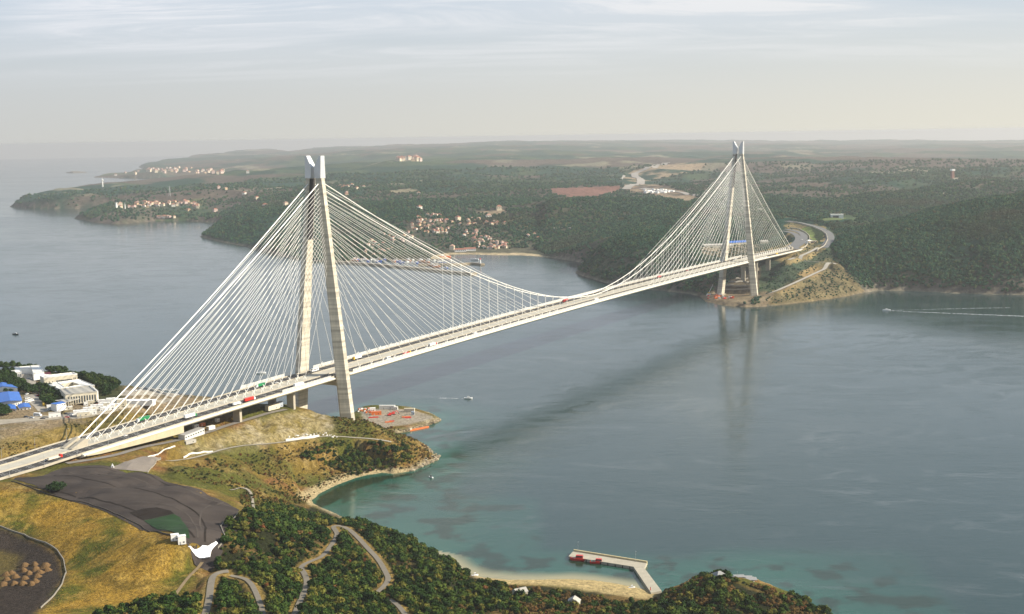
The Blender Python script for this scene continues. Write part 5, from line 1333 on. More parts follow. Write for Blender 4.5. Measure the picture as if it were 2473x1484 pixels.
def gable(name, quad_px, ridge_px, ze, zrdg, zg, label, wall_m, roof_m, cat='building', over=0.03):
    """quad: eaves corners (front left, front right, back right, back left); ridge: front end, back end"""
    e = [P(*p, ze) for p in quad_px]; rd = [P(*p, zrdg) for p in ridge_px]; c = np.mean(e, 0); t = Thing(name, (c[0], c[1], zg), label, cat)
    w = MB(); w.prism([p[:2] for p in e], zg - 0.5, ze - 0.05)
    for k, (i, j) in ((0, (0, 1)), (1, (3, 2))):
        a, b, r_ = np.array(e[i]), np.array(e[j]), np.array(rd[k]); cc = np.array([c[0], c[1], 0]); sh = lambda p: p + (np.array([c[0], c[1], p[2]]) - p) * 0.03
        w.add([a, b, r_ - [0, 0, .15], sh(a), sh(b), sh(r_) - [0, 0, .15]], [(0, 1, 2), (5, 4, 3), (0, 3, 4, 1), (1, 4, 5, 2), (2, 5, 3, 0)])
    t.part('wall', w, wall_m); r = MB(); g = lambda p, f=0.04: np.array(p) + (np.array(p) - np.array([c[0], c[1], p[2]])) * f
    fl, fr, br, bl, rf, rb = g(e[0]), g(e[1]), g(e[2]), g(e[3]), g(rd[0]), g(rd[1]); up = np.array([0, 0, .25])
    r.add([fl, rf, rb, bl, fl + up, rf + up, rb + up, bl + up], [(0, 1, 2, 3), (7, 6, 5, 4), (0, 4, 5, 1), (2, 6, 7, 3), (3, 7, 4, 0)])
    r.add([fr, rf, rb, br, fr + up, rf + up, rb + up, br + up], [(3, 2, 1, 0), (4, 5, 6, 7), (1, 5, 4, 0), (3, 7, 6, 2), (0, 4, 7, 3)])
    t.part('roof', r, roof_m); return t, e
tM, e = gable('tiled_house', [Z6(700, 418), Z6(1010, 388), Z6(975, 352), Z6(690, 380)], [Z6(692, 372), Z6(992, 342)], 83.3, 84.8, ZG, 'low house with a long maroon tiled roof between the white buildings', M_WBOX, M_MAROON)
tC = outline_building('long_cream_building', [[(790, 435), (1440, 360), (1528, 392), (865, 468)]], 88.5, ZG, 'long two storey cream building with a white roof edge on the left headland', wall_m=M_CREAM, roof_m=M_WROOF, parapet=0.9)
a_, b_ = P(*Z6(865, 468), 88.5)[:2], P(*Z6(1528, 392), 88.5)[:2]; dd = b_ - a_
face_windows(tC, a_ + dd * 0.36, a_ + dd * 0.84, 81.5, 84.6, 8, M_GLASS, w=0.86); face_windows(tC, a_ + dd * 0.02, a_ + dd * 0.3, 81.5, 84.5, 3, M_GLASS, w=0.18); face_windows(tC, a_ + dd * 0.87, a_ + dd * 0.97, 81.5, 85.5, 2, M_GLASS, w=0.4)
tD = outline_building('courtyard_building', [[(905, 578), (1135, 552), (1290, 655), (1178, 688)], [(1140, 552), (1575, 492), (1595, 512), (1430, 545), (1180, 582)], [(1600, 508), (1875, 612), (1770, 622), (1590, 600), (1440, 548)], [(1296, 655), (1588, 604), (1766, 624), (1300, 678)]], 85.6, ZG, 'large white roofed building round an inner court with planted trees', wall_m=M_CREAM, roof_m=M_WROOF, parapet=0.6)
a_, b_ = P(*Z6(905, 578), 85.6)[:2], P(*Z6(1178, 688), 85.6)[:2]; face_windows(tD, a_, b_, 80.5, 84.2, 9, M_GLASS, w=0.5)
tE = outline_building('colonnaded_hall', [[(1180, 692), (1795, 622), (1915, 742), (1292, 800)]], 88.6, ZG, 'grey roofed hall with a tall pillared front beside the planted court', wall_m=M_CREAM, roof_m=M_GREYROOF, parapet=0.9)
a_, b_ = P(*Z6(1292, 800), 88.6)[:2], P(*Z6(1915, 742), 88.6)[:2]; dd = b_ - a_
face_windows(tE, a_ + dd * 0.06, a_ + dd * 0.98, 79.5, 86.4, 11, M_GLASS, 'bay', w=0.55, proud=0.1)
m_ = MB(); fr = P(*Z6(1800, 615), 88.6)[:2], P(*Z6(1945, 735), 88.6)[:2]; d_ = (fr[1] - fr[0]) / np.hypot(*(fr[1] - fr[0])); n_ = np.array([d_[1], -d_[0]]) * 2.0
m_.prism([fr[0], fr[1], fr[1] + n_, fr[0] + n_], 88.0, 89.6); m_.prism([fr[1] - d_ * 1.5, fr[1], fr[1] + n_, fr[1] + n_ - d_ * 1.5], 79.0, 87.95); tE.part('portal_frame', m_, M_WROOF)
def canopy():
    zr = 84.2; pts = [P(*Z6(*p), zr)[:2] for p in ((1075, 905), (1385, 836), (1578, 858), (1292, 938))]; c = np.mean(pts, 0)
    t = Thing('concrete_canopy', (c[0], c[1], ZG), 'flat concrete canopy on square pillars in front of the pillared hall', 'canopy'); r = MB(); r.prism(pts, zr - 0.7, zr); t.part('roof', r, M_GREYROOF)
    for k in range(6):
        p = pts[3] + (pts[2] - pts[3]) * (k + 0.3) / 6; m = MB(); m.box((p[0], p[1], ZG - 0.4), 0.9, 0.9, zr - 0.72 - ZG + 0.4, 0.3); t.part('pillar', m, M_CREAM)
    for f in (0.1, 0.5, 0.9): p = pts[0] + (pts[1] - pts[0]) * f; m = MB(); m.box((p[0], p[1], ZG - 0.4), 0.9, 0.9, zr - 0.72 - ZG + 0.4, 0.3); t.part('pillar', m, M_CREAM)
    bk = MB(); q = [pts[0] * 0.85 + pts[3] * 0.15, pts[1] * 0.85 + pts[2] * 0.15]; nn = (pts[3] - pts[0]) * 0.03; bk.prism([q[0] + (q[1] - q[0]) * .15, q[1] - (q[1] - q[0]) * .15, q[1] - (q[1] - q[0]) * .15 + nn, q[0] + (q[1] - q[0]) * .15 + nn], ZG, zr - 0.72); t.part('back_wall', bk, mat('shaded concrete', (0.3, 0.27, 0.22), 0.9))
canopy()
tG = outline_building('white_cube_building', [[(1008, 968), (1235, 925), (1302, 950), (1120, 988)]], 86.0, ZG, 'tall white box building with a blue roof beside the lorry park', wall_m=M_WBOX, roof_m=M_BLUE, parapet=0.2)
a_, b_ = P(*Z6(1120, 988), 86)[:2], P(*Z6(1302, 950), 86)[:2]; face_windows(tG, a_, b_, 84.4, 85.3, 4, M_GLASS, w=0.5)
tH, e = gable('blue_roofed_warehouse', [Z6(-60, 955), Z6(430, 905), Z6(365, 740), Z6(-90, 770)], [Z6(205, 902), Z6(158, 730)], 85.0, 87.2, ZG, 'large warehouse with a bright blue gabled roof and pale walls at the left edge', M_WBOX, M_BLUE)
face_windows(tH, e[0], e[1], 81.2, 82.6, 11, M_GLASS, w=0.25)
tI, e = gable('blue_roofed_shed', [Z6(-20, 652), Z6(345, 652), Z6(170, 560), Z6(-100, 565)], [Z6(60, 625), Z6(40, 548)], 84.6, 86.0, ZG, 'long shed whose blue roof shows above the pines at the left edge', M_WBOX, M_BLUE)
for k, (q, rd, lab) in enumerate((([(60, 1078), (322, 1076), (300, 1000), (40, 1020)], [(205, 1062), (185, 975)], 'small blue roofed hut, left of two in front of the large blue warehouse'), ([(385, 1058), (610, 1040), (575, 966), (345, 1000)], [(488, 1030), (468, 950)], 'small blue roofed hut, right of two in front of the large blue warehouse'))):
    t, e = gable('blue_roofed_hut', [Z6(*p) for p in q], [Z6(*p) for p in rd], 81.9, 83.2, ZG - 0.6, lab, M_WBOX, M_BLUE); face_windows(t, e[0], e[1], 80.2, 81.2, 3, M_GLASS, w=0.3)
simple_box_thing('white_cabin', H(*Z6(12, 352)), 10, 5, 5.5, 0.2, M_WBOX, 'white cabin at the left edge above the dark pines', 'cabin')
# long white shed roof behind the stay cables
def long_shed():
    a, b = P(*Z1(1165, 480), 80)[:2], P(*Z1(1515, 478), 80)[:2]; d = (b - a) / np.hypot(*(b - a)); n = np.array([-d[1], d[0]]); zg = float(near_z(*((a + b) / 2)))
    t = Thing('long_white_shed', ((a + b)[0] / 2, (a + b)[1] / 2, zg), 'long low white shed standing behind the stay cables on the left headland', 'shed'); w = MB(); w.prism([a, b, b + n * 7, a + n * 7], zg - 1.5, zg + 3.6); t.part('wall', w, M_WBOX)
    r = MB(); r.prism([a - n * .5 - d, b - n * .5 + d, b + n * 7.5 + d, a + n * 7.5 - d], zg + 3.62, zg + 4.1); t.part('roof', r, M_TARP)
    for s_, L_ in ((a, 1), (b, -1)): m = MB(); m.prism([s_, s_ + d * L_ * 3, s_ + d * L_ * 3 - n * 2.5, s_ - n * 2.5], zg - 1.5, zg + 5.2); t.part('end_block', m, M_WBOX)
long_shed()
def site_containers():
    rows = [((1590, 1165), 13, 6, 3.4), ((1650, 1208), 12, 5, 4.0), ((1740, 1112), 9, 5, 3.6), ((1835, 1175), 7.5, 4, 4.4), ((1820, 1102), 7, 4, 3.6), ((1920, 1072), 12, 5, 4.2), ((2040, 1120), 5.5, 3.5, 3.6), ((2080, 1040), 9, 4, 4.6), ((2120, 1100), 6.5, 3.5, 4.2),
            ((2200, 1085), 7, 4, 4.5), ((2290, 1065), 11, 5, 4.8), ((2080, 965), 13, 5, 4.0), ((2200, 960), 9, 6, 5.2), ((2410, 1010), 9, 6, 7.0), ((2330, 990), 8, 4, 4.0), ((970, 1080), 4, 3.5, 4.2), ((1310, 1095), 12, 3, 3.4), ((1085, 1235), 11, 5, 4.6), ((1700, 1015), 4, 3, 4.0), ((1775, 985), 7, 3, 4.2), ((1840, 955), 4, 3, 3.8)]
    for k, (p, sx, sy, sz) in enumerate(rows):
        lab = {15: 'small white cabin beside the tall white box building', 16: 'low cream cabin in front of the tall white box building', 17: 'white cabin with a grey roof standing alone above the bank', 13: 'tallest white block among the site cabins, behind the stay cables', 18: 'white container nearest the pillared canopy', 19: 'white container in the row in front of the pillared hall', 20: 'last white container of the row by the pillared hall'}.get(k, 'white site cabin in the jumble of cabins above the bank behind the bridge')
        simple_box_thing('site_cabin', H(*Z6(*p)), sx, sy, sz, 0.28 + random.uniform(-.08, .08), [M_WBOX, M_CREAM, M_WBOX][k % 3] if k != 16 else M_CREAM, lab, 'cabin', 'white site cabins' if k not in (13, 15, 16, 17, 18, 19, 20) else None, roof=M_WROOF if k != 17 else M_GREYROOF)
    for (x, y), sx, sy, sz, m, lab, cat in (((1800, 905), 16, 9, 3.2, M_GREYROOF, 'long grey prefab office with a row of white panels beside the service road', 'prefab'), ((1860, 915), 9, 6, 2.6, M_GREYROOF, 'smaller grey prefab in front of the long one beside the service road', 'prefab')): pass
site_containers()
def prefab():
    a, b = P(*Z1(1760, 865), 70)[:2], P(*Z1(2045, 800), 70)[:2]; q = H(*Z1(1830, 895)); zg = q[2]; a = q[:2]; b = H(*Z1(2045, 830))[:2]; d = (b - a) / np.hypot(*(b - a)); n = np.array([-d[1], d[0]]); b = a + d * 34
    t = Thing('grey_prefab', (a[0], a[1], zg), 'long grey prefab office beside the service road under the deck', 'prefab'); w = MB(); w.prism([a, b, b + n * 7, a + n * 7], zg - 3, zg + 4.4); t.part('wall', w, mat('pale grey panel', (0.58, 0.57, 0.53), 0.7, 0.1, 0.3))
    r = MB(); r.prism([a - n * .4 - d * .4, b - n * .4 + d * .4, b + n * 7.4 + d * .4, a + n * 7.4 - d * .4], zg + 4.42, zg + 4.8); t.part('roof', r, mat('grey sheet roof', (0.36, 0.36, 0.35), 0.6, 0.15, 0.2)); face_windows(t, a, b, zg + 1.6, zg + 2.9, 8, M_GLASS, w=0.5)
    for k, ((x, y), sx, sy, sz, m, lab) in enumerate((((1875, 925), 12, 5, 3.0, M_GREYROOF, 'low grey cabin in front of the long grey prefab'), ((2085, 790), 8, 4, 3.6, M_WBOX, 'white container beside the far end of the long grey prefab'), ((1735, 840), 7, 4, 3.8, M_WBOX, 'white container on the service road behind the long grey prefab'),
                                                     ((1935, 775), 6, 3.5, 3.4, M_WBOX, 'white container beside the orange lorry under the deck'), ((1640, 865), 4, 3, 4.0, M_WBOX, 'small white cabin at the end of the cream retaining wall'), ((2000, 755), 6, 3, 3.0, mat('orange paint', (0.62, 0.16, 0.03), 0.5), 'orange container under the edge of the deck'), ((2150, 712), 4, 3, 3.2, M_WBOX, 'white cabin on the service road under the middle of the side span'))):
        simple_box_thing('site_container', H(*Z1(x, y)), sx, sy, sz, 0.98 + random.uniform(-.05, .05), m, lab, 'container')
    for (x, y), sx, sy, sz, m, lab in (((470, 590), 17, 5, 5.0, M_CREAM, 'cream block on the hilltop beside the bridge pier'), ((540, 565), 7, 4, 5.5, mat('blue grey panel', (0.38, 0.42, 0.48), 0.6), 'blue grey container on the hilltop beside the bridge pier')):
        simple_box_thing('site_container', H(*Z2(x, y)), sx, sy, sz, 0.98, m, lab, 'container')
prefab()
M_ROCKW = mat('white quarry blocks', (0.72, 0.70, 0.64), 0.8, 0.2, 0.5)
def white_blocks():
    low_wall('terrace_wall', [H(*Z2(x, y)) for x, y in ((600, 905), (740, 890), (870, 872), (930, 862))], 2.4, 1.2, M_ROCKW, 'white stone wall along the lane below the yellow cutting', 'wall')
    for k in range(46):
        x = random.uniform(600, 1140); y = np.interp(x, [600, 900, 950, 1140], [880, 845, 835, 868]) + random.uniform(-18, 14); q = H(*Z2(x, y)); mb = MB(); mb.blob((0, 0, 0.3), random.uniform(0.6, 1.3), 1, 0.25, 0.7); o = mb.build('stone_block', M_ROCKW); o.location = tuple(q); tag(o, 'white quarried block dumped above the lane in the cutting', 'block', 'white blocks in the cutting')
    low_wall('terrace_wall', rounded([P(*Z1(x, y), 64.0) for x, y in ((1460, 1045), (1600, 980), (1730, 925))]), 1.0, 0.7, M_ROCKW, 'straight white wall on the brown slope below the retaining wall', 'wall')
    low_wall('terrace_wall', rounded([P(*Z1(x, y), 60.0) for x, y in ((1810, 990), (1900, 950), (2000, 915), (2100, 890))]), 1.2, 0.7, M_ROCKW, 'curved white wall at the foot of the grey prefab', 'wall')
white_blocks()

# ---------------------------------------------------------------- vehicles
def paint(name, c): return mat('paint ' + name, c, 0.3, spec=0.5)
M_TYRE = mat('tyre rubber', (0.02, 0.02, 0.02), 0.8)
PW, PR, PY, PG, PB, PO, PS, PK = paint('white', (0.82, 0.82, 0.80)), paint('red', (0.55, 0.03, 0.02)), paint('yellow', (0.75, 0.46, 0.02)), paint('green', (0.02, 0.22, 0.08)), paint('blue', (0.03, 0.10, 0.42)), paint('orange', (0.68, 0.16, 0.03)), paint('silver', (0.50, 0.52, 0.54)), paint('black', (0.03, 0.03, 0.035))
def wheels(root, xs, w, r):
    for x in xs:
        for sg in (1, -1):
            m = MB(); m.tube((x, sg * (w / 2 - 0.25), r), (x, sg * (w / 2 + 0.02), r), r, 10); m.build('wheel', M_TYRE, root)
SRC = {}
def make_car(col):
    r = empty('parked_car'); b = MB(); vs = []
    prof = [(-2.2, 0.35), (-2.2, 0.85), (-1.9, 0.95), (1.0, 0.95), (2.1, 0.78), (2.2, 0.35)]
    for y in (-0.9, 0.9): vs += [(x, y, z) for x, z in prof]
    b.add(vs, [(5, 4, 3, 2, 1, 0), (6, 7, 8, 9, 10, 11)] + [(i, (i + 1) % 6, 6 + (i + 1) % 6, 6 + i) for i in range(6)])
    b.add([(-0.9, -.7, 1.5), (0.25, -.7, 1.5), (0.25, .7, 1.5), (-0.9, .7, 1.5), (-1.6, -.82, .96), (.95, -.82, .96), (.95, .82, .96), (-1.6, .82, .96)], [(0, 1, 2, 3)])
    b.build('body', col, r); g = MB(); g.add([(-0.9, -.7, 1.49), (0.25, -.7, 1.49), (0.25, .7, 1.49), (-0.9, .7, 1.49), (-1.6, -.82, .96), (.95, -.82, .96), (.95, .82, .96), (-1.6, .82, .96)], [(4, 5, 1, 0), (5, 6, 2, 1), (6, 7, 3, 2), (7, 4, 0, 3)]); g.build('windows', M_GLASS, r)
    wheels(r, (-1.35, 1.35), 1.8, 0.34); return r
def make_van(col, L=6.2, H_=2.6, W=2.1, name='parked_van'):
    r = empty(name); b = MB(); vs = []; prof = [(-L / 2, 0.4), (-L / 2, H_), (L / 2 - 1.2, H_), (L / 2 - 0.5, H_ * 0.58), (L / 2, H_ * 0.5), (L / 2, 0.4)]
    for y in (-W / 2, W / 2): vs += [(x, y, z) for x, z in prof]
    b.add(vs, [(5, 4, 3, 2, 1, 0), (6, 7, 8, 9, 10, 11)] + [(i, (i + 1) % 6, 6 + (i + 1) % 6, 6 + i) for i in range(6)]); b.build('body', col, r)
    for sg in (1, -1): g = MB(); g.box((-0.3, sg * (W / 2 + 0.02), H_ * 0.56), L * 0.72, 0.05, H_ * 0.26); g.build('side_window', M_GLASS, r)
    g = MB(); g.add([(L / 2 - 1.17, -W * .45, H_ * .97), (L / 2 - 1.17, W * .45, H_ * .97), (L / 2 - .5, W * .45, H_ * .61), (L / 2 - .5, -W * .45, H_ * .61)], [(0, 3, 2, 1)]); g.build('windscreen', M_GLASS, r)
    wheels(r, (-L * .3, L * .32), W, 0.42); return r
def make_bus(): return make_van(PW, 12.0, 3.4, 2.6, 'coach')
def make_truck(cab, box, flat=False, name='lorry'):
    r = empty(name); c = MB(); vs = []; prof = [(5.6, 0.6), (5.6, 3.5), (7.3, 3.4), (7.8, 1.9), (7.8, 0.6)]
    for y in (-1.25, 1.25): vs += [(x, y, z) for x, z in prof]
    c.add(vs, [(4, 3, 2, 1, 0), (5, 6, 7, 8, 9)] + [(i, (i + 1) % 5, 5 + (i + 1) % 5, 5 + i) for i in range(5)]); cb = c.build('cab', cab, r)
    g = MB(); g.add([(7.34, -1.1, 3.2), (7.34, 1.1, 3.2), (7.78, 1.1, 2.05), (7.78, -1.1, 2.05)], [(0, 3, 2, 1)]); g.build('windscreen', M_GLASS, cb)
    t = MB()
    if flat: t.box((-1.3, 0, 1.15), 13.2, 2.5, 0.5); t.box((-1.8, 0, 1.66), 10.5, 2.2, 1.1); t.build('load_bed', box, r)
    else: t.box((-1.3, 0, 1.2), 13.4, 2.55, 2.85); t.build('trailer', box, r)
    f = MB(); f.box((0, 0, 0.75), 14.5, 0.9, 0.38); f.build('chassis', PK, r); wheels(r, (-6.4, -5.1, -3.8, 4.3, 6.7), 2.5, 0.5); return r
def place(key, maker, q, rz, label, cat, group=None, sc=None):
    if key not in SRC: r = maker(); SRC[key] = r; r.location = tuple(map(float, q)); r.rotation_euler = (0, 0, rz); r.scale = (sc or 1,) * 3
    else: r = copy_tree(SRC[key], q, rz, sc or 1.0)
    for k in ('label', 'category', 'group'):
        if k in r: del r[k]
    tag(r, label, cat, group); return r
def s_at(px, v, lo=-640, hi=1800):
    S = np.linspace(lo, hi, 2400); X = [proj(*(B(s, v, deckz(s) + 1)))[0] for s in S]; return float(np.interp(px, X, S))
HEAD = math.pi / 2 - BAZ                                   # heading of +s
def on_deck(px, v, key, maker, label, cat, away=True, sc=None):
    s = s_at(px, v); zz = deckz(s) + 0.12 if s > -378 else float(np.interp(s, [-900, -420, -378], [70.6, 71.0, deckz(-378)])) + 0.13
    place(key, maker, B(s, v, zz), HEAD + (0 if away else math.pi), label, cat, None, sc)
def traffic():
    t = lambda a, b, f=False: (lambda: make_truck(a, b, f))
    on_deck(603, 20.5, 'tr_red', t(PW, PR), 'lorry with a bright red trailer on the near carriageway before the near tower', 'lorry')
    on_deck(572, 20.5, 'tr_wht', t(PW, PW), 'white lorry just behind the red trailer on the near carriageway', 'lorry', sc=0.72)
    on_deck(722, 20.5, 'tr_crm', t(PW, PW), 'white box lorry on the near carriageway, closest to the near tower', 'lorry')
    on_deck(460, 17, 'tr_grn', t(PG, PW), 'lorry with a cream trailer and green cab on the near side span', 'lorry')
    on_deck(345, -17, 'tr_grn2', t(PW, PG), 'lorry with a green trailer on the far carriageway low on the side span', 'lorry', False)
    on_deck(629, -17, 'tr_grn2', t(PW, PG), 'lorry with a green trailer on the far carriageway before the near tower', 'lorry', False, 0.9)
    on_deck(760, -17, 'coach', make_bus, 'white coach passing the near tower on the far carriageway', 'coach', False)
    on_deck(862, -17, 'tr_yel', t(PY, PW), 'lorry with a yellow cab on the far carriageway just past the near tower', 'lorry', False)
    on_deck(982, 20.5, 'tr_flat', t(PY, PR, True), 'yellow cab flatbed with a red load on the near carriageway', 'lorry')
    on_deck(938, 20.5, 'van_w', lambda: make_van(PW), 'white van between the near tower and the yellow flatbed', 'van', True, 1.4)
    on_deck(1045, 17, 'tr_wr', t(PR, PW), 'white lorry with a red cab on the near carriageway short of midspan', 'lorry')
    on_deck(1148, 20.5, 'van_w', lambda: make_van(PW), 'white van alone on the near carriageway under the longest stays', 'van', True, 1.2)
    on_deck(1365, -17, 'tr_rr', t(PR, PR), 'red lorry on the far carriageway at midspan', 'lorry', False)
    on_deck(1440, 20.5, 'coach', make_bus, 'white coach on the near carriageway at midspan', 'coach')
    on_deck(1592, -17, 'tr_rr', t(PR, PR), 'red lorry on the far carriageway beyond midspan', 'lorry', False, 0.85)
    on_deck(1659, -17, 'car_r', lambda: make_car(PR), 'red car on the far carriageway approaching the far tower', 'car', False, 1.3)
    on_deck(1717, 20, 'car_b', lambda: make_car(PB), 'blue car on the near carriageway approaching the far tower', 'car', True, 1.3)
    on_deck(1776, -14, 'van_w', lambda: make_van(PW), 'white van beside the far tower on the far carriageway', 'van', False, 1.2)
    on_deck(1876, 20, 'tr_yy', t(PY, PY), 'small yellow lorry on the far side span', 'lorry', True, 0.7)
    on_deck(132, 17, 'tr_redflat', t(PR, mat('pale load', (0.62, 0.56, 0.46), 0.8), True), 'flatbed lorry with a red cab coming off the bridge at the lower left', 'lorry', True)
    on_deck(113, 13.4, 'car_s', lambda: make_car(PS), 'silver car overtaking the red cab flatbed', 'car')
    on_deck(668, -13, 'car_w', lambda: make_car(PW), 'white car on the far carriageway behind the stay brackets', 'car', False)
    on_deck(555, 13.4, 'car_k', lambda: make_car(PK), 'black car on the near carriageway behind the red trailer lorry', 'car')
    on_deck(303, 13, 'car_w', lambda: make_car(PW), 'white car low on the near side span', 'car')
traffic()
def parked():
    cols = {'w': PW, 's': PS, 'r': PR, 'k': PK, 'b': PB}
    def car(x, y, c, rz, lab, grp=None): place('car_' + c, lambda: make_car(cols[c]), H(*Z6(x, y)), rz, lab, 'car', grp, 1.12)
    def van(x, y, rz, lab, sc=1.0): place('van_w', lambda: make_van(PW), H(*Z6(x, y)), rz, lab, 'van', None, sc)
    g = 'cars parked by the left headland buildings'
    car(585, 482, 'w', 0.1, 'white car parked between the maroon roof and the cream building'); car(775, 632, 'w', 0.2, 'white car parked beside the corner of the courtyard building')
    car(540, 785, 'w', 1.2, 'white car parked at the top of the lorry park'); car(548, 868, 'w', 0.6, 'white car in the lorry park row, farthest up', g); car(540, 912, 'w', 0.6, 'white car in the lorry park row, second', g); car(545, 948, 'w', 0.6, 'white car in the lorry park row, nearest', g); van(612, 925, 0.9, 'white van in the lorry park beside the white cars')
    van(745, 1215, -0.25, 'white minibus on the gravel road below the blue huts', 1.25); car(520, 1240, 'k', -0.2, 'black car left of the white minibus on the gravel road'); car(625, 1258, 's', -0.2, 'silver car just below the white minibus'); car(845, 1272, 'k', 0.4, 'black car right of the white minibus')
    car(1310, 1178, 'k', -0.3, 'dark car left of the white cars beside the site cabins'); car(1400, 1190, 'w', -0.3, 'white car, middle of the cluster beside the site cabins', g); car(1400, 1222, 's', 0.2, 'silver car lowest in the cluster beside the site cabins', g); car(1480, 1175, 'w', -0.3, 'white car right of the cluster beside the site cabins', g); car(1325, 1245, 'r', 0.1, 'red car below the cluster beside the site cabins')
    car(1900, 940, 'w', -0.1, 'white car parked beside the end of the pillared hall'); car(1925, 1000, 'r', 0.1, 'red car parked in front of the pillared hall'); 
    place('tr_bluel', lambda: make_truck(PB, PS), H(*Z6(830, 880)), 1.9, 'grey lorry with a blue cab in the lorry park', 'lorry', None, 0.8); place('tr_yel2', lambda: make_truck(PY, PY), H(*Z6(870, 1005)), 1.9, 'yellow lorry in the lorry park', 'lorry', None, 0.8); car(765, 812, 'r', 0.8, 'red car parked behind the grey lorry'); car(700, 755, 'w', 0.5, 'white car half under the pines at the top of the lorry park')
    for k, (x, y) in enumerate(((1330, 412), (1370, 405), (1480, 397), (1570, 390), (1610, 400), (1640, 397), (1668, 405), (1690, 412), (1715, 408), (1740, 400), (1650, 385), (1700, 392), (1745, 448), (1765, 442), (1340, 500), (1400, 515), (1450, 520))):
        q = H(*Z1(x, y)); place('car_' + 'wsw'[k % 3], lambda: make_car(PW), q, 0.2 + 0.15 * (k % 3), 'pale car in the gravel car park behind the stay cables', 'car', 'cars in the gravel car park', 1.15)
parked()
sheet('gravel_yard', hpoly('160 998;230 988;260 985;300 975;340 968;400 962;420 965;330 985;280 994;240 1002;190 1012;60 1020;-40 1030;-40 1016;60 1010'), 0.25, M_TRACK)
sheet('gravel_yard', [H(*Z6(*p))[:2] for p in ((480, 800), (720, 790), (800, 880), (900, 1060), (1000, 1110), (860, 1140), (740, 1110), (610, 970), (500, 940))], 0.25, M_APRON)
sheet('gravel_yard', [H(*Z1(*p))[:2] for p in ((1200, 420), (1330, 395), (1560, 380), (1760, 400), (1800, 455), (1700, 475), (1540, 460), (1330, 455), (1180, 465))], 0.25, M_APRON)
sheet('paved_court', [H(*Z6(*p))[:2] for p in ((290, 375), (520, 360), (640, 440), (720, 500), (700, 640), (620, 620), (440, 470), (320, 480))], 0.25, M_APRON)
# ---------------------------------------------------------------- pier, boats and the worksite by the near tower
SEA = lambda px, py: P(px, py, 0)
def pier():
    t = Thing('stone_pier', SEA(1480, 1360), 'long crooked concrete pier reaching into the bay from the yellow beach', 'pier'); m = mat('worn pier concrete', (0.44, 0.40, 0.31), 0.9, 0.25, 0.25); zt = 2.2
    Q = lambda *p: P(*p, zt)[:2]
    d1 = [Q(1373, 1344), Q(1384, 1332), Q(1562, 1361), Q(1556, 1372), Q(1530, 1369)]; d2 = [Q(1530, 1369.4), Q(1556, 1372.4), Q(1598, 1428), Q(1572, 1432)]
    a = MB(); a.prism(d1, -3, zt); t.part('outer_arm', a, m); b = MB(); b.prism(d2, -3, zt + 0.1); t.part('landward_arm', b, m)
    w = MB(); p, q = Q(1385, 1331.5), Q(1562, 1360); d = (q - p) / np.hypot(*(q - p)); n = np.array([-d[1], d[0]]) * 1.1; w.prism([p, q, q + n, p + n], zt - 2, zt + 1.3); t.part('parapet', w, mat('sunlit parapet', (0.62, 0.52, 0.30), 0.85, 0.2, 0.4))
    for k in range(9):
        f = MB(); c = Q(1373, 1344.5) + (Q(1530, 1369.5) - Q(1373, 1344.5)) * (k + 0.5) / 9; f.tube((c[0], c[1], -0.2), (c[0], c[1], zt - 0.2), 0.35, 8); t.part('fender', f, M_TYRE)
    for (x, y), lab in (((1396, 1334), 'tall thin lamp post at the outer end of the pier'), ((1535, 1357), 'tall thin lamp post at the bend of the pier')):
        q = P(x, y, zt + 0.1); l = Thing('lamp_post', q, lab, 'lamp post'); m1 = MB(); m1.tube(q, q + [0, 0, 8.5], 0.10, 6, 0.06); l.part('pole', m1, M_GALV); m2 = MB(); m2.box(q + [0.3, 0, 8.5], 1.0, 0.35, 0.15); l.part('lamp_head', m2, M_GALV); m3 = MB(); m3.box(q, 0.6, 0.6, 0.35); l.part('base', m3, M_CONC2)
    q = P(1571, 1426, zt + 0.1); l = Thing('marker_post', q, 'short red post at the landward end of the pier', 'post'); m1 = MB(); m1.tube(q, q + [0, 0, 2.3], 0.28, 8); l.part('post', m1, PR); m2 = MB(); m2.tube(q + [0, 0, 2.3], q + [0, 0, 2.7], 0.34, 8, 0.1); l.part('cap', m2, PK)
pier()
def hull(mb, L, W, h, sheer=0.35, z=0.0, bow=0.45):
    n = 9; vs = []
    for i in range(n):
        t = i / (n - 1); x = -L / 2 + L * t; w = W / 2 * (1.0 if t < bow else math.sqrt(max(0.0, 1 - ((t - bow) / (1 - bow)) ** 2))) * (0.85 + 0.15 * min(1, t / 0.3)); w = max(w, 0.04); top = h + sheer * max(0, t - 0.4) ** 2 * 3
        vs += [(x, -w, z + top), (x, -w * 0.72, z - 0.5), (x, w * 0.72, z - 0.5), (x, w, z + top)]
    fs = [(0, 1, 2, 3)] + [(n * 4 - 1, n * 4 - 2, n * 4 - 3, n * 4 - 4)]
    for i in range(n - 1):
        for j in range(4): fs.append((i * 4 + j, (i + 1) * 4 + j, (i + 1) * 4 + (j + 1) % 4, i * 4 + (j + 1) % 4))
    mb.add(vs, fs)
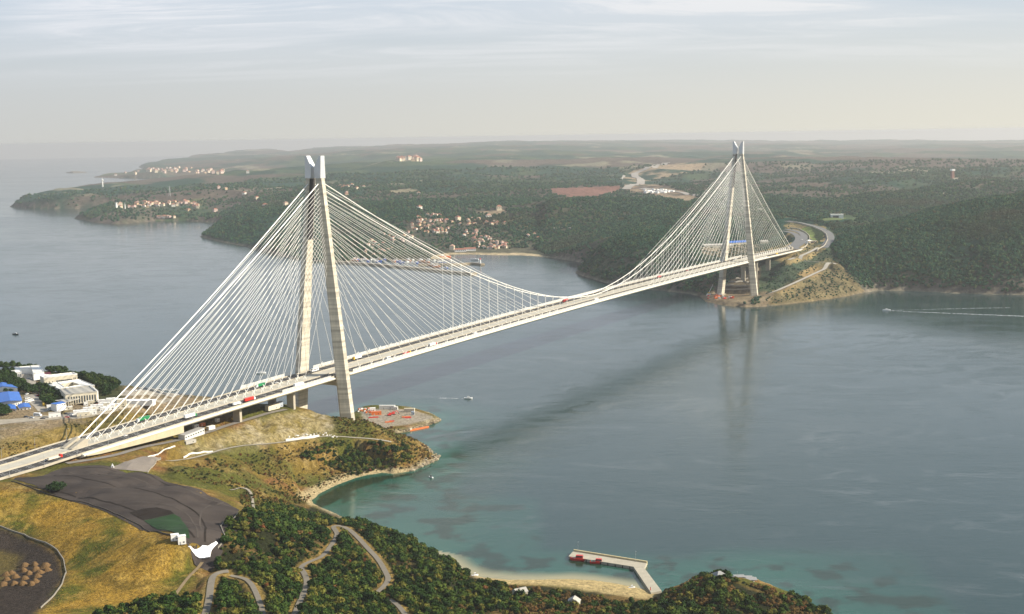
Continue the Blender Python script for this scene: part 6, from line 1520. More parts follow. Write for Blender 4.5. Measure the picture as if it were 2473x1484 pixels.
def boat(name, q, rz, L, hull_m, cabin_m, label, cat='boat', group=None, mast=0, cabin=(0.0, 0.35, 0.55, 1.6), deck_m=None):
    r = empty(name, q, rz); W = L * 0.3; h = max(0.8, L * 0.11); b = MB(); hull(b, L, W, h); b.build('hull', hull_m, r)
    c = MB(); cx, cl, cw, ch = cabin; c.box((L * cx, 0, h * 0.95), L * cl, W * cw, ch, 0, 0.88); cb = c.build('cabin', cabin_m, r); g = MB(); g.box((L * cx, 0, h * 0.95 + ch * 0.48), L * cl * 0.97, W * cw * 1.0, ch * 0.3, 0, 0.97); g.build('windows', M_GLASS, cb)
    if deck_m: d = MB(); d.box((-L * .3, 0, h * 1.0), L * .28, W * .7, 0.25); d.build('aft_deck', deck_m, r)
    if mast: m = MB(); m.tube((L * cx, 0, h + ch * 0.9), (L * cx, 0, h + ch + mast), 0.09, 5); m.build('mast', M_GALV, r)
    tag(r, label, cat, group); return r
M_GREEN = mat('green deck paint', (0.10, 0.26, 0.20), 0.6)
boat('rescue_boat', SEA(1402, 1354), 2.95, 17, PR, PR, 'larger red pilot boat moored at the outer end of the pier', mast=3.5, cabin=(0.05, 0.36, 0.62, 2.6), deck_m=M_GREEN)
boat('rescue_boat', SEA(1447, 1361), -0.2, 14.5, PR, PR, 'smaller red pilot boat moored along the pier inside the larger one', mast=3.0, cabin=(-0.02, 0.36, 0.62, 2.3), deck_m=M_GREEN)
boat('motor_boat', SEA(1131, 963), 0.0, 11, PW, PW, 'white motor boat running right across the strait near the bridge tower', mast=1.5)
boat('motor_boat', SEA(631, 902), 0.1, 14, PW, PW, 'white boat seen between the stay cables left of the near tower', mast=1.5)
boat('motor_boat', SEA(38, 808), -0.4, 13, PK, PS, 'small dark boat alone on the water at the left edge', mast=1.5)
boat('motor_boat', SEA(1041, 1154), 2.4, 5.5, PW, PK, 'tiny white dinghy in the cove below the headland', mast=0)
boat('motor_boat', SEA(1147, 1391), 0.3, 5.5, PW, PW, 'small white boat pulled up at the left end of the yellow beach', mast=0)
boat('motor_boat', SEA(1526, 1421), 0.2, 5.0, PW, PW, 'small white boat on the sand beside the foot of the pier', mast=0)
boat('motor_boat', SEA(2141, 750), 3.1, 15, PW, PW, 'white boat with a long wake off the right hand shore', mast=1.5)
boat('motor_boat', SEA(1146, 628), 2.9, 24, PW, PW, 'white boat leaving the fishing harbour across the strait', mast=3)
boat('motor_boat', SEA(1075, 622), 0.3, 34, PO, PW, 'orange hulled ship moored at the head of the fishing harbour', 'ship', mast=8, cabin=(-0.2, 0.25, 0.6, 5))
def foam():
    m = bpy.data.materials.new('wake foam'); m.use_nodes = True; nt = m.node_tree; b = nt.nodes['Principled BSDF']; b.inputs['Base Color'].default_value = (0.75, 0.78, 0.8, 1); b.inputs['Roughness'].default_value = 0.8
    n = nt.nodes.new('ShaderNodeTexNoise'); n.inputs['Scale'].default_value = 0.25; n.inputs['Detail'].default_value = 5; tc = nt.nodes.new('ShaderNodeTexCoord'); nt.links.new(tc.outputs['Object'], n.inputs['Vector'])
    r = nt.nodes.new('ShaderNodeMapRange'); r.inputs[1].default_value = 0.40; r.inputs[2].default_value = 0.7; r.inputs[3].default_value = 0.0; r.inputs[4].default_value = 0.75; nt.links.new(n.outputs['Fac'], r.inputs[0]); nt.links.new(r.outputs[0], b.inputs['Alpha'])
    for pts, w0, w1 in (([(1131, 963), (1100, 962.5), (1060, 962)], 1.2, 4), ([(2144, 750), (2200, 753), (2300, 757), (2480, 764)], 2.5, 11), ([(2144, 750), (2210, 748), (2330, 745), (2440, 743)], 1.5, 5), ([(631, 903), (600, 904), (560, 904)], 1.2, 3)):
        q = rounded([SEA(*p) for p in pts]); Lf, Rt = [], []
        for i, p in enumerate(q):
            d = q[min(i + 1, len(q) - 1)] - q[max(i - 1, 0)]; d /= np.hypot(*d) + 1e-9; n_ = np.array([-d[1], d[0]]); w = w0 + (w1 - w0) * i / (len(q) - 1); z = 0.12 - (p[0] ** 2 + p[1] ** 2) / (2 * R_EARTH)
            Lf.append((*(p + n_ * w / 2), z)); Rt.append((*(p - n_ * w / 2), z))
        mb = MB(); mb.ribbon(Lf, Rt); o = mb.build('boat_wake', m)
        if o.data.polygons[0].normal.z < 0: o.data.flip_normals()
        tag(o, kind='structure')
foam()
def worksite():
    PZ = 5.1
    def q2(x, y): 
        q = P(*Z2(x, y), PZ); q[2] = float(near_z(q[0], q[1])); return q
    for (x, y), sx, sy, sz, rz, m, lab in (((1605, 585), 20, 3, 4.6, -.1, M_WBOX, 'long white site office at the back of the worksite quay by the near tower'), ((1690, 592), 5, 3, 3.6, -.1, M_WBOX, 'small white cabin beside the long white site office on the quay'), ((1825, 612), 13, 3.5, 4.2, -.1, M_CREAM, 'cream cabin at the right hand end of the worksite quay'), ((1497, 642), 12, 4, 4.2, .2, PO, 'orange container on the worksite quay'), ((1460, 605), 7, 4, 4.0, 0.2, M_WBOX, 'white cabin among the orange steel on the quay'), ((1858, 642), 4, 2.5, 4.2, 0, paint('pale blue', (0.4, 0.48, 0.58)), 'pale blue tank by the edge of the worksite quay')):
        simple_box_thing('site_cabin', q2(x, y), sx, sy, sz, rz, m, lab, 'cabin' if 'contain' not in lab else 'container')
    for k, ((x, y), lab) in enumerate((((1625, 652), 'red digger in the middle of the worksite quay'), ((1660, 640), 'second red digger beside the first on the quay'))):
        q = q2(x, y); t = Thing('digger', q, lab, 'digger'); a = MB(); a.box(q, 4.5, 2.8, 0.9, .2); t.part('tracks', a, PK); b = MB(); b.box(q + [0, 0, .95], 4.2, 2.7, 1.5, .4); b.box(q + [.8, .3, 2.46], 1.7, 1.6, 1.4, .4); t.part('body', b, PR); c = MB(); c.tube(q + [1.5, .5, 2], q + [4.5, 1.6, 4.6], 0.4, 6); c.tube(q + [4.5, 1.6, 4.6], q + [6.8, 2.4, 1.6], 0.32, 6); t.part('arm', c, PR); d = MB(); d.box(q + [6.9, 2.4, .7], 1.1, 1.2, 1.0, .4, .7); t.part('bucket', d, PK)
    for k, ((x, y), L_) in enumerate((((1470, 672), 12), ((1620, 718), 9), ((1650, 710), 6), ((1790, 668), 10), ((1810, 675), 8))):
        q = q2(x, y); o = MB(); [o.box((0.1 * j, j * 0.9, 0.0), L_, 0.7, 0.9 + 0.3 * (j % 2)) for j in range(3)]; ob = o.build('steel_stack', PR if k % 2 == 0 else PO); ob.location = tuple(q); ob.rotation_euler = (0, 0, 0.25); tag(ob, ['low red steel stack left on the quay', 'red steel stack at the near edge of the quay', 'short orange stack beside the red one at the quay edge', 'red steel stack by the right hand end of the quay', 'orange steel stack by the right hand end of the quay'][k], 'steel stack')
    for k in range(26):
        x, y = random.uniform(1310, 1480), random.uniform(585, 630); q = q2(x, y); mb = MB(); mb.box((0, 0, 0), random.uniform(1.5, 3.6), random.uniform(1.0, 2.2), random.uniform(0.8, 2.2)); mb.box((0.4, 0.3, 0), 1.2, 2.6, 0.7, 0.5); o = mb.build('formwork_piece', [PO, paint('rust', (0.42, 0.15, 0.05)), M_WBOX][k % 3]); o.location = tuple(q); o.rotation_euler = (0, 0, random.uniform(0, 3)); tag(o, ['orange', 'rusty', 'white'][k % 3] + ' formwork piece in the jumble at the left end of the quay', 'formwork', 'formwork on the quay')
    a, b = SEA(*Z2(1825, 802)), SEA(*Z2(2005, 766)); d = (b - a) / np.linalg.norm(b - a); n = np.array([-d[1], d[0], 0]); c = (a + b) / 2
    t = Thing('orange_pontoon', c, 'long orange pontoon floating beside the worksite quay', 'pontoon'); m = MB(); m.prism([(a + n * 1.6)[:2], (b + n * 1.6)[:2], (b + d * 2)[:2], (b - n * 1.6)[:2], (a - n * 1.6)[:2]], -0.6, 1.1); t.part('hull', m, paint('orange', (0.68, 0.16, 0.03)))
    g = MB(); g.box(a + d * 1.5 + [0, 0, 1.1], 2.4, 2.2, 1.5, math.atan2(d[1], d[0])); t.part('wheelhouse', g, M_CREAM)
    for k in range(70):                                            # riprap round the quay
        px_, py_ = random.choice([(random.uniform(950, 1060), None), (random.uniform(1030, 1064), None)])
        y = np.interp(px_, [948, 985, 1000, 1030, 1062], [1046, 1041, 1037, 1028, 1016]) + random.uniform(-4, 1); q = H(px_, y); mb = MB(); mb.blob((0, 0, 0.2), random.uniform(0.7, 1.5), 1, 0.3, 0.7); o = mb.build('boulder', [mat('pale boulder', (0.40, 0.34, 0.24), 0.9, 0.2, 0.5), mat('brown boulder', (0.26, 0.21, 0.14), 0.9, 0.3, 0.5)][k % 3 > 0]); o.location = tuple(q); tag(o, ['pale', 'brown', 'brown'][k % 3] + ' boulder in the sea bank round the worksite quay', 'boulder', 'boulders round the worksite quay')
    rocks = mat('brown boulder', (0.26, 0.21, 0.14))
    for k in range(80):
        t_ = random.random(); P_ = px_list('1000 1134;1030 1122;1056 1110;1060 1102;1040 1090;1020 1126;985 1141;1045 1116;1052 1106;1036 1098'); a, b = random.sample(P_, 2) if k % 4 == 0 else (lambda i: (P_[i], P_[min(i + 1, len(P_) - 1)]))(random.randrange(len(P_) - 1)); x, y = a[0] + (b[0] - a[0]) * t_, a[1] + (b[1] - a[1]) * t_
        q = H(x, y); mb = MB(); mb.blob((0, 0, 0.1), random.uniform(0.8, 2.6), 1, 0.35, 0.6); o = mb.build('shore_rock', rocks if k % 3 else mat('pale boulder', (0.40, 0.34, 0.24), 0.9, 0.2, 0.5)); o.location = tuple(q); tag(o, ('brown' if k % 3 else 'pale') + ' rock along the tip of the little headland by the cove', 'rock', 'rocks of the little headland')
worksite()
# ---------------------------------------------------------------- small houses near the beach
def small_house(name, q, rz, L, W, h, wall_m, roof_m, label, cat='house', group=None, parts=True, hip=False, win=2):
    r = empty(name, q, rz); b = MB(); b.box((0, 0, -1.5), L, W, h + 1.5)
    if not hip: b.add([(-L / 2, -W / 2, h), (-L / 2, W / 2, h), (-L / 2, 0, h + W * .3), (L / 2, -W / 2, h), (L / 2, W / 2, h), (L / 2, 0, h + W * .3)], [(0, 2, 1), (3, 4, 5)])
    b.build('wall', wall_m, r); e = 0.5; rf = MB(); zt = h + W * .32; zl = h - 0.1; x = L / 2 + e; y = W / 2 + e; rx = x - (W * .45 if hip else 0)
    rf.add([(-x, -y, zl), (x, -y, zl), (x, y, zl), (-x, y, zl), (-rx, 0, zt), (rx, 0, zt), (-x, -y, zl + .2), (x, -y, zl + .2), (x, y, zl + .2), (-x, y, zl + .2), (-rx, 0, zt + .25), (rx, 0, zt + .25)], [(6, 7, 11, 10), (8, 9, 10, 11), (7, 8, 11), (9, 6, 10), (0, 1, 7, 6), (1, 2, 8, 7), (2, 3, 9, 8), (3, 0, 6, 9), (3, 2, 1, 0)])
    rb = rf.build('roof', roof_m, r)
    if parts:
        for i in range(win):
            for sg in (-1, 1): w = MB(); w.box((-L / 2 + L * (i + .5) / win, sg * (W / 2 + .03), h * .45), L / win * .35, .08, h * .3); w.build('window', M_GLASS, r)
    tag(r, label, cat, group); return r
small_house('stone_hut', H(1256, 1442), 0.5, 9, 7, 4.5, M_CREAM, M_GREYROOF, 'pale stone hut with a grey roof in the trees behind the beach')
small_house('stone_hut', H(1386, 1468), 1.3, 6, 8, 5.0, M_CREAM, M_GREYROOF, 'small tall hut with a tin roof in the russet trees left of the pier foot')
small_house('grey_pavilion', P(1737, 1398, 20), 0.4, 8, 8, 3.0, M_CREAM, mat('grey slate roof', (0.30, 0.30, 0.29), 0.8, 0.2, 0.5), 'small grey hip roofed pavilion on the knoll at the lower right', hip=True)
def knoll_house():
    z = 12.0; q = P(1790, 1408, z); t = Thing('flat_grey_house', q, 'broad low house with a patched grey flat roof on the knoll at the lower right', 'house'); w = MB(); w.box(q - [0, 0, 6], 19, 11, 9.0, -0.15); t.part('wall', w, M_CREAM); r = MB()
    for k, (x, y, a, b) in enumerate(((-5, -1, 11, 10), (4, 1.5, 9, 8), (7, -2.5, 8, 7), (-1, 3, 8, 6))): r.box(q + [x, y, 3.05 + 0.32 * k], a, b, 0.3, -0.15 + 0.05 * k)
    t.part('roof', r, mat('grey slate roof', (0.30, 0.30, 0.29))); face_windows(t, (q[0] - 9, q[1] - 5.6), (q[0] + 9, q[1] - 6.4), z - 1, z + 1.5, 5, M_GLASS, w=.4)
    m = MB(); m.tube(q + [-3, 0, 3], q + [-3, 0, 9], .08, 5); t.part('aerial', m, M_GALV)
knoll_house()
# ---------------------------------------------------------------- things beyond the strait
M_HW = [mat('house white', (0.74, 0.70, 0.62), 0.8), mat('house cream', (0.66, 0.57, 0.42), 0.8), mat('house ochre', (0.58, 0.44, 0.27), 0.8), mat('house pink', (0.60, 0.46, 0.40), 0.8)]
M_HR = [mat('roof red', (0.31, 0.15, 0.10), 0.85), mat('roof brown', (0.30, 0.13, 0.09), 0.85), mat('roof pale', (0.38, 0.24, 0.18), 0.85)]
HSRC = {}
def far_house(px, py, key, label, group, sc=1.0, rz=None, detail=True):
    q = hit(px, py, 2300)
    if q is None or np.hypot(q[0], q[1]) < 2300 or float(far_z(q[0], q[1])) < 0.2 - (q[0] ** 2 + q[1] ** 2) / (2 * R_EARTH): return
    rz = random.uniform(0, 3.14) if rz is None else rz
    if key not in HSRC: r = small_house('village_house', q, rz, 12, 10, [6.5, 9.0, 5.0, 8.0][key % 4], M_HW[key % 4], M_HR[key % 3], None, None, None, detail, True, 3); HSRC[key] = r
    else: r = copy_tree(HSRC[key], q, rz)
    r.scale = (sc, sc, sc)
    for k in ('label', 'category', 'group'):
        if k in r: del r[k]
    tag(r, label, 'house', group)
def villages():
    # fishing village on the bay: three terraces of houses, as they lie on the hill
    areas = [('1000 525;1020 520;1092 522;1092 534;1060 540;1010 540', 32), ('1085 536;1110 530;1180 530;1222 541;1215 549;1150 548;1100 546', 30), ('985 545;1030 542;1100 552;1105 562;1060 565;1000 562', 30), ('1112 560;1150 558;1165 566;1150 574;1120 570', 13), ('1130 575;1165 572;1235 590;1225 600;1180 603;1150 598', 44), ('930 565;990 562;1000 578;950 590;900 600;880 590', 18), ('1270 568;1290 565;1310 575;1290 582', 4), ('850 610;900 600;980 598;985 606;880 622', 14)]
    k = 0
    for poly, n in areas:
        pl = px_list(poly); xs = [p[0] for p in pl]; ys = [p[1] for p in pl]; got = 0
        while got < n:
            x, y = random.uniform(min(xs), max(xs)), random.uniform(min(ys), max(ys))
            if inside(np.array([x]), np.array([y]), pl)[0]: far_house(x, y, random.randrange(12), 'red roofed house among the houses of the fishing village on the bay', 'houses of the fishing village', random.uniform(0.6, 0.95)); got += 1
    for (x, y, kk, lab) in ((1106, 533, 1, 'tall pale apartment house at the top of the fishing village'), (1092, 604, 5, 'long pinkish house on the waterfront of the fishing village'), (1013, 505, 4, 'red roofed house alone on the hill above the fishing village'), (1011, 470, 0, 'grey house alone in the forest above the fishing village')): far_house(x, y, kk, lab, None, 1.35)
    for i in range(52):
        x = random.uniform(285, 485); y = np.interp(x, [285, 330, 400, 460, 485], [499, 496, 493, 491, 500]) + random.uniform(-4, 7); far_house(x, y, random.randrange(12), 'small pale house of the clifftop hamlet on the left headland', 'houses of the clifftop hamlet', random.uniform(1.0, 1.5), None, False)
    for i in range(14): x = random.uniform(380, 450); far_house(x, 527 + random.uniform(-1.5, 1), random.randrange(12), 'boathouse along the shore below the clifftop hamlet', 'boathouses below the hamlet', 1.0, None, False)
    for i in range(56):
        x = random.gauss(425, 62); y = np.interp(x, [250, 330, 420, 540], [421, 416, 413, 415]) + random.uniform(-7, 6); far_house(x, y, random.randrange(12), 'tiny pale house of the far seaside town', 'houses of the far town', random.uniform(1.6, 2.6), None, False)
    for i in range(18): far_house(random.uniform(960, 1015), 386 + random.uniform(-4, 4), random.randrange(12), 'pale speck of a house in the farthest village', 'houses of the farthest village', random.uniform(2.2, 3.4), None, False)
    for i in range(10): far_house(random.uniform(820, 880), 455 + random.uniform(-10, 22), random.randrange(12), 'pale farmhouse in the fields behind the near tower', 'farmhouses behind the near tower', 1.3, None, False)
    for i, (x, y) in enumerate(((590, 470), (620, 483), (545, 458), (528, 456), (640, 500), (690, 498), (455, 510), (520, 512), (1180, 527), (1205, 508))): far_house(x, y, i, 'white farmhouse scattered on the hills left of the strait', 'scattered farmhouses', 1.5, None, False)
villages()
def lathe(prof, c, n=14):
    mb = MB(); vs = []
    for r, z in prof: vs += [(c[0] + r * math.cos(t), c[1] + r * math.sin(t), c[2] + z) for t in np.arange(n) * 2 * math.pi / n]
    fs = [tuple(range(n))[::-1], tuple(range(len(vs) - n, len(vs)))]
    for j in range(len(prof) - 1):
        for i in range(n): fs.append((j * n + i, j * n + (i + 1) % n, (j + 1) * n + (i + 1) % n, (j + 1) * n + i))
    mb.add(vs, fs); return mb
def landmarks():
    q = hit(248, 452, 2300); t = Thing('radar_tower', q, 'tall white tower with a round platform standing on the wooded left headland', 'tower'); t.part('shaft', lathe([(5, -6), (4.2, 20), (3.6, 44)], q), M_WBOX); t.part('platform', lathe([(4, 0), (9, 3), (9, 6), (4, 8)], q + [0, 0, 42]), M_WBOX); t.part('mast', lathe([(1.6, 0), (0.8, 14)], q + [0, 0, 50]), M_WBOX)
    q = hit(281, 502, 2300); t = Thing('lighthouse', q, 'white lighthouse on the cliff at the left end of the hamlet', 'lighthouse'); t.part('tower', lathe([(6, -5), (5, 18), (4.4, 22)], q), M_WBOX); t.part('gallery', lathe([(6, 0), (6, 1.5)], q + [0, 0, 22]), M_WBOX); t.part('lantern', lathe([(3, 0), (3, 4), (0.5, 7)], q + [0, 0, 23.5]), M_GLASS)
    q = hit(302, 505, 2300); t = Thing('minaret', q, 'slim white minaret beside the lighthouse', 'minaret'); t.part('shaft', lathe([(2.6, -4), (2.0, 17)], q), M_WBOX); t.part('balcony', lathe([(3, 0), (3, 1.4)], q + [0, 0, 17]), M_WBOX); t.part('spire', lathe([(1.8, 0), (0.1, 10)], q + [0, 0, 18.4]), M_GALV)
    q = hit(410, 474, 2300); t = Thing('pylon', q, 'thin grey lattice pylon on the wooded ridge behind the hamlet', 'pylon')
    for dx in (-4, 4):
        for dy in (-4, 4): m = MB(); m.tube(q + [dx, dy, -3], q + [dx * .1, dy * .1, 48], .5, 4); t.part('leg', m, M_GALV)
    m = MB(); [m.tube(q + [-9, 0, z], q + [9, 0, z], .45, 4) for z in (32, 39, 45)]; t.part('cross_arms', m, M_GALV)
    q = hit(2300, 434, 2300); t = Thing('water_tower', q, 'red brick tower with a white top rising from the forest at the right', 'tower'); m = MB(); m.box(q - [0, 0, 5], 13, 13, 43, .3, .9); t.part('shaft', m, mat('red brick', (0.27, 0.14, 0.11), 0.85, 0.2, 0.3)); m = MB(); m.box(q + [0, 0, 38.1], 16, 16, 8, .3); t.part('top', m, M_WBOX)
    m = MB(); m.box(q + [14, -6, -3], 30, 16, 10, .2); t.part('annexe', m, M_CREAM)
    q = hit(2021, 527, 2300); t = Thing('grey_white_building', q, 'white building with a dark open side in the clearing beyond the motorway bend', 'building'); m = MB(); m.box(q - [0, 0, 3], 34, 16, 13, -.1); t.part('wall', m, M_WBOX); m = MB(); m.box(q + [0, 0, 10.1], 36, 18, .8, -.1); t.part('roof', m, M_WROOF); m = MB(); m.box(q + [-5, -8.6, 1], 16, .6, 6, -.1); t.part('opening', m, M_GLASS)
    q = hit(2016, 531, 2300); sheet('lawn', [hit(a, b, 2300)[:2] for a, b in px_list('1970 531;2005 527;2050 528;2030 533;1985 536')], 1.0, mat('bright lawn', (0.085, 0.12, 0.035), 0.95, 0.2, 0.02), far_z, 12)
    # blue roofed works behind the far tower
    for k, (x, y, w, lab) in enumerate(((1765, 591, 26, 'blue roofed shed, left of the row behind the far tower'), (1785, 590, 30, 'blue roofed shed, middle of the row behind the far tower'), (1805, 589, 26, 'blue roofed shed, right of the row behind the far tower'))):
        q = hit(x, y, 2300); small_house('works_shed', q, 0.25, w * 0.8, 13, 4.5, M_CREAM, M_BLUE, lab, 'shed', None, True, False, 5)
    for k, (x, y, w, lab) in enumerate(((1720, 597, 60, 'long white works building lying behind the left leg of the far tower'), (1757, 598, 30, 'white works building beside the blue roofed sheds'), (1845, 588, 22, 'white cabin right of the far tower above the deck'), (1832, 510, 22, 'cream house in the trees right of the far tower'))):
        q = hit(x, y, 2300); small_house('works_building', q, 0.12, w * 0.85, 10, 4.5, M_CREAM, M_GREYROOF, lab, 'building', None, True, False, 6)
    for i in range(16): 
        q = hit(random.uniform(2565 * .60376 * 1.0, 1640), 463 + random.uniform(-3, 4), 2300); r = small_house('works_cabin', q, random.uniform(0, 3), 20, 10, 5, M_WBOX, M_WROOF, 'pale works cabin beside the unfinished motorway on the hills', 'cabin', 'works cabins by the motorway', False)
landmarks()
def far_roads():
    hw = lambda s: [hit(a, b, 2300) for a, b in px_list(s)]
    asp = mat('far asphalt', (0.16, 0.16, 0.155), 0.9, 0.15, 0.05); kerb = M_CONC2
    def two_edges(pts, w, off, mt, name='road', walls=True):
        pts = [p for p in pts if p is not None]; o = road_from(name, pts, w, off, mt, 'structure', 4.0)
        return pts
    for k_, m_, off in (('near_bend', asp, 0.9), ('far_bend', asp, 0.9), ('outer_bend', asp, 0.9), ('lane', mat('pale ramp', (0.42, 0.39, 0.33), 0.9, 0.15, 0.1), 0.8), ('ramp', mat('pale ramp', (0.42, 0.39, 0.33)), 0.8), ('ramp_top', mat('pale ramp', (0.42, 0.39, 0.33)), 0.8)):
        road_from('road' if 'bend' in k_ else 'path', FAR_ROADS[k_][0], FAR_ROADS[k_][1], off, m_, 'structure', 3.0)
    low_wall('road_barrier', [q for q in hw('1934 602;1948 594;1956 583;1954 571;1944 562;1926 554;1908 551')], 2.6, 1.6, kerb, 'pale barrier round the bend of the carriageway leaving the far end of the bridge', 'barrier')
    low_wall('road_barrier', [q for q in hw('1974 608;1993 592;1999 580;1996 568;1985 559;1965 550;1940 543;1915 537')], 3.0, 1.8, kerb, 'pale inner barrier round the outer motorway bend beyond the bridge', 'barrier')
    for i, (y, x0, x1) in enumerate(((674, 1748, 1806), (683, 1745, 1808), (692, 1742, 1812), (701, 1740, 1815))):
        low_wall('terrace_wall', [hit(x0, y, 2300), hit((x0 + x1) / 2, y - .5, 2300), hit(x1, y - 1, 2300)], 2.0, 2.0, mat('grey retaining concrete', (0.30, 0.28, 0.25), 0.9, 0.2, 0.2), ['topmost', 'second from the top', 'third from the top', 'lowest'][i] + ' of the four retaining walls between the legs of the far tower', 'wall')
    q = hit(1958, 588, 2300); t = Thing('underpass_portal', q, 'white concrete wing wall and portal where the motorway bend crosses the lane', 'portal'); m = MB(); m.prism([q[:2] + [-14, -3], q[:2] + [-8, -4], q[:2] + [6, 8], q[:2] + [2, 10]], q[2] - 3, [q[2] + 4, q[2] + 9, q[2] + 6, q[2] + 5]); t.part('wing_wall', m, M_WBOX); m = MB(); m.prism([q[:2] + [-6, -5], q[:2] + [16, 6], q[:2] + [15, 8], q[:2] + [-7, -3]], q[2] - 3, q[2] + 6); t.part('portal', m, M_CONC2); m = MB(); m.prism([q[:2] + [0, -2.4], q[:2] + [12, 3.6], q[:2] + [11.8, 3.9], q[:2] + [-.2, -2.1]], q[2] - 3, q[2] + 4.5); t.part('opening', m, M_DARK)
    # the unfinished motorway over the hills
    two_edges(hw('1685 474;1650 466;1620 462;1580 460;1550 456'), 34, 2.0, mat('new roadbed', (0.34, 0.31, 0.27), 0.9, 0.2, 0.02)); two_edges(hw('1512 459;1535 448;1550 441;1545 432;1530 424;1540 416;1565 409;1585 402;1612 394'), 42, 3.0, mat('new roadbed', (0.34, 0.31, 0.27)))
    two_edges(hw('1500 437;1502 430;1507 424'), 16, 2.0, mat('pale ramp', (0.42, 0.39, 0.33)), 'path'); two_edges(hw('1392 556;1370 547;1350 553;1310 557'), 10, 1.5, mat('pale ramp', (0.42, 0.39, 0.33)), 'path')
    for (x, y, c, key, away, lab) in ((1936, 581, 'w', 'car_w', 1, 'white car rounding the carriageway bend beyond the bridge'), (1998, 558, 'k', 'car_k', 1, 'dark car on the outer motorway bend beyond the bridge')):
        q = hit(x, y, 2300); place(key, lambda: make_car(PW), q + [0, 0, 1.5], 1.0, lab, 'car', None, 1.5)
far_roads()
def harbour():
    # two arms of the mole, with boats moored between them
    M_MOLE = mat('mole stone', (0.33, 0.27, 0.18), 0.9, 0.35, 0.05)
    def mole(s, w, lab):
        q = rounded([SEA(*p) for p in px_list(s)], 2); t = Thing('harbour_mole', (*q[0], 0), lab, 'mole'); top, bank = MB(), MB(); n = len(q); vs = []
        for i, p in enumerate(q):
            d = q[min(i + 1, n - 1)] - q[max(i - 1, 0)]; d /= np.hypot(*d) + 1e-9; nn = np.array([-d[1], d[0]]); z0 = -(p[0] ** 2 + p[1] ** 2) / (2 * R_EARTH)
            vs += [(*(p + nn * w * f), z0 + z) for f, z in ((-.5, -1), (-.32, 4.5), (.32, 4.5), (.5, -1))]
        fs = [(0, 1, 2, 3), tuple(range(len(vs) - 1, len(vs) - 5, -1))]
        for i in range(n - 1):
            for j in range(4): fs.append((i * 4 + j, (i + 1) * 4 + j, (i + 1) * 4 + (j + 1) % 4, i * 4 + (j + 1) % 4))
        bank.add(vs, fs); o = t.part('bank', bank, M_MOLE)
        vs = []
        for i, p in enumerate(q):
            d = q[min(i + 1, n - 1)] - q[max(i - 1, 0)]; d /= np.hypot(*d) + 1e-9; nn = np.array([-d[1], d[0]]); z0 = -(p[0] ** 2 + p[1] ** 2) / (2 * R_EARTH); vs += [(*(p + nn * w * f), z0 + 4.7) for f in (-.2, .2)]
        top.add(vs, [(i * 2, i * 2 + 2, i * 2 + 3, i * 2 + 1) for i in range(n - 1)]); t.part('roadway', top, M_APRON); return t
    mole('790 632;840 636;900 640;960 645;1030 652;1090 659;1145 663', 26, 'long outer mole of the fishing harbour, with a paved top'); mole('1010 641;1060 640;1100 640;1140 637;1166 640', 16, 'short inner mole of the fishing harbour')
    q = SEA(1160, 640); t = Thing('harbour_light', q + [0, 0, 4], 'small white and red light at the tip of the inner mole', 'beacon'); t.part('tower', lathe([(2.2, 0), (1.6, 11)], q + [0, 0, 3]), M_WBOX); t.part('lantern', lathe([(2, 0), (2, 2.4), (.3, 4)], q + [0, 0, 14]), PR)
    srcs = {}
    for i in range(72):
        x = random.uniform(835, 1078); y = np.interp(x, [835, 960, 1078], [631, 635, 650]) - random.uniform(1.5, 1 + np.interp(x, [835, 950, 1078], [6, 14, 22])); q = SEA(x, y); k = i % 4
        if k not in srcs: r = boat('moored_boat', q, random.uniform(0, 3), [14, 18, 12, 22][k], [PW, PB, PW, paint('rust', (0.42, 0.15, 0.05))][k], PW, None, None, None, 4, (-0.15, 0.3, 0.6, 2.6)); srcs[k] = r
        else: r = copy_tree(srcs[k], q, random.uniform(0, 3))
        r['label'] = ['white', 'blue', 'small white', 'rust red'][k] + ' fishing boat moored in the crowded harbour behind the mole'; r['category'] = 'fishing boat'; r['group'] = 'boats in the fishing harbour'
    for (x, y, lab) in ((1135, 606, 'grey waterfront hall at the left end of the village beach'), (1112, 608, 'long low waterfront shed by the fishing harbour')): small_house('waterfront_hall', hit(x, y, 2300), 0.1, 34, 12, 6, M_WBOX, M_HR[1], lab, 'building', None, True, False, 6)
harbour()
def island():
    q = SEA(186, 417.5); mb = MB(); mb.blob((0, 0, -6), 60, 2, 0.3, 0.42); o = mb.build('rock_island', mat('far rock', (0.2, 0.17, 0.13), 0.9, 0.3, 0.02)); o.scale = (2.4, 1.0, 1.0); o.location = tuple(q); tag(o, 'low rocky islet in the open sea at the upper left', 'islet')
island()
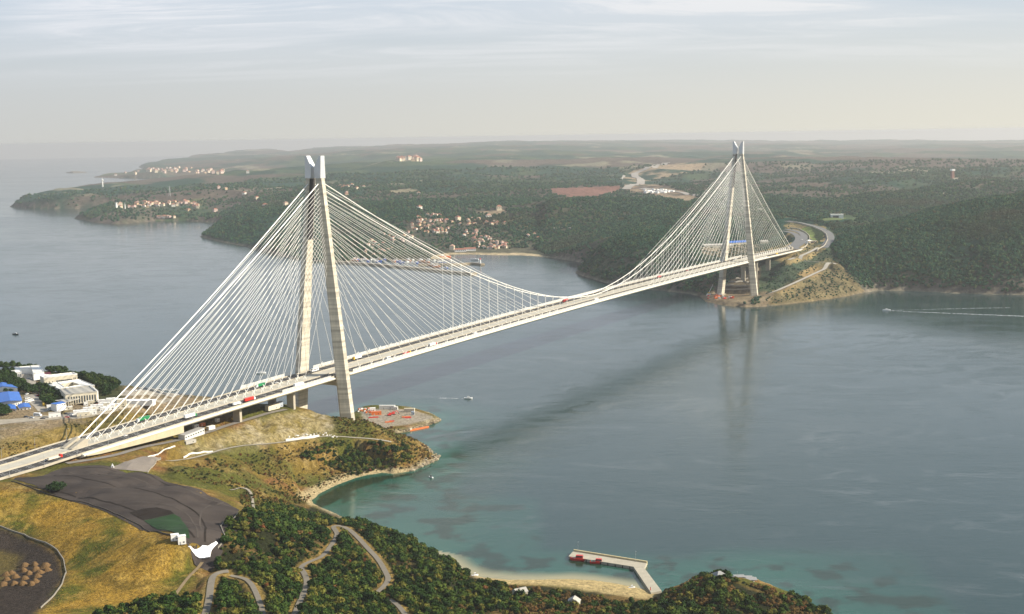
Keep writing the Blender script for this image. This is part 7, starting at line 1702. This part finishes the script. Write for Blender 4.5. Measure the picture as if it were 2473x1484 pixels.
def far_site():
    for k in range(22):
        x, y = random.uniform(1705, 1770), random.uniform(713, 722); q = hit(x, y, 2300); c = k % 3; mb = MB(); mb.box((0, 0, -.5), random.uniform(3, 8), random.uniform(2, 4), random.uniform(2, 4.5)); mb.box((1, .5, -.5), 2, 4.5, 1.6, .4); o = mb.build('site_box', [PR, M_WBOX, PO][c]); o.location = tuple(q); o.rotation_euler = (0, 0, random.uniform(-.4, .4)); tag(o, ['red', 'white', 'orange'][c] + ' works container on the quay at the foot of the far tower', 'container', 'containers at the far tower')
    q = hit(1712, 712, 2300); t = Thing('crane', q, 'pale mobile crane with a raised jib left of the far tower base', 'crane'); m = MB(); m.box(q, 8, 3, 2.5); t.part('carrier', m, M_WBOX); m = MB(); m.box(q + [0, 0, 2.5], 4, 3, 2.5); t.part('cabin', m, PY); m = MB(); m.tube(q + [0, 0, 4], q + [9, 3, 21], .6, 5, .3); t.part('jib', m, M_WBOX)
far_site()
def lamps():
    """street lamps along the near carriageways of the side span and approach"""
    src = None; k = 0
    for v, sg in ((25.9, 1), (-25.9, -1)):
        for s in np.arange(-455, -20, 36.0):
            z = deckz(s) if s > -378 else float(np.interp(s, [-900, -420, -378], [70.6, 71.0, deckz(-378)])); q = B(s, v, z + 0.05); rz = -BAZ + (0 if sg > 0 else math.pi)
            if src is None:
                src = empty('street_lamp', q, rz); m = MB(); m.tube((0, 0, 0), (0, 0, 10.5), .16, 6, .09); m.tube((0, 0, 10.4), (-2.6, 0, 11.2), .08, 5); m.build('pole', M_GALV, src); h = MB(); h.box((-3.0, 0, 11.1), 1.1, .4, .18); h.build('lamp_head', M_GALV, src); b_ = MB(); b_.box((0, 0, 0), .5, .5, .6); b_.build('base', M_GALV, src); r = src
            else: r = copy_tree(src, q, rz)
            r['label'] = 'tall grey street lamp on the %s edge of the bridge approach' % ('near' if sg > 0 else 'far'); r['category'] = 'street lamp'; r['group'] = 'street lamps on the %s edge' % ('near' if sg > 0 else 'far')
lamps()
